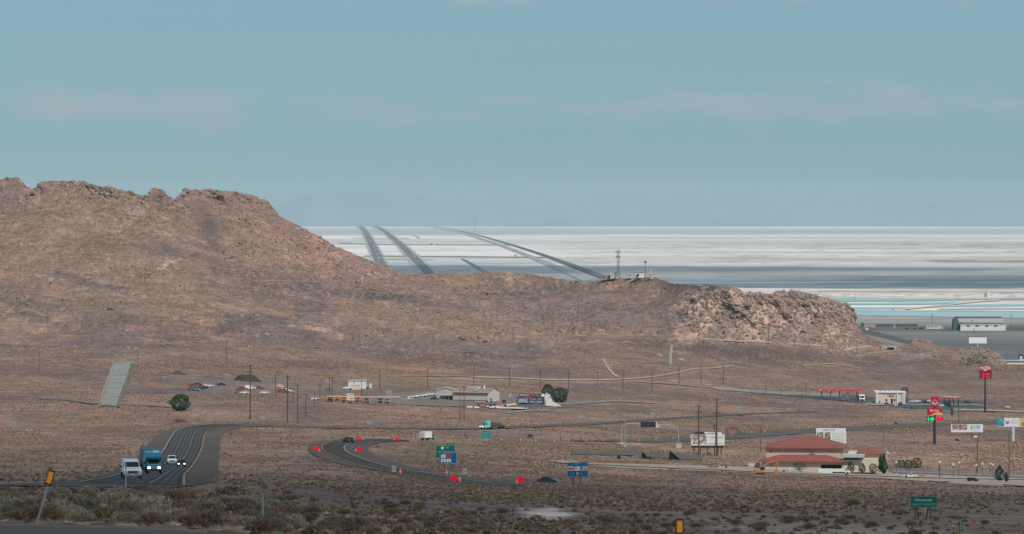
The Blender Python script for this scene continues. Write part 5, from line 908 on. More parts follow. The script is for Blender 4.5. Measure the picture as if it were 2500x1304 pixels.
for x, y, s, lab in ((977,1158,1.3,'lone orange cone right of the 55 speed sign'),(1090,1160,1.3,'orange cone on the verge under the blue food sign'),(1122,1178,1.4,'orange cone just right of the largest red diamond'),(1261,1182,1.1,'orange cone just left of the last red diamond'),(780,1104,1.0,'orange cone at the foot of the leftmost red diamond'),(868,1105,1.2,'orange cone left of the lower red diamond on the bend'),(886,1076,1.0,'orange cone right of the upper red diamond on the bend'),(962,1077,1.0,'orange cone at the foot of the smallest red diamond'),(565,1171,.9,'orange cone in the brush right of the left road'),(592,1169,.8,'smaller orange cone in the brush farther right of the left road')):
    barrel(x, y, lab, s, 'traffic_cone')
# message board arch
t = thing('message_gantry', 'black overhead message board on a curved grey steel arch across the road', 'overhead sign', P(1588, 1090, 0)); k = K(1588, 1090)
q = lambda X, Y, y=0.0: ((X-1588)*k, y, (1090-Y)*k)
st = C('arch_steel', (.30,.34,.33), .6); MB().path([q(1517, 1082), q(1517, 1050), q(1520, 1042), q(1526, 1037), q(1536, 1034.5), q(1562, 1034.5)], 1.05*k, 8).build('arm', st, t)
MB().path([q(1657, 1086), q(1656, 1056), q(1652, 1047), q(1644, 1040), q(1632, 1038), q(1606, 1037)], 1.05*k, 8).build('arm', st, t)
bd = MB().b2(q(1564, 1043, -.9), q(1601, 1030, .6)).build('display_board', M_blk, t); MB().b2(q(1601.2, 1044, -.95), q(1603.5, 1030, .5)).build('edge_panel', C('panel_pale', (.6,.62,.62), .5), bd); MB().b2(q(1604, 1043, -.3), q(1611, 1037.5, .3)).build('camera_box', C('panel_grey', (.4,.42,.42), .5), bd)
for x, y in ((1517, 1083), (1657, 1087)): a = q(x, y); MB().b2((a[0]-1, -1, -.6), (a[0]+1, 1, a[2]+.5)).build('footing', M_conc, t)
# portable board and little cabinets
t = thing('message_trailer', 'small black portable message board above the row of orange barrels', 'message board', P(1294, 1070, 0)); k = K(1294, 1070); MB().b2((-6*k, 0, 1.1*k), (6*k, .25, 9*k)).build('board', M_blk, t); MB().box((0, .1, .5), (2.2, 1.4, .5)).build('trailer', M_dsteel, t); MB().tube((0, .3, .6), (0, .3, 2), .1, .1, 6).build('mast', M_dsteel, t)
# billboards
def billboard(label, x0, x1, y0, y1, yb, px_posts, m=M_bb, edge=None, apron=None, pm=M_wood2, pr=.18, th=.5):
    t, k, f = sign_base('billboard', label, 'billboard', x0, x1, y0, y1, yb); pn = panel(t, f, k, x0, x1, y0, y1, m, edge, th)
    if apron: a = f(x0+1, y1+apron); b = f(x1-2, y1); MB().b2((a[0], -.9, a[1]), (b[0], .4, b[1]-.01)).build('catwalk', M_blk, t)
    for x in px_posts: a = f(x, yb); MB().tube((a[0], th+.2, 0), (a[0], th+.2, f(x, y1-3)[1]), pr, pr, 7).build('post', pm, t)
    return t, k, f, pn
def mosaic(pn, f, k, x0, x1, y0, y1, cols, nx, ny, seed, name='picture'):
    r = np.random.default_rng(seed)
    groups = {}
    xs_ = np.linspace(x0, x1, nx+1); ys_ = np.linspace(y0, y1, ny+1)
    for i in range(nx):
        for j in range(ny):
            c = int(r.integers(len(cols))); mb = groups.setdefault(c, MB()); a = f(xs_[i]+r.uniform(0, .3), ys_[j+1]); b = f(xs_[i+1]+r.uniform(0, .3), ys_[j]); mb.add([(a[0], -.02, a[1]), (b[0], -.02, a[1]), (b[0], -.02, b[1]), (a[0], -.02, b[1])], [(0, 1, 2, 3)])
    for c, mb in groups.items(): mb.build(name, C('print_%d_%d' % (seed, c), cols[c], .6), pn)
t, k, f, pn = billboard('white billboard with a people picture at its left end, behind three tall poles', 1687, 1769, 1061, 1088, 1112, (1694, 1710, 1727, 1753, 1761), apron=5)
mosaic(pn, f, k, 1688, 1725, 1062, 1084, [(.55,.47,.40), (.32,.20,.15), (.62,.55,.48), (.20,.13,.10), (.45,.30,.22), (.10,.16,.22)], 9, 6, 3); rect(pn, f, 1687, 1769, 1085.5, 1088, C('cream_print', (.6,.55,.40), .6), 'stripe')
txt(pn, f, k, 'WINE & BEER', 1749, 1068, 4.2, C('grey_print', (.32,.35,.36), .6), 34); txt(pn, f, k, 'garden  resort', 1749, 1082, 2.4, C('grey_print', (.32,.35,.36), .6), 36)
cr_ = f(1716, 1061); mb = MB(); pts = [f(X, Y) for X, Y in ((1694, 1061), (1697, 1057), (1704, 1054.5), (1712, 1054.5), (1718, 1056), (1723, 1061))]; mb.ext([(a, b+.01) for a, b in pts], 0, .5); mb.build('topper', M_blk, t)
mb = MB(); pts = [f(X, Y) for X, Y in ((1718, 1055), (1762, 1056), (1762, 1061), (1724, 1061))]; mb.ext([(a, b+.01) for a, b in pts], .02, .48); tp = mb.build('topper', M_bb, t); txt(tp, f, k, 'LIVE TONIGHT', 1736, 1058.3, 2.6, M_txt, 20)
t, k, f, pn = billboard('white billboard with two tall photo strips half hidden behind the red tiled roof', 1992.5, 2066, 1054, 1083, 1100, (2003, 2026, 2056), apron=5)
mosaic(pn, f, k, 1994, 2010, 1055.5, 1082, [(.30,.17,.16), (.10,.10,.11), (.35,.28,.27), (.10,.17,.14), (.42,.27,.25)], 4, 6, 7); mosaic(pn, f, k, 2013, 2027, 1055.5, 1082, [(.28,.17,.15), (.10,.10,.10), (.40,.24,.23), (.22,.18,.17)], 4, 6, 8)
for i, y in enumerate((1058, 1062, 1067, 1072, 1077)): txt(pn, f, k, ('buffet   prime rib', 'rooms from', 'Stateline', 'Nugget', 'free shuttle')[i], 2047, y, 2.4, C('pale_print', (.40,.44,.45), .6), 30)
a = f(1992.5, 1053.8); b = f(2065, 1045.5); tp = MB().b2((a[0], 0, a[1]), (b[0], .5, b[1])).build('topper', M_bb, t); txt(tp, f, k, 'RAINBOW  HOTEL', 2024, 1049.5, 4, C('grey_print2', (.25,.3,.33), .6), 30)
t, k, f, pn = billboard('purple and navy billboard with pale lettering in front of the dark trees', 1261, 1329, 969, 987.5, 1003, (1282, 1295, 1309, 1323), C('print_navy', (.025,.035,.075), .5), pm=C('pale_post', (.40,.38,.36), .7), pr=.3)
rect(pn, f, 1261.3, 1290, 969, 987, C('print_purple', (.10,.055,.12), .5)); rect(pn, f, 1279, 1296, 967.6, 973, C('print_magenta', (.26,.04,.11), .5), y=-.03); rect(pn, f, 1263.5, 1267, 974, 984, C('print_teal', (.03,.25,.25), .5), y=-.03)
lt_ = C('print_mint', (.50,.62,.62), .5); txt(pn, f, k, 'WHEEL OF', 1277.5, 976, 5, lt_, 21); txt(pn, f, k, 'FORTUNE', 1277.5, 981, 5, lt_, 21); mosaic(pn, f, k, 1269, 1287, 983.5, 987, [(.25,.12,.14), (.18,.14,.13), (.32,.22,.22)], 6, 2, 11)
txt(pn, f, k, 'SLOT LOUNGE', 1301, 974.5, 4.2, C('print_lilac', (.42,.42,.52), .5), 14); txt(pn, f, k, 'CASINO', 1317, 974, 3.6, C('print_sky', (.32,.40,.50), .5), 12); txt(pn, f, k, 'ONLY HERE!', 1308, 980.8, 4.0, C('print_cream', (.55,.56,.42), .5), 31); txt(pn, f, k, 'Peppermill', 1308, 985.2, 1.8, C('print_sky', (.32,.40,.50), .5), 14)
a = f(1267, 968.8); b = f(1322, 960.8); tp = MB().b2((a[0], .05, a[1]), (b[0], .5, b[1])).build('topper', M_blk, t); txt(tp, f, k, 'MIDNIGHTS', 1281, 964.3, 5.2, C('print_grey_l', (.48,.50,.48), .5), 24, y=.02); txt(tp, f, k, 'KNOCKOUT', 1308.5, 963.8, 7.2, C('print_orange', (.55,.20,.08), .5), 25, y=.0)
a = f(1266, 993); b = f(1328, 987.8); MB().b2((a[0], -.6, a[1]), (b[0], .3, b[1])).build('catwalk', C('catwalk_grey', (.12,.13,.13), .7), t)
t, k, f, pn = billboard('white billboard reading $100 with a people picture on its left half', 2322, 2400, 1036, 1055.5, 1078, (2372, 2392), pr=.2)
mosaic(pn, f, k, 2325, 2361, 1036.5, 1050, [(.10,.06,.06), (.40,.24,.16), (.22,.11,.08), (.55,.36,.22), (.12,.08,.12), (.35,.2,.3)], 10, 5, 5); txt(pn, f, k, '$100', 2381, 1042.5, 8.5, C('print_grey_d', (.20,.21,.27), .6), 24); txt(pn, f, k, 'free play', 2380, 1050.5, 2.2, C('pale_print', (.40,.44,.45), .6), 18); rect(pn, f, 2322, 2399.7, 1054.3, 1055.5, C('cream_print', (.6,.55,.40), .6), 'stripe')
t, k, f, pn = billboard('blue and white billboard with a red and blue chevron at the right edge', 2435.5, 2512, 1021, 1042, 1076, (2473,), pr=.9, pm=C('pale_blue_post', (.45,.5,.56), .5))
rect(pn, f, 2435.5, 2452, 1021, 1041, C('print_blue', (.03,.24,.36), .5)); a = f(2450, 1041); MB().add([f3 for f3 in [(f(2439, 1)[0], -.03, f(1, 1024)[1]), (f(2445, 1)[0], -.03, f(1, 1024)[1]), (f(2450, 1)[0], -.03, f(1, 1029)[1]), (f(2451, 1)[0], -.03, f(1, 1035)[1]), (f(2448, 1)[0], -.03, f(1, 1030)[1])]], [(0, 1, 2, 3, 4)]).build('emblem', C('print_lblue', (.22,.42,.52), .5), pn)
for dy, m in ((0, C('chev_blue', (.05,.30,.42), .5)), (4.2, C('chev_red', (.45,.08,.16), .5))):
    pts = [(2455, 1026+dy), (2459.5, 1028.5+dy), (2464, 1026+dy), (2464, 1029.7+dy), (2459.5, 1032.2+dy), (2455, 1029.7+dy)]; MB().add([(f(X, 1)[0], -.03, f(1, Y)[1]) for X, Y in pts], [(0, 1, 2, 3, 4, 5)]).build('emblem', m, pn)
txt(pn, f, k, 'NEXT EXIT', 2478, 1027, 3.6, C('pale_print', (.40,.44,.45), .6), 19); txt(pn, f, k, 'TECHRON', 2477, 1033, 3.4, C('pale_print', (.40,.44,.45), .6), 20); rect(pn, f, 2489, 2512, 1021, 1041, C('print_sand', (.55,.40,.22), .5), y=-.03); rect(pn, f, 2495, 2503, 1031, 1041, C('print_rust', (.35,.16,.09), .5), y=-.05)
# maroon sign and small bits beside it
t, k, f = sign_base('town_welcome_sign', 'maroon sign with pale lettering right of the white picture billboard', 'sign', 1772, 1804, 1046, 1060, 1072)
pn = panel(t, f, k, 1772, 1803, 1048, 1060, C('sign_maroon', (.20,.03,.05), .6), C('maroon_edge', (.35,.18,.18), .6)); mt = C('maroon_letter', (.50,.34,.33), .6); txt(pn, f, k, 'WELCOME TO', 1788, 1051, 2.6, mt, 20); txt(pn, f, k, 'WENDOVER', 1788, 1055, 3.2, mt, 24); txt(pn, f, k, 'NEVADA', 1788, 1058.5, 2.0, mt, 12); posts(t, f, k, (1777, 1796), 1060, 1072, M_wood2, .1)
for x in (1786, 1793, 1799): a = f(x, 1048); MB().box((a[0], .1, a[1]+.45), (.9, .12, .9)).build('finial', C('sign_maroon', (.20,.03,.05), .6), t)
t = thing('dumpster', 'dark teal skip in front of the maroon sign', 'skip', P(1806, 1063, 0)); k = K(1806, 1063); MB().box((0, 0, .9), (12*k, 2, 1.6), taper=.9).build('tub', C('teal_skip', (.03,.12,.11), .6), t); MB().prism([(-1, 1.7), (-.5, 3.2), (.6, 3.2), (1, 1.7)], 0, 5*k).build('hopper', C('teal_skip', (.03,.12,.11), .6), t)
# pole signs
t = thing('pole_sign', 'stacked red pole sign with a white hat outline, red logo panel and price digits', 'pole sign', P(2282, 1084, 0)); k = K(2282, 1084)
q = lambda X, Y, y=0.0: ((X-2282)*k, y, (1084-Y)*k)
MB().tube((0, .4, 0), (0, .4, 105*k), 4.0*k, 2.1*k, 10).build('pole', C('navy_pole', (.02,.03,.06), .5), t)
def pan(X0, X1, Y0, Y1, m, nm='panel', th=1.2, y=-.6): return MB().b2(q(X0, Y1, y), q(X1, Y0, y+th)).build(nm, m, t)
def tx(o, s, X, Y, h, m, w, y=-.68, shear=0.0): c = q(X, Y); return MB().text(s, c[0], c[2], h*k, w*k, y=y, shear=shear, back=True).build('lettering', m, o)
p1 = pan(2272.5, 2291.5, 969, 993.5, M_rd); hat = [(-8.5, 0), (-5.5, -2.5), (0, -3.8), (5.5, -2.5), (8.5, 0), (5.3, 1.2), (3.8, 5.5), (0, 8.3), (-3.8, 5.5), (-5.3, 1.2)]
c = q(2282, 984.5); mb = MB(); hp_ = [Vector((c[0]+x*k, -.66, c[2]+z*k)) for x, z in hat]; mb.path(hp_+[hp_[0]], .42*k, 5); mb.build('emblem', Wt, p1); tx(p1, "Arby's", 2282, 984, 4.2, Wt, 10)
p2 = pan(2263.5, 2301, 996.5, 1013, M_rd); tx(p2, 'Pilot Travel', 2281, 1002.2, 5.4, Wt, 22)
c0 = q(2301, 1013); arc = [(2272, 1013), (2277, 1010.2), (2283, 1007.6), (2290, 1006.4), (2297, 1007.3), (2301, 1009), (2301, 1013)]; MB().add([q(X, Y, -.64) for X, Y in arc], [tuple(range(7))]).build('emblem', C('sun_orange', (.70,.38,.10), .5), p2)
M_gd = C('led_green', (.0,.35,.08), .4, emit=(0, 1, .25), es=.9); M_rd2 = C('led_red', (.5,.0,.01), .4, emit=(1, .02, .03), es=.8)
p3 = pan(2261.5, 2281, 1016, 1027.5, C('led_board_green', (.005,.06,.025), .5), 'price_board'); tx(p3, '4.48', 2271.5, 1022.5, 8.0, M_gd, 17); tx(p3, 'DIESEL', 2266, 1017.3, 1.6, C('led_dim', (.2,.5,.35), .5), 8)
p4 = pan(2283, 2302, 1016, 1027.5, C('led_board_red', (.30,.0,.015), .5, emit=(1, 0, .03), es=.18), 'price_board'); tx(p4, '4.79', 2291.5, 1023, 7.5, M_rd2, 15); tx(p4, 'UNLEADED', 2292, 1017.5, 2.0, C('sign_pinkish', (.6,.4,.42), .5), 16)
t = thing('pole_sign', 'tall red price sign with white lettering on a dark pole at the right', 'pole sign', P(2405.5, 1007, 0)); k = K(2405.5, 1007)
q = lambda X, Y, y=0.0: ((X-2405.5)*k, y, (1007-Y)*k)
MB().tube((0, .6, 0), (0, .6, 112*k), 2.9*k, 1.6*k, 10).build('pole', C('navy_pole', (.02,.03,.06), .5), t)
p1 = pan(2390, 2421.5, 892, 907, M_rd, y=-1.0, th=2.2); tx(p1, 'MAVERIK', 2405.5, 898, 8.0, C('sign_white2', (.66,.60,.60), .5), 28, y=-1.08)
MB().add([q(X, Y, -1.06) for X, Y in ((2401.5, 904.8), (2403.5, 901.8), (2405, 903), (2406.5, 900.8), (2409, 904.8))], [(0, 1, 2, 3, 4)]).build('emblem', Wt, p1)
p2 = pan(2391.5, 2420.5, 907.2, 923.5, C('price_maroon', (.20,.0,.02), .5), 'price_board', y=-1.0, th=2.2); tx(p2, '4.49', 2407, 912.5, 5, M_rd2, 18, y=-1.08); tx(p2, '5.15', 2407, 918.8, 5, M_rd2, 18, y=-1.08); MB().b2(q(2404, 910, -1.12), q(2421, 907.4, -1.03)).build('header', C('board_dark', (.03,.01,.01), .5), p2)
# dark direction sign behind the stacked pole sign
t, k, f = sign_base('road_sign', 'green road sign just right of the stacked red pole sign', 'road sign', 2291, 2311, 991, 1008, 1014); pn = panel(t, f, k, 2292, 2311, 991, 1008, C('sign_teal2', (.02,.17,.15), .5)); txt(pn, f, k, 'EXIT', 2304, 1004, 3, sl4, 9); posts(t, f, k, (2297, 2306), 1008, 1014)
# blank white billboard on the boulder hill and the navy one at the edge
def fthing(name, label, cat, px, py, d=None, rz=0.0, group=None):
    d = d or float(dflat(py)); return thing(name, label, cat, W(px, py, d), rz, group), d/F
t, k = fthing('billboard', 'blank white billboard on one post on the rocky knoll', 'billboard', 2387, 848.5, 3900); q = lambda X, Y, y=0.0: ((X-2387)*k, y, (848.5-Y)*k)
MB().tube((0, .8, -3), (0, .8, 12*k), 1.0*k, 1.0*k, 10).build('post', Wt, t); pn = MB().b2(q(2365.5, 838.5, 0), q(2409, 824, .8)).build('panel', C('billboard_bright', (.78,.77,.76), .6), t); c = q(2396, 834.5); MB().text('a v a i l a b l e', c[0], c[2], 1.6*k, 18*k, y=-.05, back=True).build('lettering', C('faint_red', (.6,.25,.25), .5), pn)
t, k = fthing('billboard', 'navy billboard with white shapes cut by the right edge of the picture', 'billboard', 2500, 885, 3730); q = lambda X, Y, y=0.0: ((X-2500)*k, y, (885-Y)*k)
pn = MB().b2(q(2487, 877, 0), q(2522, 865, .8)).build('panel', C('print_navy2', (.03,.04,.12), .5), t); MB().add([q(X, Y, -.05) for X, Y in ((2490, 876), (2490, 871), (2493, 868.5), (2496, 871), (2496, 876))], [(0, 1, 2, 3, 4)]).build('emblem', Wt, pn); MB().b2(q(2499, 867.5, -.06), q(2520, 865.3, -.02)).build('emblem', Wt, pn); MB().b2(q(2499, 874, -.06), q(2518, 871.5, -.02)).build('emblem', C('lime', (.45,.5,.12), .5), pn); MB().b2(q(2489, 880, .1), q(2522, 877.2, .7)).build('footer', Wt, t); MB().tube(q(2505, 890, .5), q(2505, 878, .5), .7, .7, 8).build('post', M_dsteel, t)

# ---------------------------------------------------------------- delineators and posts near the camera
def reflector(px0, pyb, px1, pyt, label, wp, hp_, mcol, d=None):
    d = d or float(D(px0, pyb)); a = W(px0, pyb, d); k = d/F; t = thing('reflector_post', label, 'reflector post', a)
    top = Vector(((px1-px0)*k, 0, (pyb-pyt)*k)); MB().add([(-.03, 0, -.1), (.03, 0, -.1), (.03, .012, -.1), (-.03, .012, -.1)], [(0, 1, 2, 3)])
    pb = MB(); 
    for s in (-1, 1): pb.tube(Vector((s*.022, .0, -.1)), top+Vector((s*.022, 0, -.02)), .011, .011, 6)
    pb.tube(Vector((0, .015, -.1)), top+Vector((0, .015, 0)), .022, .022, 6); pb.build('post', M_steel, t)
    ang = math.atan2(top.x, top.z); dirv = top.normalized(); c = top-dirv*(hp_*k*.5); M = Matrix.Rotation(ang, 4, 'Y')
    for nm, w_, h_, m, y in (('backing_plate', wp*1.18, hp_*1.16, M_blk, -.02), ('reflector', wp*.82, hp_*.86, mcol, -.045)):
        mb = MB().box((0, 0, 0), (w_*k, .02, h_*k)); mb.v = [tuple(M @ Vector(v)+c+Vector((0, y, 0))) for v in mb.v]; mb.build(nm, m, t)
    return t
M_refl = C('amber_reflector', (.80,.30,.02), .35, var=.05, emit=(1, .35, .0), es=.10)
reflector(86, 1282, 127, 1150, 'leaning amber reflector on a galvanised post at lower left', 15, 33, M_refl)
reflector(1659, 1345, 1659.5, 1269, 'upright amber reflector with black frame at the bottom edge of the picture', 17, 33, M_refl, 95)
p = P(642, 1292, -.1); k = K(642, 1292); t = thing('marker_post', 'thin grey steel post standing in the brush right of the left road', 'post', p); pb = MB().box((0, 0, 48*k), (3*k, .02, 96*k)); pb.build('post', M_steel, t); MB().box((0, -.012, 92*k), (2.4*k, .01, 6*k)).build('cap_plate', C('dull_plate', (.25,.26,.27), .5), t)
p = P(307, 1196, -.1); k = K(307, 1196); t = thing('marker_post', 'thin pale post standing in front of the nearest white pickup', 'post', p); MB().box((0, 0, 34*k), (3*k, .03, 68*k)).build('post', M_steel, t); MB().box((0, -.02, 64*k), (2.2*k, .01, 5*k)).build('cap_plate', C('dull_plate', (.25,.26,.27), .5), t)
p = P(103, 1186, -.1); k = K(103, 1186); t = thing('marker_post', 'pale forked post beside the leaning amber reflector', 'post', p); MB().tube((-1*k, 0, 0), (-2*k, 0, 38*k), 1.2*k, 1.2*k, 6).build('post', M_steel, t); MB().tube((3*k, 0, 0), (-.5*k, 0, 22*k), 1.0*k, 1.0*k, 6).build('brace', M_steel, t)
p = P(2345.5, 1299, -.1); k = K(2345.5, 1299); t = thing('mile_marker', 'narrow green mile marker with pale figures at the lower right', 'mile marker', p); f = lambda X, Y: ((X-2345.5)*k, (1299-Y)*k+.1); MB().box((0, .05, 12*k), (1.6*k, .06, 24*k)).build('post', M_steel, t); pn = MB().b2((-4.3*k, -.02, 5*k), (4.3*k, .02, 29*k)).build('panel', G_, t)
for s_, y in (('4', 1276), ('0', 1283.5), ('9', 1291)): txt(pn, f, k, s_, 2345.5, y, 5.6, C('sign_letter', (.42,.62,.58), .5), 4, y=-.04)
p = P(2327, 1298, -.1); k = K(2327, 1298); t = thing('marker_post', 'short post with a small white disc left of the mile marker', 'post', p); MB().box((0, 0, 8*k), (1.4*k, .04, 16*k)).build('post', M_dsteel, t); MB().box((0, -.03, 17*k), (2.4*k, .02, 4*k)).build('reflector', Wt, t)
for x, y, h in ((26, 1044, 18), (36, 1044, 18)):
    p = P(x, y); k = K(x, y); t = thing('blank_road_sign', ('left' if x < 30 else 'right')+' one of two pale narrow panels on the plain at far left', 'road sign', p); MB().box((0, 0, h*k*.6), (5*k, .1, h*k*.8)).build('panel', C('pale_panel', (.25,.24,.22), .7), t); MB().tube((0, .1, 0), (0, .1, h*k*.5), .08, .08, 6).build('post', M_steel, t)
# ---------------------------------------------------------------- trees
def leaf_mat(name, c1, c2):
    m = bpy.data.materials.new(name); m.use_nodes = True; nt = m.node_tree; b = nt.nodes['Principled BSDF']; b.inputs['Roughness'].default_value = .8; b.inputs['Specular IOR Level'].default_value = .2
    tc = nt.nodes.new('ShaderNodeTexCoord'); n = nt.nodes.new('ShaderNodeTexNoise'); n.inputs['Scale'].default_value = 1.3; n.inputs['Detail'].default_value = 4; mx = nt.nodes.new('ShaderNodeMix'); mx.data_type = 'RGBA'
    mx.inputs['A'].default_value = (*c1, 1); mx.inputs['B'].default_value = (*c2, 1); mr = nt.nodes.new('ShaderNodeMapRange'); mr.inputs['From Min'].default_value = .35; mr.inputs['From Max'].default_value = .65
    L = nt.links.new; L(tc.outputs['Object'], n.inputs['Vector']); L(n.outputs['Fac'], mr.inputs['Value']); L(mr.outputs['Result'], mx.inputs[0]); L(mx.outputs['Result'], b.inputs['Base Color']); return m
LF_a = leaf_mat('elm_leaves', (.018,.058,.028), (.04,.095,.045)); LF_b = leaf_mat('juniper_needles', (.020,.042,.026), (.04,.07,.042)); LF_c = leaf_mat('poplar_leaves', (.022,.052,.024), (.05,.09,.04)); LF_d = leaf_mat('conifer_needles', (.012,.030,.027), (.03,.055,.045))
def tree(label, px, yb, wpx, hpx, leaf, shape='round', trunk=.12, seed=0, name='tree', n=2600, group=None, loc=None, k=None):
    k = k or K(px, yb); p = loc or P(px, yb, -.1); t = thing(name, label, 'tree', p, random.uniform(0, 6), group); w = wpx*k/2; h = hpx*k; r = np.random.default_rng(seed+50)
    tr = MB(); tr.tube((0, 0, 0), (0, 0, h*.35), .035*h, .022*h, 8); z0 = h*trunk
    for i in range(7):
        a = r.uniform(0, 2*PI); s = h*r.uniform(.14, .32); e = (math.cos(a)*w*.6, math.sin(a)*w*.6, s+h*r.uniform(.15, .35)); tr.tube((0, 0, s), e, .016*h, .005*h, 6)
    tr.tube((0, 0, h*.34), (0, 0, h*.8), .022*h, .006*h, 6); tr.build('trunk', C('bark', (.10,.075,.055), .9), t)
    def radius(u):     # crown outline, u = 0 at the bottom, 1 at the top
        if shape == 'round': return math.sqrt(max(0, 1-(2*u-1.0)**2*.97))**.8
        if shape == 'cone': return (1-u)**.75*(.25+1.1*min(1, u*4))*.95 if u < .98 else .03
        if shape == 'column': return min(1, u*6)*(1-u**3)**.8
        return 1-u
    lobes = [(r.uniform(0, 2*PI), r.uniform(.05, .95), r.uniform(.14, .36)) for _ in range(18)]
    mb = MB(); q = h*.019; n = int(n*.8)
    for i in range(n):
        u = r.uniform(.0, 1.0); th = r.uniform(0, 2*PI); R = radius(u)
        bump = 1+sum(am*math.exp(-((math.atan2(math.sin(th-a), math.cos(th-a)))/.55)**2-((u-uu)/.13)**2) for a, uu, am in lobes)-.13
        rr = R*w*bump*(r.uniform(.35, 1) ** .5); gap = math.sin(3*th+9*u+seed)+math.sin(5*th-13*u+seed*2)
        if gap < -.95 and rr > .5*R*w: continue
        c = Vector((math.cos(th)*rr, math.sin(th)*rr, z0+(h-z0)*u)); out = Vector((math.cos(th), math.sin(th), .7)).normalized()
        a1 = (out+Vector(r.normal(size=3))*.7).normalized(); b1 = a1.cross(Vector(r.normal(size=3))).normalized(); d1 = a1.cross(b1); s = q*r.uniform(.8, 1.9)
        mb.add([c-b1*s-d1*s*.6, c+b1*s-d1*s*.6, c+b1*s*.7+d1*s, c-b1*s*.8+d1*s*.8], [(0, 1, 2, 3)])
    mb.build('crown', leaf, t); return t
tree('round dark green tree alone on the plain beside the pale ramp', 440, 1003, 50, 41, LF_a, 'round', .04, 1, n=4200)
tree('left and taller of the two dark trees behind the white house', 1337, 971, 31, 33, LF_b, 'round', .04, 2, n=2600); tree('broad bushy tree right of the white house, larger of the two', 1367, 983, 42, 36, LF_b, 'round', .02, 3, n=3600)
for x, yb, w, h, lab, lf, s in ((1952,1149,33,21,'wide low green tree in front of the red tiled building, left of its entrance',LF_c,'round'), (2077,1154,22,28,'pointed green tree right of the dark entrance, first of four in a row',LF_c,'column'), (2105,1155,20,25,'rounded green tree before the cream wing, second of four in a row',LF_c,'column'), (2131,1156,22,24,'spreading green tree before the cream wing, third of four in a row',LF_c,'round'), (2158,1157,22,50,'tall slim green tree at the right end of the red tiled building',LF_c,'cone'), (2150,1150,10,40,'thin pointed tree between the cream wing and the tall slim tree',LF_c,'column'),
      (2199,1143,26,21,'left tree of the three round trees beside the lamp post',LF_b,'round'), (2217,1146,24,24,'middle tree of the three round trees beside the lamp post',LF_b,'round'), (2238,1144,28,27,'right and tallest of the three round trees beside the lamp post',LF_b,'round'), (2441,1174,34,39,'dark blue green conifer beside the parking area at the right',LF_d,'cone'), (2457,1177,10,26,'narrow dark conifer touching the right side of the larger one',LF_d,'cone'), (2324,1015,9,20,'small grey green tree right of the green road sign',C('x_dull', (.10,.13,.11), .9),'cone')):
    db = float(D(1963, 1152))-9 if x < 2170 else None
    tree(lab, x, yb, w, h, lf, s, .05, int(x), n=1700, group=None, loc=None if db is None else W(x, yb, db), k=None if db is None else db/F)
for x, yb, w, h in ((2362,893,46,20), (2388,889,52,24), (2407,897,40,15), (2432,907,50,14), (2470,909,60,17), (2500,908,50,16)):
    tree(auto('dark green scrub tree', x, yb-5), x, yb, w, h, LF_a, 'round', .0, int(x), n=1200, group='green scrub at the foot of the knoll', loc=W(x, yb, float(D(x, yb))*.955), k=float(D(x, yb))*.955/F)
for x, w, h in ((2465,40,9), (2490,50,11), (2250,20,7), (2135,12,5)):
    d = float(dflat(806)); tree(auto('low dark bush on the flat', x, 800), x, 806, w, h, LF_d, 'round', 0, int(x)+3, n=700, loc=W(x, 806, d), k=d/F, name='shrub', group='bushes beside the white warehouse')
for x, yb, w, h in ((2148,978,20,8), (1985,884,12,5), (2190,1152,24,5), (1370,985,10,6), (1550,1005,26,4), (640,1000,20,4), (500,995,24,4)):
    pass

# ---------------------------------------------------------------- welcome centre with the red tiled roof
CRM = C('cream_stucco', (.56,.45,.35), .85, var=.05, scale=.3); CRM2 = C('pale_stucco', (.62,.52,.42), .85, var=.05, scale=.3)
def tile_mat():
    m = bpy.data.materials.new('clay_tiles'); m.use_nodes = True; nt = m.node_tree; b = nt.nodes['Principled BSDF']; b.inputs['Roughness'].default_value = .8; L = nt.links.new
    tc = nt.nodes.new('ShaderNodeTexCoord'); v = nt.nodes.new('ShaderNodeTexVoronoi'); v.inputs['Scale'].default_value = 2.6; r = nt.nodes.new('ShaderNodeValToRGB'); e = r.color_ramp.elements; e[0].color = (.25,.070,.050,1); e[1].color = (.40,.145,.105,1); e.new(.5).color = (.31,.095,.070,1)
    n = nt.nodes.new('ShaderNodeTexNoise'); n.inputs['Scale'].default_value = .5; mx = nt.nodes.new('ShaderNodeMix'); mx.data_type = 'RGBA'; mx.blend_type = 'MULTIPLY'; mx.inputs[0].default_value = .5
    w = nt.nodes.new('ShaderNodeTexWave'); w.inputs['Scale'].default_value = 1.1; bp = nt.nodes.new('ShaderNodeBump'); bp.inputs['Strength'].default_value = .5; bp.inputs['Distance'].default_value = .1
    L(tc.outputs['Object'], v.inputs['Vector']); L(tc.outputs['Object'], n.inputs['Vector']); L(v.outputs['Color'], r.inputs['Fac']); L(r.outputs['Color'], mx.inputs['A']); L(n.outputs['Color'], mx.inputs['B']); L(mx.outputs['Result'], b.inputs['Base Color']); L(tc.outputs['Object'], w.inputs['Vector']); L(w.outputs['Fac'], bp.inputs['Height']); L(bp.outputs['Normal'], b.inputs['Normal']); return m
TILE = tile_mat()
t = thing('welcome_center', 'cream building with red tiled hipped roofs at lower right', 'building', P(1963, 1152, -.2), -.12); k = K(1963, 1152); X = lambda px: (px-1963)*k/.992; Z = lambda py: (1152-py)*k+.2
D0 = 9.0      # depth of the low front range
mb = MB(); mb.b2((X(1868), D0, 0), (X(2050), D0+21, Z(1098))).b2((X(1861), 0, 0), (X(2003), D0-.01, Z(1128))).b2((X(2054), 1.5, 0), (X(2057), D0-.01, Z(1128))).b2((X(2003), 4.5, 0), (X(2054), D0-.02, Z(1128))).b2((X(2003), .01, Z(1134)), (X(2054), 4.49, Z(1128.2)))
mb.build('wall', CRM, t)
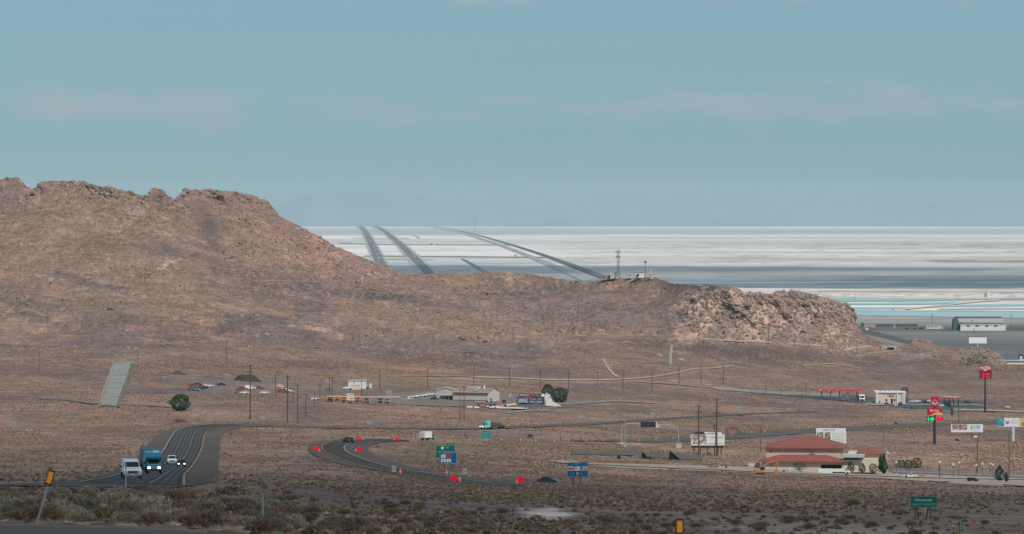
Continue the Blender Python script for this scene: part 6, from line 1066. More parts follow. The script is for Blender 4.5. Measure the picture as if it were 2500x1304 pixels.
mb = MB(); mb.b2((X(2057.2), 3, 0), (X(2140), 22, Z(1120))).b2((X(2066), 8, Z(1120)+.01), (X(2143), 24, Z(1110))); mb.build('wing_wall', CRM2, t)
MB().hip(X(1866)-.4, X(2053)+.8, D0-1.0, D0+22, Z(1096.5), Z(1072), X(1958), X(1987), .45).build('roof', TILE, t)
MB().hip(X(1853), X(2062), -1.2, D0-1.03, Z(1126), Z(1111.5), X(1904), X(2016), .4).build('front_roof', TILE, t)
mb = MB(); a = (X(1980), 3.6, Z(1107.5)); mb.add([(X(1944), -1.1, Z(1125.2)), (X(2016), -1.1, Z(1125.2)), a, (X(1980), D0-1.2, Z(1107.5))], [(0, 1, 2), (1, 3, 2), (0, 2, 3)]); mb.build('gable_roof', TILE, t)
MB().hip(X(2086), X(2152), 7, 25, Z(1110), Z(1096.5), X(2098), X(2118), .4).build('wing_roof', TILE, t)
MB().b2((X(2056), 1.0, Z(1117)), (X(2108), 9, Z(1110.5))).build('canopy', C('canopy_grey_green', (.42,.45,.42), .6), t); MB().b2((X(2059), 2.9, Z(1123)), (X(2098), 2.98, Z(1117.2))).build('window', M_glass, t)
en = MB().b2((X(2004), 4.38, 0), (X(2053), 4.46, Z(1134.5))).build('entrance', M_glass, t); mb = MB()
for x in (2016, 2028, 2041): mb.b2((X(x), 4.30, 0), (X(x)+.18, 4.37, Z(1134.5)))
mb.build('door_frame', M_dsteel, en)
MB().b2((X(2002.4), -.03, 0), (X(2003.6), .6, Z(1133.9))).b2((X(2053.6), -.03, 0), (X(2056.9), .6, Z(1133.9))).build('column', CRM2, t)
MB().disc((X(1879.5), D0-.03, Z(1107.5)), .32, 10).build('vent', M_blk, t); MB().b2((X(1878), -.05, Z(1137)), (X(1887), -.01, Z(1135.5))).build('window', M_glass, t)
t2 = thing('garden_wall', 'low cream wall running left from the red tiled building', 'wall', P(1842, 1139)); k2 = K(1842, 1139); MB().b2((-16*k2, 0, -.3), (13*k2, .4, 8.5*k2)).build('wall', CRM2, t2); MB().b2((-16.4*k2, -.1, 8.52*k2), (13.4*k2, .5, 9.3*k2)).build('coping', CRM, t2)
# flag, bins, barriers, fence
t = thing('flagpole', 'white flagpole with a drooping flag at the right end of the red tiled building', 'flagpole', P(2165, 1156)); k = K(2165, 1156); MB().tube((0, 0, 0), (0, 0, 63*k), .12, .07, 8).build('pole', C('pale_pole', (.6,.6,.6), .4), t)
mb = MB(); mb.add([(0, 0, 63*k), (3.2*k, .2, 61*k), (2.4*k, .1, 55*k), (.2*k, 0, 56*k)], [(0, 1, 2, 3)]); mb.build('flag', C('flag_navy', (.08,.08,.22), .7), t); MB().add([(0, -.02, 55.5*k), (6*k, .2, 49*k), (6.5*k, .1, 46*k), (0, 0, 50*k)], [(0, 1, 2, 3)]).build('pennant', C('flag_pale', (.5,.5,.6), .7), t)
for x, yb, lab in ((1914,1155,'black bin on the pale strip left of the first white container'), (2066,1162,'black bin in front of the white flatbed load'), (2212,1168,'black bin near the left lamp posts'), (1773,1144,'small black bin on the graded strip left of the excavator')):
    t = thing('trash_bin', lab, 'bin', P(x, yb)); k = K(x, yb); MB().tube((0, 0, 0), (0, 0, 6.5*k), 1.9*k, 2.2*k, 10).build('bin', M_blk, t); MB().tube((0, 0, 6.5*k), (0, 0, 7.2*k), 2.4*k, 1.8*k, 10).build('lid', M_blk, t)
WHT = C('container_white', (.62,.64,.60), .6)
for x0, x1, yb, y0, lab in ((1925,1959,1152,1144,'white storage container on the strip before the low green tree'),):
    t = thing('storage_container', lab, 'container', P((x0+x1)/2, yb)); k = K((x0+x1)/2, yb); w = (x1-x0)*k/2; MB().b2((-w, 0, .1), (w, 2.4, (yb-y0)*k)).build('box', WHT, t); mb = MB()
    for i in range(12): mb.b2((-w+2*w*i/12, -.04, .15), (-w+2*w*i/12+.08, -.005, (yb-y0)*k-.1))
    mb.build('rib', WHT, t)
t, bo = boxtruck('white truck with a long low white load parked before the entrance', 'truck', P(2050, 1158), PI/2, P_white, WHT, 2.3, 7.4, 1.9); t.scale = (.98,)*3; MB().b2((-1.1, 2.6, .5), (1.1, 7.6, 1.95)).build('trailer_box', WHT, t)
make_vehicle('suv', P_black, 'dark SUV parked against the front wall between the green tree and the entrance', 'car', P(1990, 1151), .2, name='suv')
v = make_vehicle('suv', P_black, 'black car parked on the pale strip left of the dark conifer', 'car', P(2375, 1176), .0, name='suv'); v.rotation_euler.z = 1.2; v.scale = (.75,)*3
make_vehicle('pickup', P_white, 'white pickup parked beyond the left lamp posts, facing right', 'pickup truck', P(2222, 1167), 1.5, name='pickup_truck').scale = (.8,)*3
t = thing('fence', 'thin dark post and wire fence along the parking area', 'fence', P(2180, 1160)); pa = []
o0 = P(2180, 1160)
for i, x in enumerate(np.linspace(2180, 2400, 12)):
    q_ = P(x, 1158+(x-2180)*.045)-o0; pa.append(q_+Vector((0, 0, 1.5))); MB().tube(q_, q_+Vector((0, 0, 1.7)), .05, .05, 5).build('post', M_dsteel, t)
mb = MB(); mb.path(pa, .025, 4); mb.path([v_-Vector((0, 0, .7)) for v_ in pa], .025, 4); mb.build('wire', M_dsteel, t)
for x, yb, w, lab in ((1740,1143,24,'rusty steel frames lying on the graded strip right of centre'), (2250,1165,14,'brown bench like frame among the lamp posts')):
    t = thing('steel_frame', lab, 'frame', P(x, yb)); k = K(x, yb); mb = MB(); w_ = w*k/2; h_ = 4.5*k
    for xx in np.linspace(-w_, w_, 6): mb.tube((xx, 0, 0), (xx, 0, h_), .07, .07, 5)
    mb.tube((-w_, 0, h_), (w_, 0, h_), .1, .1, 5).tube((-w_, 0, h_*.5), (w_, 0, h_*.5), .08, .08, 5); mb.build('frame', C('rust_steel', (.12,.07,.06), .8), t)
def rubble(label, x, yb, w, h, c, name='rubble_pile', cat='rubble', seed=0, n=26, loc=None, k=None):
    k = k or K(x, yb); r = np.random.default_rng(seed+int(x)); mb = MB()
    for i in range(n):
        u = r.uniform(-1, 1); hh = (1-abs(u))*h*k*r.uniform(.2, .9); s = h*k*r.uniform(.18, .4)
        mb.box((u*w*k/2, r.uniform(-1, 1)*w*k*.2, hh*.6), (s*1.6, s*1.3, s), r.uniform(0, 3), r.uniform(-.5, .5), r.uniform(.5, 1))
    o = mb.build(name, C('rub_%d' % int(c[0]*1000+c[2]*100), c, .95, var=.25), loc=loc or P(x, yb, 0)); tag(o, label, cat); return o
rubble('heap of red rubble on the strip left of the crushed stone', 1637, 1147, 14, 7, (.22,.07,.06)); rubble('red brown rubble heap beside the pale path near the lamp posts', 2306, 1180, 14, 8, (.17,.07,.06)); rubble('faint red debris on the plain above the graded strip', 1525, 1128, 24, 3, (.34,.10,.08)); rubble('low red brown mound on the plain below the round tree', 442, 1029, 28, 6, (.17,.06,.05), n=60); rubble('small tan stones right of the red brown mound', 508, 1029, 22, 4, (.30,.19,.15))
rubble('pile of pale boulders beside the road near the fuel canopy', 2122, 988, 26, 11, (.30,.30,.28), n=40); rubble('scatter of white rocks on the plain right of the purple billboard', 1640, 931, 22, 6, (.52,.45,.38)); rubble('white rocks beside the end of the pale track', 1728, 940, 14, 5, (.5,.46,.42)); rubble('row of pale stones below the short paved track', 1588, 893, 50, 4, (.45,.38,.33)); rubble('small pile of pale stones by the short paved track', 1663, 880, 10, 8, (.5,.4,.34)); rubble('grey boulders at the left end of the dark gravel yard', 405, 924, 22, 8, (.25,.22,.20)); rubble('pale stones at the foot of the round green tree', 475, 1003, 30, 5, (.42,.35,.30)); rubble('pale rubble along the foot of the runaway ramp', 330, 991, 70, 4, (.34,.32,.30))
rubble('dark logs and stones at the foot of the store lot', 1332, 1012, 80, 4, (.36,.33,.29), n=40)
# excavator
t = thing('excavator', 'orange excavator with its arm raised and bucket down, on the pale strip', 'excavator', P(1860, 1159)); k = K(1860, 1159); q = lambda X_, Y_, y=0.0: ((X_-1860)*k, y, (1159-Y_)*k)
EX = C('excavator_orange', (.55,.20,.05), .5); MB().b2(q(1841.5, 1156.5, -1.3), q(1863, 1147, 1.2)).build('body', EX, t); MB().b2(q(1856, 1147, -1.25), q(1866.5, 1140, .1)).build('cab', M_glass, t); MB().b2(q(1842, 1150, -1.35), q(1845, 1146, 1.25)).build('counterweight', EX, t)
for s in (-1, 1): MB().prism([(-.35, 0), (-.45, .45), (-.35, .8), (.35, .8), (.45, .45), (.35, 0)], q(1844, 0)[0], q(1866, 0)[0]).build('track', M_blk, t, loc=(0, s*1.0, 0))
mb = MB(); mb.path([q(1858, 1146, .5), q(1864, 1138, .5), q(1872, 1131.5, .5), q(1884, 1128.5, .5), q(1893, 1128, .5)], 1.7*k, 6); mb.build('boom', EX, t); MB().tube(q(1861, 1146, .3), q(1872, 1133.5, .3), .13, .13, 6).build('hydraulic_ram', M_chr, t)
MB().path([q(1897, 1127, .5), q(1896.5, 1137, .5), q(1895.5, 1150, .5)], 1.8*k, 6).build('arm', EX, t); bk = MB().prism([(-.7, 0), (-.8, .9), (-.3, 1.3), (.6, 1.25), (.9, .4), (.3, 0)], -.7, .7); o = bk.build('bucket', C('bucket_ochre', (.42,.22,.08), .7), t, loc=q(1895.5, 1157.5, .5)); o.rotation_euler = (0, 0, 1.57)
# dark wedge shelters
for x, yb, w, h, lean, lab in ((1511,1119,15,9,0,'smallest dark wedge shelter, left of the other three'), (1574,1121,22,19,0,'tall dark wedge shelter left of the low one beside it'), (1587,1123,15,10,0,'low dark wedge shelter leaning against the taller one'), (1645,1123,34,23,1,'largest dark wedge shelter, right of the other three')):
    t = thing('wedge_shelter', lab, 'shelter', P(x, yb), .0, 'dark wedge shelters on the grey lots'); k = K(x, yb); w_ = w*k/2; h_ = h*k; tx_ = -w_*(.55 if w > 20 else .2)
    mk_ = C('wedge_dark', (.006,.016,.018), .95); MB().add([(tx_, 0, h_), (-w_*.75, 0, 0), (w_, -.5, 0), (w_*.5, 4, 0), (tx_, .3, h_*.995)], [(0, 1, 2), (4, 2, 3), (4, 3, 1), (0, 2, 4), (0, 4, 1)]).build('panel', mk_, t)
    MB().add([(tx_*.4, -.6, h_*.55), (-w_, -1, 0), (w_*.2, -1.2, 0)], [(0, 1, 2)]).build('side_panel', C('wedge_green', (.012,.03,.025), .95), t); MB().tube((tx_-.1*h_, 0, h_*1.15), (w_, -.5, 0), .05, .05, 5).build('strut', M_dsteel, t)
t = thing('pallet_stack', 'small dark green cabinet under the white picture billboard', 'cabinet', P(1730, 1112)); MB().box((0, 0, .5), (1.5, 1.2, 1.0)).build('cabinet', C('cab_green', (.06,.10,.075), .6), t); MB().box((0, 0, 1.05), (1.7, 1.4, .1)).build('lid', C('cab_green', (.06,.10,.075), .6), t)
for x, yb, lab in ((1163+22,1067+0,'x'),): pass
for x, yb, lab in ((2336,1077,'small black box on the plain under the $100 billboard'), (2187,1036,'small dark box beside the far road right of the barrels'), (1137,1070,'short dark post left of the small green road sign'), (1368,1077,'short dark post among the orange barrels'), (1418,1075,'short dark post right of the portable message board')):
    t = thing('utility_box' if yb > 1076 and x > 2000 or x > 2000 else 'marker_post', lab, 'box' if x > 2000 else 'post', P(x, yb)); k = K(x, yb)
    if x > 2000: MB().box((0, 0, 2.2*k), (7*k, 1, 4.4*k)).build('box', M_blk, t); MB().box((0, 0, 4.7*k), (7.6*k, 1.2, .5*k)).build('lid', M_blk, t)
    else: MB().tube((0, 0, 0), (0, 0, 9*k), .12, .10, 6).build('post', M_blk, t); MB().box((0, 0, 9.6*k), (.4, .2, .4)).build('reflector', M_blk, t)

# ---------------------------------------------------------------- depot: garages, carport, tank, parked trucks
MET = C('ribbed_metal', (.33,.32,.285), .6, var=.06, scale=.4); RFB = C('metal_roof_brown', (.28,.19,.165), .6, var=.08, scale=.3); RFG = C('metal_roof_grey', (.32,.34,.33), .5, var=.08); WHR = C('plinth_brown', (.17,.145,.14), .8)  # WHR is the plinth's own dark brown
def gable(t, x0, x1, y0, y1, zh, zr, wall, roof, axis='x', ov=.4, wn='wall', rn='roof'):
    if axis == 'x':   # ridge along x
        ym = (y0+y1)/2; MB().prism([(y0, 0), (y0, zh), (ym, zr), (y1, zh), (y1, 0)], x0, x1).build(wn, wall, t)
        MB().add([(x0-ov, y0-ov, zh-.1), (x1+ov, y0-ov, zh-.1), (x1+ov, ym, zr+.12), (x0-ov, ym, zr+.12), (x1+ov, y1+ov, zh-.1), (x0-ov, y1+ov, zh-.1)], [(0, 1, 2, 3), (3, 2, 4, 5)]).build(rn, roof, t)
    else:
        xm = (x0+x1)/2; MB().ext([(x0, 0), (x0, zh), (xm, zr), (x1, zh), (x1, 0)][::-1], y0, y1).build(wn, wall, t)
        MB().add([(x0-ov, y0-ov, zh-.1), (x0-ov, y1+ov, zh-.1), (xm, y1+ov, zr+.12), (xm, y0-ov, zr+.12), (x1+ov, y1+ov, zh-.1), (x1+ov, y0-ov, zh-.1)], [(0, 1, 2, 3), (3, 2, 4, 5)]).build(rn, roof, t)
t = thing('metal_garage', 'long low metal garage with a brownish roof and pale gable at its right end', 'building', P(1160, 982), -.32); k = K(1160, 982)
MET = C('garage_wall', (.50,.48,.42), .6, var=.05, scale=.4)
L0, L1 = -55*k/.95, 32*k/.95; zh = 24*k; zr = 33*k
gable(t, L0, L1, 0, 19, zh, zr, MET, RFB)
MB().b2((L0+.01, -.12, 0), (L1-.01, -.01, 5.5*k)).build('plinth', WHR, t); MB().b2((L0+.1, -.5, zh-5*k), (L1-.1, -.02, zh-.32)).build('eave_shade_band', C('eave_shade', (.11,.10,.10), .7), t)  # plain brown plinth; the dark upper band stands in for shade under the eave
mb = MB(); 
for i in range(9): mb.b2((L0+1+i*2.2, -.16, 8*k), (L0+1.15+i*2.2, -.125, 16*k))
mb.build('pilaster', MET, t)
MB().b2((L1+.01, 3.5, 0), (L1+.08, 5.6, 9*k)).build('door', M_blk, t); MB().add([(-8*k, 1, zh+.75), (0, 1, zh+.75), (4*k, 9, zr+.14), (-4*k, 9, zr+.14)], [(0, 1, 2, 3)]).build('roof_patch', C('roof_patch', (.38,.40,.39), .5), t)
MB().tube((11*k, 8, zr-.3), (11*k, 8, zr+1.4), .5, .4, 8).build('vent', Wt, t)
t = thing('metal_shed', 'pale grey metal shed with a shallow gable left of the long garage', 'building', P(1088, 976), .0); k = K(1088, 976); gable(t, -23*k, 24*k, 4, 22, 22*k, 27.5*k, C('shed_pale', (.38,.38,.34), .6, scale=.4), RFG, 'y'); MB().b2((-4.5*k, 3.9, 14*k), (-3*k, 3.98, 18*k)).build('window', M_glass, t); MB().b2((-12*k, -1, 10*k), (20*k, 3.95, 11.2*k)).build('awning', RFG, t)
for x in (-11, -2, 8, 19): MB().tube((x*k, -.8, 0), (x*k, -.8, 10*k), .1, .1, 6).build('column', C('col_tan', (.45,.36,.26), .6), t)
MB().b2((4*k, 1, 0), (19*k, 3.6, 7*k)).build('stored_load', M_dsteel, t)
t = thing('rear_roof_shed', 'low grey roofed shed seen above the middle of the long garage', 'building', P(1158, 968), -.1); k = K(1158, 968); gable(t, -16*k, 14*k, 0, 8, 21*k, 23.5*k, MET, RFG)
t = thing('orange_shed', 'small orange brown shed with a pale roof in front of the long garage', 'shed', P(1172, 993), 0); k = K(1172, 993); MB().b2((-12*k, 0, 0), (12*k, 4.5, 10.5*k)).build('wall', C('brick_orange', (.36,.15,.09), .8), t); MB().b2((-12.6*k, -.4, 10.52*k), (12.6*k, 4.8, 12*k)).build('roof', C('roof_palebrown', (.42,.34,.28), .6), t); MB().b2((-5*k, -.05, 0), (-1*k, -.01, 6*k)).build('door', M_blk, t)
t = thing('digger', 'orange backhoe digger standing between the orange shed and the purple billboard', 'digger', P(1226, 993), 0); k = K(1226, 993); q = lambda X_, Y_, y=0.0: ((X_-1226)*k, y, (993-Y_)*k)
MB().b2(q(1216, 990, -1), q(1236, 984, 1)).build('body', P_org, t); MB().b2(q(1226, 984, -.9), q(1235, 976, .9)).build('cab', M_glass, t); MB().b2(q(1225.5, 976.2, -1), q(1236, 974.8, 1)).build('roof', P_org, t); MB().path([q(1216, 986), q(1213, 977), q(1219, 983), q(1221, 990)], .9*k, 6).build('arm', P_org, t)
for x in (1219, 1234):
    for s in (-1, 1): wheel(t, 0, 0, .1, .1, False); ch = t.children[-1]; ch.data = MB().tube((0, -.15, 0), (0, .15, 0), 2.6*k, 2.6*k, 12).build('w', M_tyre).data; bpy.data.objects.remove(bpy.data.objects['w']); ch.location = q(x, 990.2, s*.95)
t = thing('dark_trailer', 'black flat trailer left of the orange digger', 'trailer', P(1200, 993), 0); k = K(1200, 993); MB().b2((-14*k, 0, .8), (12*k, 2.4, 6*k)).build('body', C('trailer_black', (.03,.035,.035), .6), t)
for x in (-9, -3, 8): MB().tube((x*k, -.1, .5), (x*k, .25, .5), .5, .5, 12).build('wheel', M_tyre, t)
t = thing('orange_barrier', 'flat orange barrier bar behind the left end of the purple billboard', 'barrier', P(1253, 987), 0); k = K(1253, 987); MB().b2((-6*k, 0, 2*k), (7*k, .3, 5*k)).build('panel', P_org, t); MB().b2((-5*k, .05, 0), (-4.4*k, .25, 2*k)).b2((5*k, .05, 0), (5.6*k, .25, 2*k)).build('leg', M_dsteel, t)
for pts, lab in (([(1195,996.5),(1215,994),(1240,991),(1262,988)], 'longer white sheet of plastic on the ground before the purple billboard'), ([(1212,997),(1245,998),(1287,999)], 'narrow white sheet lying below the purple billboard')):
    o = line_on('plastic_sheet', pts, 4.2, C('white_sheet', (.62,.58,.55), .6), .45, 30, kind=None); tag(o, lab, 'sheet')
for x, yb, w, lab in ((1147,996,14,'white tank lying left in front of the orange shed'), (1164,997,12,'second white tank lying in front of the orange shed'), (1191,994,4,'small white drum right of the orange shed')):
    t = thing('storage_tank', lab, 'tank', P(x, yb)); k = K(x, yb); MB().tube((-w*k/2, 0, 2*k), (w*k/2, 0, 2*k), 2*k, 2*k, 12).build('tank', Wt, t); MB().b2((-w*k*.3, -.3, 0), (-w*k*.25, .3, 1*k)).b2((w*k*.25, -.3, 0), (w*k*.3, .3, 1*k)).build('leg', M_dsteel, t)
t = thing('slipway_ramp', 'white concrete ramp sloping down to the right below the white house', 'ramp', P(1350, 992), 0); k = K(1350, 992); MB().ext([(-18*k, 0), (-18*k, 17*k), (-14*k, 18*k), (20*k, .4*k), (12*k, 0)], -2, 2).build('slab', C('white_concrete', (.66,.62,.58), .8), t); MB().ext([(-18.5*k, 17.2*k), (-18.5*k, 19*k), (-14*k, 19.6*k), (-14*k, 18.2*k)], -2.1, -1.8).build('kerb', C('white_concrete', (.66,.62,.58), .8), t)
t = thing('white_house', 'small white gabled house between the two dark trees', 'house', P(1336, 979), .1); k = K(1336, 979); gable(t, -6*k, 11*k, 0, 7, 12*k, 18*k, C('house_white', (.70,.69,.68), .7), C('house_roof', (.6,.6,.6), .6), 'y', .2); MB().b2((-19*k, 3, 8*k), (-6.05*k, 7, 16*k)).build('side_wall', C('house_white', (.70,.69,.68), .7), t)
for x, z in ((0, 7), (6, 7), (2.5, 12)): MB().b2((x*k, -.06, (z-2)*k), ((x+2)*k, -.01, z*k)).build('window', M_glass, t)
t = thing('leaning_pipe', 'pale leaning pipe on the bare ground right of the long garage', 'pipe', P(1244, 969)); k = K(1244, 969); MB().tube((0, 0, 0), (3.5*k, 0, 9*k), 1*k, .8*k, 8).build('pipe', C('house_white', (.70,.69,.68), .7), t); MB().tube((-1*k, 0, .3*k), (3*k, 0, .3*k), .8*k, .8*k, 6).build('foot', C('house_white', (.70,.69,.68), .7), t)
t = thing('chimney_post', 'short brown post standing above the purple billboard', 'post', P(1302, 962)); k = K(1302, 962); MB().b2((-1*k, 0, 0), (1*k, .5, 9*k)).build('post', M_wood2, t); MB().b2((-1.3*k, -.1, 9.02*k), (1.3*k, .6, 9.8*k)).build('cap', M_wood2, t)
# parked white pickups and a car
pv = make_vehicle('pickup', P_white, 'white pickup at the left end of the row left of the pale shed', 'pickup truck', P(1008, 972), 1.25, 'white pickups parked in a row', name='pickup_truck')
for i, (x, y, lab) in enumerate(((1019,970,'white pickup second from the left in the row by the pale shed'), (1030,969,'white pickup in the middle of the row by the pale shed'), (1041,967,'white pickup second from the right in the row by the pale shed'), (1052,966,'white pickup at the right end of the row, touching the pale shed'))):
    dup(pv, P(x, y), 1.25+.06*i, lab)
make_vehicle('pickup', P_grn, 'teal grey pickup parked before the pale shed', 'pickup truck', P(1061, 977), .5, name='pickup_truck'); make_vehicle('van', P_white, 'white van at the left end of the row of white pickups', 'van', P(998, 976), 1.2, name='van').scale = (.7,)*3
t = thing('pink_wall_block', 'flat pinkish block right of the open carport', 'block', P(987, 980)); k = K(987, 980); MB().b2((-9*k, 0, 0), (8*k, 3, 13*k)).build('block', C('dull_pink', (.30,.24,.22), .8), t); MB().b2((-9.3*k, -.2, 13.02*k), (8.3*k, 3.2, 13.9*k)).build('cap', C('dull_pink2', (.34,.28,.26), .8), t)
# carport
t = thing('carport', 'long open carport with a thin yellow roof over orange and dark trucks', 'carport', P(880, 985), 0); k = K(880, 985); YW = C('ochre_steel', (.58,.36,.17), .6)
MB().b2((-82*k, 0, 15.5*k), (0*k, 6, 17*k)).b2((0.01*k, -.5, 14.5*k), (96*k, 5.5, 16*k)).build('roof', YW, t)
for x in (-82, -66, -50, -34, -18, -2, 10, 24, 40, 56, 72, 93): MB().tube((x*k, .2, -2*k*(x > 50)), (x*k, .2, 15.4*k), .13, .13, 6).build('post', YW, t)
cols = [('orange', P_org), ('orange', P_org), ('orange', P_org), ('white', P_white), ('orange', P_org), ('dark blue', P_blu), ('dark blue', P_blu), ('grey green', P_gry)]
protos = {}
for i, (x, y, ci) in enumerate(((805,979,0),(824,978,1),(841,980,2),(859,982,3),(875,981,4),(895,983,5),(929,983,6),(946,984,7))):
    cn, pt = cols[ci]; lab = ('%s truck nose out under the yellow carport, %s from the left' % (cn, nth[i]))
    t_, bo = boxtruck(lab, 'truck', P(x, y), 0, pt, pt if cn != 'white' else WHT, 2.4, 6.5, 2.6); t_['group'] = 'trucks parked under the yellow carport'; t_.scale = (1.0,)*3
t = thing('white_bin', 'pale square tank standing above the carport roof behind the third truck', 'tank', P(852, 979, 0)); k = K(852, 979); MB().b2((-8*k, 8, 0), (10*k, 12, 14*k)).build('tank', WHT, t); MB().b2((-8.4*k, 7.8, 14.02*k), (10.4*k, 12.2, 15*k)).build('lid', WHT, t)
# trailer building and tank
t = thing('trailer_office', 'white flat roofed trailer building on the plain above the carport', 'building', P(873, 950), 0); k = K(873, 950); MB().b2((-23*k, 2, 0), (20*k, 9, 20*k)).build('wall', C('office_white', (.62,.66,.67), .6), t); MB().b2((-24*k, 1.6, 20.02*k), (21*k, 9.4, 21*k)).build('roof', C('office_roof', (.5,.45,.40), .6), t); MB().b2((-9*k, 1.9, 13*k), (-7.4*k, 1.98, 17*k)).build('window', M_glass, t)
t = thing('cream_container', 'cream square container in front of the white trailer building', 'container', P(868, 952), 0); k = K(868, 952); MB().b2((-11*k, 0, 0), (10.5*k, 3, 12*k)).build('box', C('cream_box', (.60,.50,.38), .7), t); MB().b2((-11.3*k, -.1, 12.02*k), (10.8*k, 3.1, 12.8*k)).build('lid', C('cream_box', (.60,.50,.38), .7), t)
t = thing('fuel_tank', 'grey cylindrical tank with a cream end right of the cream container', 'tank', P(893, 950), 0); k = K(893, 950); MB().tube((-12*k, 2, 6.2*k), (9*k, 2, 6.2*k), 5.8*k, 5.8*k, 18).build('tank', C('tank_grey', (.20,.23,.23), .5), t); MB().b2((8*k, .5, 2*k), (15*k, 3.5, 13*k)).build('end_box', C('cream_box', (.60,.50,.38), .7), t)
for x in (-9, 5): MB().b2((x*k, .8, 0), ((x+1.5)*k, 3.2, 1.5*k)).build('saddle', M_dsteel, t)
make_vehicle('pickup', P_white, 'white crew pickup left of the cream container', 'pickup truck', P(848, 951), -1.35, name='pickup_truck')
t = thing('tarp_heap', 'low dark green tarpaulin left of the white crew pickup', 'tarpaulin', P(801, 951)); k = K(801, 951); MB().hip(-9*k, 9*k, 0, 3, .3, 3.5*k, -5*k, 5*k, .3).build('tarp', C('tarp_green', (.07,.10,.085), .7), t); MB().b2((-8*k, .1, 0), (8*k, 2.9, .04)).build('ground_sheet', M_dsteel, t)
# gravel heaps
def heap(label, x, yb, w, h, c, seed, flat=.0):
    k = K(x, yb); n, m_ = 28, 10; r = np.random.default_rng(seed); V = []; Fc = []
    for j in range(m_+1):
        u = j/m_
        for i in range(n):
            a = 2*PI*i/n; rr = (1-u*(1-flat))*w*k/2*(1+.10*math.sin(3*a+seed)+.06*r.normal()); V.append((math.cos(a)*rr, math.sin(a)*rr*.6, (u**1.15)*h*k*(1+.03*r.normal())-.3))
    for j in range(m_):
        for i in range(n): Fc.append((j*n+i, j*n+(i+1) % n, (j+1)*n+(i+1) % n, (j+1)*n+i))
    Fc.append(tuple(range(m_*n, m_*n+n))); o = MB().add(V, Fc).build('gravel_heap', C('heap_%d' % seed, c, .95, var=.2, scale=.5), loc=P(x, yb)); tag(o, label, 'gravel heap'); return o
heap('largest black gravel heap behind the tallest utility pole', 600, 930, 74, 16, (.055,.052,.052), 1, .45); heap('small dark gravel heap at the left end of the yard', 434, 914, 46, 11, (.075,.07,.07), 2, .15); heap('low brown gravel heap left of the black one', 520, 921, 48, 12, (.15,.125,.115), 3, .2); heap('pale tan conical heap right of the yard', 682, 944, 34, 9, (.36,.27,.22), 4, .05); heap('faint grey heap above the tarpaulin', 797, 934, 40, 10, (.20,.19,.185), 5, .1); heap('long low grey heap left of the small dark one', 400, 910, 40, 3, (.10,.09,.09), 6, .3); heap('low green grey mound beside the pale tan heap', 661, 943, 24, 5, (.15,.165,.13), 7, .2)
heap('small brown bump of earth between the black and brown heaps', 550, 917, 34, 7, (.20,.16,.14), 8, .2)
# wrecked and stored cars
wk = [(461,943,'orange',P_org,1.4,'car'),(472,944,'red orange',P_red,1.5,'car'),(484,942,'faded red',P_red,1.2,'suv'),(468,952,'blue grey',P_blu,1.5,'car'),(479,954,'pale blue',C('paint_lblue', (.20,.30,.36), .5),1.0,'suv'),(489,951,'dark green',P_grn,1.3,'car'),(498,949,'black',P_black,1.7,'car'),(497,942,'pale grey',C('paint_pale', (.5,.52,.48), .5),1.5,'car'),(512,944,'white and red',P_white,1.4,'car'),(541,941,'black',P_black,1.57,'car'),
      (585,955,'dull red',P_red,1.5,'car'),(591,951,'red',P_red,1.2,'car'),(612,951,'white',P_white,1.5,'van'),(597,961,'white',P_white,1.5,'car'),(634,950,'dull red',P_red,1.5,'car'),(646,961,'white',P_white,1.6,'car'),(583,960,'dark grey',P_gry,1.2,'car'),(690,959,'red',P_red,1.5,'van'),(698,958,'white and red',P_white,1.5,'van'),(708,958,'white',P_white,1.4,'car'),(700,951,'dark',P_black,1.4,'car'),(771,976,'white',P_white,1.57,'car')]
for x, y, cn, pt, rz, kd in wk: make_vehicle(kd, pt, auto('%s %s in the wreck yard' % (cn, 'van' if kd == 'van' else 'car'), x, y-3), 'car', P(x, y), rz, 'vehicles lying in the wreck yard', detail=1, name='wrecked_car')
t = thing('crane_arm', 'small rusty orange crane frame left of the wrecked cars', 'crane', P(453, 950)); k = K(453, 950); MB().tube((0, 0, 0), (2*k, 0, 19*k), .35, .2, 6).build('mast', P_org, t); MB().tube((0, 0, 2*k), (6*k, 0, 4*k), .3, .3, 6).build('strut', P_org, t)
t = thing('signpost', 'small dark board on a post left of the round green tree', 'sign', P(389, 984)); k = K(389, 984); MB().b2((-.8*k, 0, 0), (.8*k, .3, 8*k)).build('post', M_dsteel, t); MB().ext([(-10*k, .5*k), (-10*k, 2*k), (3*k, .8*k), (3*k, 0)], 0, .3).build('beam', M_dsteel, t)
t = thing('gate_block', 'dark barrier posts at the foot of the pale ramp', 'barrier', P(262, 992)); k = K(262, 992); mb = MB()
for x in (-8, -3, 2, 7): mb.b2((x*k, 0, 0), ((x+2.2)*k, .8, 7*k))
mb.build('post', C('drum_grey', (.16,.18,.19), .7), t); MB().b2((-9*k, .1, 4*k), (10*k, .5, 5*k)).build('rail', M_steel, t)

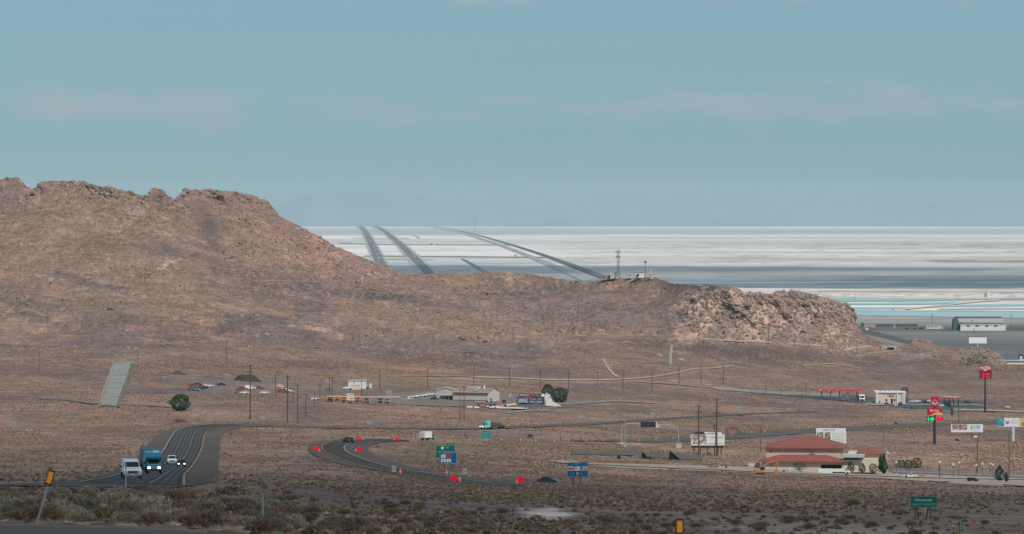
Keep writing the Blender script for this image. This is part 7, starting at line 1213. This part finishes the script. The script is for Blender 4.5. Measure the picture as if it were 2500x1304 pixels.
# ---------------------------------------------------------------- fuel station
RDC = C('canopy_red', (.62,.01,.03), .4); SHP = C('shop_wall', (.62,.52,.47), .8, var=.04); SHW = C('shop_white', (.70,.70,.69), .6)
t = thing('fuel_canopy', 'long red fuel canopy on dark columns left of the white shop', 'canopy', P(2053, 976), 0); k = K(2053, 976)
for x0, x1 in ((-56, 19), (22, 40.5), (43, 55)): MB().b2((x0*k, 0, 21.5*k), (x1*k, 9, 24.5*k)).build('roof', RDC, t)
for x in (-46, -24, -3, 18.5, 40): MB().b2(((x-1)*k, 3, 0), ((x+1)*k, 4, 21.4*k)).build('column', C('column_dark', (.05,.05,.055), .5), t)
for x in (-24, -3, 18.5, 40): MB().b2(((x-1.6)*k, 1.2, 0), ((x+1.6)*k, 2.8, 6*k)).build('fuel_pump', P_red, t)
MB().b2((-30*k, -.04, 22*k), (-28*k, -.005, 24*k)).build('emblem', Wt, t); MB().b2((-10*k, -.04, 22*k), (-8*k, -.005, 24*k)).build('emblem', Wt, t); MB().b2((-54*k, -.04, 22*k), (-46*k, -.005, 24*k)).build('lettering', C('canopy_pink', (.6,.35,.35), .5), t)
t = thing('semi_trailer_truck', 'grey lorry parked under the long red canopy', 'lorry', P(2063, 979)); k = K(2063, 979); MB().b2((-8*k, 0, 3*k), (9*k, 3, 17*k)).build('trailer', C('lorry_grey', (.12,.14,.17), .5), t); MB().b2((-9*k, -2, 2*k), (-2*k, -.02, 11*k)).build('cab', C('lorry_grey', (.12,.14,.17), .5), t)
for x in (-6, 5): MB().tube((x*k, -.3, 2*k), (x*k, .5, 2*k), 2*k, 2*k, 12).build('wheel', M_tyre, t)
for i in range(3): MB().b2((1.5*k, -.05, (6+i*3.5)*k), (8*k, -.01, (6.8+i*3.5)*k)).build('marker_light', C('rowlight', (.3,.3,.33), .4), t)
t = thing('semi_truck', 'white lorry cab facing us right of the long red canopy', 'lorry', P(2105, 980)); k = K(2105, 980); MB().prism([(0, 1*k), (-.4, 6*k), (.4, 8*k), (.9, 14*k), (3.2, 16*k), (3.2, 1*k)], -6.5*k, 6.5*k).build('cab', SHW, t); MB().add([(-5.5*k, .35, 8.2*k), (5.5*k, .35, 8.2*k), (5.2*k, .8, 13*k), (-5.2*k, .8, 13*k)], [(0, 1, 2, 3)]).build('windscreen', M_glass, t); MB().b2((-4*k, -.5, 2*k), (4*k, -.41, 5*k)).build('grille', M_blk, t); MB().b2((-5*k, 3.3, 3*k), (-7.5*k, 14, 12*k)).build('trailer', M_dsteel, t)
for s in (-1, 1): MB().b2((s*5.5*k, .1, 0), (s*3.8*k, 1.1, 2.8*k)).build('wheel', M_tyre, t)
t = thing('shop', 'white and tan flat roofed shop with a red sign over its door', 'shop', P(2174, 986), 0); k = K(2174, 986)
MB().b2((-32*k, 0, 0), (34*k, 17, 27*k)).build('wall', SHP, t); MB().b2((-37*k, -.8, 27.02*k), (38*k, 17.5, 29.5*k)).build('roof', SHW, t)
mb = MB()
for x in (-36, -32.5, 15, 29, 33): mb.b2((x*k, -.7, 0), ((x+2.6)*k, -.02, 27*k))
mb.build('column', SHW, t); MB().b2((-9*k, -.06, 17*k), (11*k, -.01, 24*k)).build('panel', C('shop_panel', (.52,.42,.37), .8), t)
sg = MB().b2((-3*k, -.5, 19*k), (8*k, -.1, 23*k)).build('shop_sign', RDC, t); MB().text('MAVERIK', 2.5*k, 21*k, 2.4*k, 9*k, y=-.55, back=True).build('lettering', Wt, sg)
MB().b2((1*k, -.06, 0), (6*k, -.01, 13*k)).build('door', M_glass, t)
for x in (-12, 8): MB().b2((x*k, -.06, 6*k), ((x+4)*k, -.01, 12*k)).build('window', M_glass, t)
MB().b2((-28*k, -.1, 3*k), (-25*k, -.01, 8*k)).build('vending_machine', P_grn, t)
for x in (-24, -12, -2, 14): MB().b2((x*k, 5, 29.52*k), ((x+3)*k, 8, 31.5*k)).build('roof_unit', M_steel, t)
t = thing('sign_tower', 'brown boxed tower at the right end of the white shop', 'tower', P(2211, 985)); k = K(2211, 985); MB().b2((-8*k, 0, 29*k), (7*k, 5, 39*k)).build('tower_box', C('tower_brown', (.09,.06,.06), .7), t); MB().b2((-8.4*k, -.2, 27*k), (7.4*k, 5.2, 28.98*k)).build('band', C('tower_maroon', (.16,.03,.05), .7), t)
for x in (-6, 5): MB().b2((x*k, 1, 0), ((x+1.6)*k, 2, 26.9*k)).build('post', C('tower_brown', (.09,.06,.06), .7), t)
MB().b2((-4*k, 2.5, 3*k), (3*k, 4, 14*k)).build('machine', C('machine_grey', (.2,.2,.21), .5), t)
t = thing('fuel_canopy', 'small red fuel canopy with a tilted grey roof behind the stacked pole sign', 'canopy', P(2312, 992), -.55); k = K(2312, 992); mb = MB(); mb.b2((-21*k, -1, 19*k), (20*k, 13, 21.5*k)); mb.build('fascia', RDC, t); MB().b2((-20*k, -.8, 21.52*k), (19*k, 12.8, 22.3*k)).build('roof', C('canopy_roof', (.34,.38,.37), .5), t)
for x, y in ((-12, 2), (12, 2), (-12, 10), (12, 10)): MB().b2(((x-1)*k, y, 0), ((x+1)*k, y+.6, 18.98*k)).build('column', C('column_dark', (.05,.05,.055), .5), t)
for x in (-8, -2, 4, 9): MB().b2(((x-1.6)*k, 3, 0), ((x+1.6)*k, 5, 9*k)).build('fuel_pump', M_dsteel, t)
t = thing('fuel_truck', 'dark vehicles bunched under the small red canopy', 'truck', P(2314, 995), -.2); MB().b2((-9*k, 2, 2*k), (7*k, 5, 15*k)).build('body', C('lorry_navy', (.03,.035,.06), .5), t); MB().b2((7.02*k, 2.2, 2*k), (11*k, 4.6, 12*k)).build('cab', P_gry, t)
for x in (-6, 4, 9): MB().tube((x*k, 1.6, 2*k), (x*k, 2.2, 2*k), 2*k, 2*k, 12).build('wheel', M_tyre, t)
for x, y, pt, rz, kd, lab in ((2165,989,P_black,.1,'suv','dark car parked nose out at the left of the shop door'), (2185,991,P_white,.2,'car','pale car parked in front of the shop door'), (2198,989,P_black,.1,'suv','dark car parked at the right end of the shop front'), (2228,983,P_white,1.4,'pickup','left white pickup right of the brown tower'), (2240,982,P_white,1.5,'suv','right white car beyond the brown tower'), (2259,984,P_black,1.57,'car','black car with white trim left of the stacked pole sign'), (2218,997,P_blu,1.57,'pickup','dark blue pickup crossing below the shop'), (2362,985,P_grn,1.3,'suv','dark car at the far right of the fuel station lot'), (2299,993,P_white,1.5,'suv','white car just right of the stacked pole sign panel'), (2272,981,P_white,1.5,'car','white car peeping out left of the hat sign')):
    make_vehicle(kd, pt, lab, 'car', P(x, y), rz, name={'pickup': 'pickup_truck'}.get(kd, kd))
t = thing('picnic_shade', 'pale pink low shelter on the bare ground right of the tall price sign', 'shelter', P(2460, 997)); k = K(2460, 997); MB().b2((-6*k, 0, 2*k), (7*k, 3, 4.5*k)).build('roof', C('pale_roof_pink', (.62,.5,.48), .7), t); MB().b2((-5*k, .5, 0), (6*k, 2.5, 1.98*k)).build('wall', C('dull_red_wall', (.42,.2,.17), .8), t)
t = thing('pale_pipe', 'pale leaning bar on the slope right of the tall price sign', 'pipe', P(2440, 986)); k = K(2440, 986); MB().tube((-6*k, 0, 10*k), (5*k, 0, .5*k), .5*k, .5*k, 6).build('pipe', C('pale_bar', (.42,.4,.37), .7), t); MB().b2((4*k, -.3, 0), (6*k, .3, .8*k)).build('foot', M_conc, t)
# ruined stone building on the saddle
t = thing('ruined_building', 'low pale block building with an open dark front on the saddle below the bluff', 'building', P(2172, 855), .05); k = K(2172, 855); PB = C('pale_block', (.42,.42,.40), .8)
MB().b2((-20*k, 0, 7*k), (18*k, 9, 9*k)).build('roof', PB, t); MB().b2((-20*k, .2, 0), (-11*k, 9, 6.98*k)).build('wall', PB, t); MB().b2((-9.5*k, 0, 0), (-7.5*k, .6, 6.98*k)).b2((12*k, 0, 0), (13.5*k, .6, 6.98*k)).build('column', Wt, t); MB().b2((-7*k, 1.5, 0), (12*k, 8.5, 6.9*k)).build('rear_wall', C('ruin_dark', (.12,.07,.06), .9), t)
# ---------------------------------------------------------------- masts and huts on the ridge
def ridge(px, py): return W(px, py, float(D(px, max(py, float(crest(px))+2)))-6)
def lat(t, k, h, wb, wt, m, n=9, nm='lattice'):
    mb = MB(); c4 = [(-1, -1), (1, -1), (1, 1), (-1, 1)]
    for i in range(4): mb.tube((c4[i][0]*wb, c4[i][1]*wb, 0), (c4[i][0]*wt, c4[i][1]*wt, h), .26, .16, 5)
    for j in range(n):
        z0_ = h*j/n; z1_ = h*(j+1)/n; w0 = wb+(wt-wb)*j/n; w1 = wb+(wt-wb)*(j+1)/n
        for i in range(4):
            a = c4[i]; b = c4[(i+1) % 4]; mb.tube((a[0]*w0, a[1]*w0, z0_), (b[0]*w1, b[1]*w1, z1_), .10, .10, 4).tube((b[0]*w0, b[1]*w0, z0_), (a[0]*w1, a[1]*w1, z1_), .10, .10, 4).tube((a[0]*w1, a[1]*w1, z1_), (b[0]*w1, b[1]*w1, z1_), .10, .10, 4)
    return mb.build(nm, m, t)
M_mast = C('mast_grey', (.14,.17,.18), .6)
b_ = ridge(1509.5, 677); t = thing('cell_tower', 'tall lattice mast with two tiers of antenna panels on the ridge', 'mast', b_); k = b_.y/F; h = 66*k; lat(t, k, h, 3.1*k, 1.4*k, M_mast)
for z, r in ((h*.95, 6.0), (h*.76, 5.4)):
    ring = MB(); ring.box((0, 0, z-.6), (r*1.9*k, r*1.3*k, .3)); rg = ring.build('platform', M_mast, t)
    for i in range(8): a = 2*PI*i/8; MB().box((math.cos(a)*r*k, math.sin(a)*r*k*.6, z), (1.6*k, .5, 4.2*k), a+PI/2).build('antenna', C('antenna_grey', (.34,.36,.36), .5), t)
b_ = ridge(1575.5, 676); t = thing('radio_mast', 'shorter thin mast with a flared top right of the tall lattice mast', 'mast', b_); k = b_.y/F; h = 38*k; MB().tube((0, 0, 0), (0, 0, h), 1.0*k, .7*k, 8).build('mast', M_mast, t); MB().tube((0, 0, h*.86), (0, 0, h), .8*k, 4.2*k, 8).build('flare', M_mast, t)
for x in (-4, -1.5, 1.5, 4): MB().tube((x*k, 0, h), (x*1.1*k, 0, h+5*k), .12*k, .12*k, 5).build('antenna', C('antenna_red', (.3,.17,.16), .5), t)
def hut(label, x0, x1, y0, yb, wall, roofc, door=True, dark=False):
    b = ridge((x0+x1)/2, yb); k = b.y/F; t = thing('equipment_hut', label, 'hut', b, .0, None); w = (x1-x0)*k/2; h = (yb-y0)*k
    MB().b2((-w, 0, -1), (w, 5, h*.86)).build('wall', wall, t); MB().b2((-w-.3, -.4, h*.86+.01), (w+.3, 5.3, h)).build('roof', roofc, t); MB().b2((-w*.6, -.06, 0), (-w*.3, -.01, h*.6)).build('door', M_blk, t); return t
hut('cream hut left of the tall lattice mast', 1491, 1504.5, 665, 676, C('hut_cream', (.62,.60,.48), .7), C('hut_roof', (.5,.48,.4), .7)); hut('small brown hut at the far left of the ridge huts', 1468, 1490, 672, 681, C('hut_brown', (.30,.26,.23), .8), C('hut_roof2', (.33,.28,.24), .8)); hut('white hut with a brown roof left of the thin mast', 1552, 1573, 664.5, 676, C('hut_white', (.66,.65,.64), .7), C('hut_roofpink', (.34,.24,.23), .7)); hut('little tan shelter between the two masts', 1535, 1543, 671, 676, C('hut_tan', (.55,.45,.38), .8), C('hut_roof', (.5,.48,.4), .7))
t = hut('pink hut with a white beacon dome on top at the right end of the ridge', 1586.5, 1595, 668, 678, C('hut_pink', (.60,.42,.36), .7), C('hut_pink', (.60,.42,.36), .7)); k = 4000/F; MB().tube((-1.5*k, 1, 9.5*k), (-1.5*k, 1, 20*k), 1.1*k, .9*k, 10).build('beacon', Wt, t)
# ---------------------------------------------------------------- things on the flat
t, k = fthing('warehouse', 'long white warehouse with a stepped roof and four dark windows on the flat', 'building', 2393, 807.5); q = lambda X_, Y_, y=0.0: ((X_-2393)*k, y, (807.5-Y_)*k); t.rotation_euler.z = .0
WW = C('warehouse_white', (.66,.65,.62), .7, var=.04, scale=.1); WR = C('warehouse_roof', (.10,.12,.13), .7); WG = C('shaded_end_wall', (.06,.11,.115), .7)  # WG: shade of the unlit end wall put into its colour
MB().ext([(q(2345, 0)[0], -1), (q(2345, 0)[0], q(0, 792)[2]), (q(2457, 0)[0], q(0, 792)[2]), (q(2454, 0)[0], -1)][::-1], 0, 12).build('front_wall', WW, t); MB().add([q(2344, 793.2, -.5), q(2459, 793.2, -.5), q(2452, 788.5, 12), q(2338, 787.5, 12)], [(0, 1, 2, 3)]).build('lower_roof', WR, t)
MB().b2(q(2339, 808, 12.02), q(2451, 777, 30)).build('upper_wall', C('warehouse_upper', (.50,.48,.46), .8), t); MB().b2(q(2337, 777, 11.6), q(2449, 774.6, 31)).build('roof', WR, t); MB().ext([(q(2328, 0)[0], -1), (q(2331, 0)[0], q(0, 780)[2]), (q(2338.9, 0)[0], q(0, 777)[2]), (q(2344.8, 0)[0], q(0, 792)[2]), (q(2344.8, 0)[0], -1)][::-1], 6, 26).build('side_wall', WG, t)
for x in (2359.5, 2382, 2405, 2427): MB().b2(q(x, 797.2, -.3), q(x+8, 794.6, -.02)).build('window', M_dsteel, t)
MB().b2(q(2377, 808, -.3), q(2379, 803, -.02)).build('door', M_dsteel, t); MB().b2(q(2374, 785, 11.8), q(2377, 782.5, 11.98)).build('vent', M_dsteel, t)
t, k = fthing('caravan', 'white caravan block with a row of small windows left of the warehouse', 'caravan', 2281, 803.5); q = lambda X_, Y_, y=0.0: ((X_-2281)*k, y, (803.5-Y_)*k); bo = MB().b2(q(2262, 803, 0), q(2295, 795, 4)).build('body', C('caravan_white', (.62,.63,.61), .6), t); MB().b2(q(2261.5, 794.98, -.3), q(2295.5, 794, 4.3)).build('roof', C('caravan_roof', (.4,.4,.38), .6), t); MB().b2(q(2295.2, 803, .5), q(2303, 796.5, 3.5)).build('annex', C('caravan_annex', (.40,.42,.40), .6), t)
for x in range(5): MB().b2(q(2265+x*5.5, 799.5, -.1), q(2267.6+x*5.5, 796.5, -.02)).build('window', M_glass, t)
t, k = fthing('block_shed', 'pale block shed with dark doorway right of the bluff foot', 'shed', 2122, 800); q = lambda X_, Y_, y=0.0: ((X_-2122)*k, y, (800-Y_)*k); MB().b2(q(2109, 801, 0), q(2138, 790, 8)).build('wall', C('shed_grey', (.30,.30,.28), .8), t); MB().b2(q(2103, 801, 1), q(2108.8, 788, 7)).build('side_wall', WG, t); MB().b2(q(2108, 789.9, -.3), q(2139, 789, 8.3)).build('roof', C('shed_roofg', (.36,.35,.32), .7), t)  # side wall reuses the shade-dark end colour
t, k = fthing('lorry', 'red and white lorry parked below the pale block shed', 'lorry', 2118, 806.5); q = lambda X_, Y_, y=0.0: ((X_-2118)*k, y, (806.5-Y_)*k); MB().b2(q(2120, 804.5, 0), q(2127, 798, 3)).build('cab', C('lorry_red', (.45,.05,.04), .5), t); MB().b2(q(2113, 805.5, -1), q(2120-.02, 802, 2)).build('load', Wt, t); MB().b2(q(2111, 806, -.5), q(2126, 805.6, 2.5)).build('chassis', M_blk, t)
t, k = fthing('shed_row', 'long low dark shed row on the flat left of the caravan', 'shed', 2192, 798); MB().b2((-52*k, 0, -1), (48*k, 8, 6*k)).build('wall', C('dark_shed', (.13,.115,.11), .9), t); MB().b2((-52.5*k, -.4, 6.02*k), (48.5*k, 8.4, 6.6*k)).build('roof', C('dark_shed_roof', (.16,.15,.145), .9), t)
for x, lab in ((2214,'leftmost of three dark cars on the flat left of the caravan'), (2234,'middle of three dark cars on the flat left of the caravan'), (2249,'rightmost of three dark cars on the flat left of the caravan')):
    d = float(dflat(804)); make_vehicle('suv', P_black, lab, 'car', W(x, 804, d), 1.5, name='suv')
t, k = fthing('storage_tank', 'pale blue tank on the flat above the dark sheds', 'tank', 2183, 801); MB().tube((0, 0, 0), (0, 0, 8*k), 3*k, 3*k, 14).build('tank', C('tank_blue', (.28,.34,.38), .6), t); MB().tube((0, 0, 8*k), (0, 0, 9*k), 3*k, .5*k, 14).build('lid', C('tank_blue', (.28,.34,.38), .6), t)
t, k = fthing('silo', 'pair of pale silos beside the brine ponds near the right edge', 'silo', 2408.5, 726); MB().tube((-3*k, 0, 0), (-3*k, 0, 10.5*k), 2.8*k, 2.8*k, 14).build('silo_body', C('silo_tan', (.42,.37,.33), .7), t); MB().tube((3*k, -2, 0), (3*k, -2, 12*k), 3.4*k, 3.4*k, 14).build('silo_body', C('silo_white', (.68,.66,.62), .7), t)
for x, py, lab in ((2180,755.5,'dark machine on the dyke, left of two'), (2219,756,'dark machine on the dyke, right of two'), (2341,731,'small dark pump house at the edge of the turquoise pond')):
    t, k = fthing('pump_house', lab, 'pump house', x, py+.6); MB().b2((-1.6*k, 0, 0), (1.6*k, 4, 1.6*k)).build('wall', C('pump_dark', (.10,.10,.10), .8), t); MB().b2((-1.9*k, -.5, 1.62*k), (1.9*k, 4.5, 2.1*k)).build('roof', C('pump_dark', (.10,.10,.10), .8), t)
t, k = fthing('radio_mast', 'very thin tall mast rising from the salt flat beside the rail line', 'mast', 1159, 578); MB().tube((0, 0, 0), (0, 0, 43*k), .55*k, .3*k, 6).build('mast', M_mast, t); MB().tube((0, 0, 40*k), (0, 0, 43*k), .8*k, .8*k, 6).build('tip', M_mast, t)
t, k = fthing('flat_shed', 'dark shed beside the dyke road between the causeway and the rail line', 'shed', 1060, 599); MB().b2((-9*k, 0, 0), (-4*k, 20, 4.5*k)).b2((5*k, 0, 0), (9*k, 20, 3*k)).build('wall', C('far_shed', (.12,.14,.16), .8), t); MB().b2((-3.9*k, 2, 0), (4.9*k, 18, 2.6*k)).build('roof', C('far_shed_pale', (.5,.48,.46), .8), t)
t, k = fthing('salt_heap', 'small reddish heap by the rail line on the salt flat', 'heap', 1258, 626); MB().hip(-4*k, 4*k, 0, 20, 0, 4.5*k, -1*k, 1*k, .1).build('heap', C('reddish_heap', (.28,.2,.2), .9), t); MB().hip(3*k, 7*k, 2, 14, 0, 2*k, 4.5*k, 5.5*k, .1).build('spoil', C('reddish_heap', (.28,.2,.2), .9), t)
t, k = fthing('salt_marker', 'tiny white pyramid marker far out on the salt flat', 'marker', 1498, 569); MB().hip(-1.2*k, 1.2*k, 0, 15, 0, 4*k, -.1*k, .1*k, .1).build('pyramid', Wt, t); MB().b2((-1.4*k, -1, 0), (1.4*k, 16, .3*k)).build('base', Wt, t)
car_m = C('far_vehicle', (.6,.62,.64), .4)
for i, (x, py, side) in enumerate(((889,563,'left'), (896,577,'left'), (905,590,'left'), (914,603,'left'), (917,612,'left'), (922,622,'left'), (925,632,'left'), (931,560,'right'), (947,568,'right'), (956,576,'right'), (963,581,'right'), (972,588,'right'), (1007,622,'right'), (1013,628,'right'))):
    o_, k = fthing('distant_vehicle', f'{nth[i if side == "left" else i-7]} pale vehicle down the {side} causeway, counted from the horizon', 'vehicle', x, py, None, .1, 'vehicles on the two far causeways'); o_.location.z += 1.2; hh = 1.5 if i % 3 else 2.2
    MB().prism([(-6, .3), (-6, hh), (-4, hh+1.5), (6, hh+1.5), (6, .3)], -1.5, 1.5).build('body', car_m, o_)
# antennas on the bluff top
b = W(1908, 713, float(D(1908, 716))); t = thing('antenna_rack', 'cluster of small antenna posts on the top of the grey bluff', 'antenna', b); k = b.y/F
for x in (-6, -1, 5, 9): MB().tube((x*k, 0, -3), (x*k, 0, 4*k), .35*k, .3*k, 5).build('post', M_mast, t); MB().box((x*k, 0, 3.2*k), (3*k, .3, .5*k)).build('antenna', M_mast, t)
# red roofed building at the right edge
t = thing('brick_building', 'red brown building with a pale parapet at the right edge behind green scrub', 'building', W(2492, 905, 3560)); k = .356; MB().b2((-33*k, 0, -2), (45*k, 12, 15*k)).build('wall', C('brick_red', (.36,.14,.10), .8), t); MB().b2((-33.5*k, -.4, 15.02*k), (45.5*k, 12.4, 17.5*k)).build('parapet', C('parapet_white', (.66,.58,.52), .7), t)
t = thing('street_lamp', 'pale lamp post in front of the green scrub at the right edge', 'lamp post', P(2473, 913)); k = K(2473, 913); MB().tube((0, 0, 0), (0, 0, 26*k), .25, .15, 6).build('pole', C('pale_tan_pole', (.4,.34,.3), .6), t); MB().box((0, 0, 26.3*k), (1.2, .4, .3)).build('lamp_head', C('pale_tan_pole', (.4,.34,.3), .6), t)
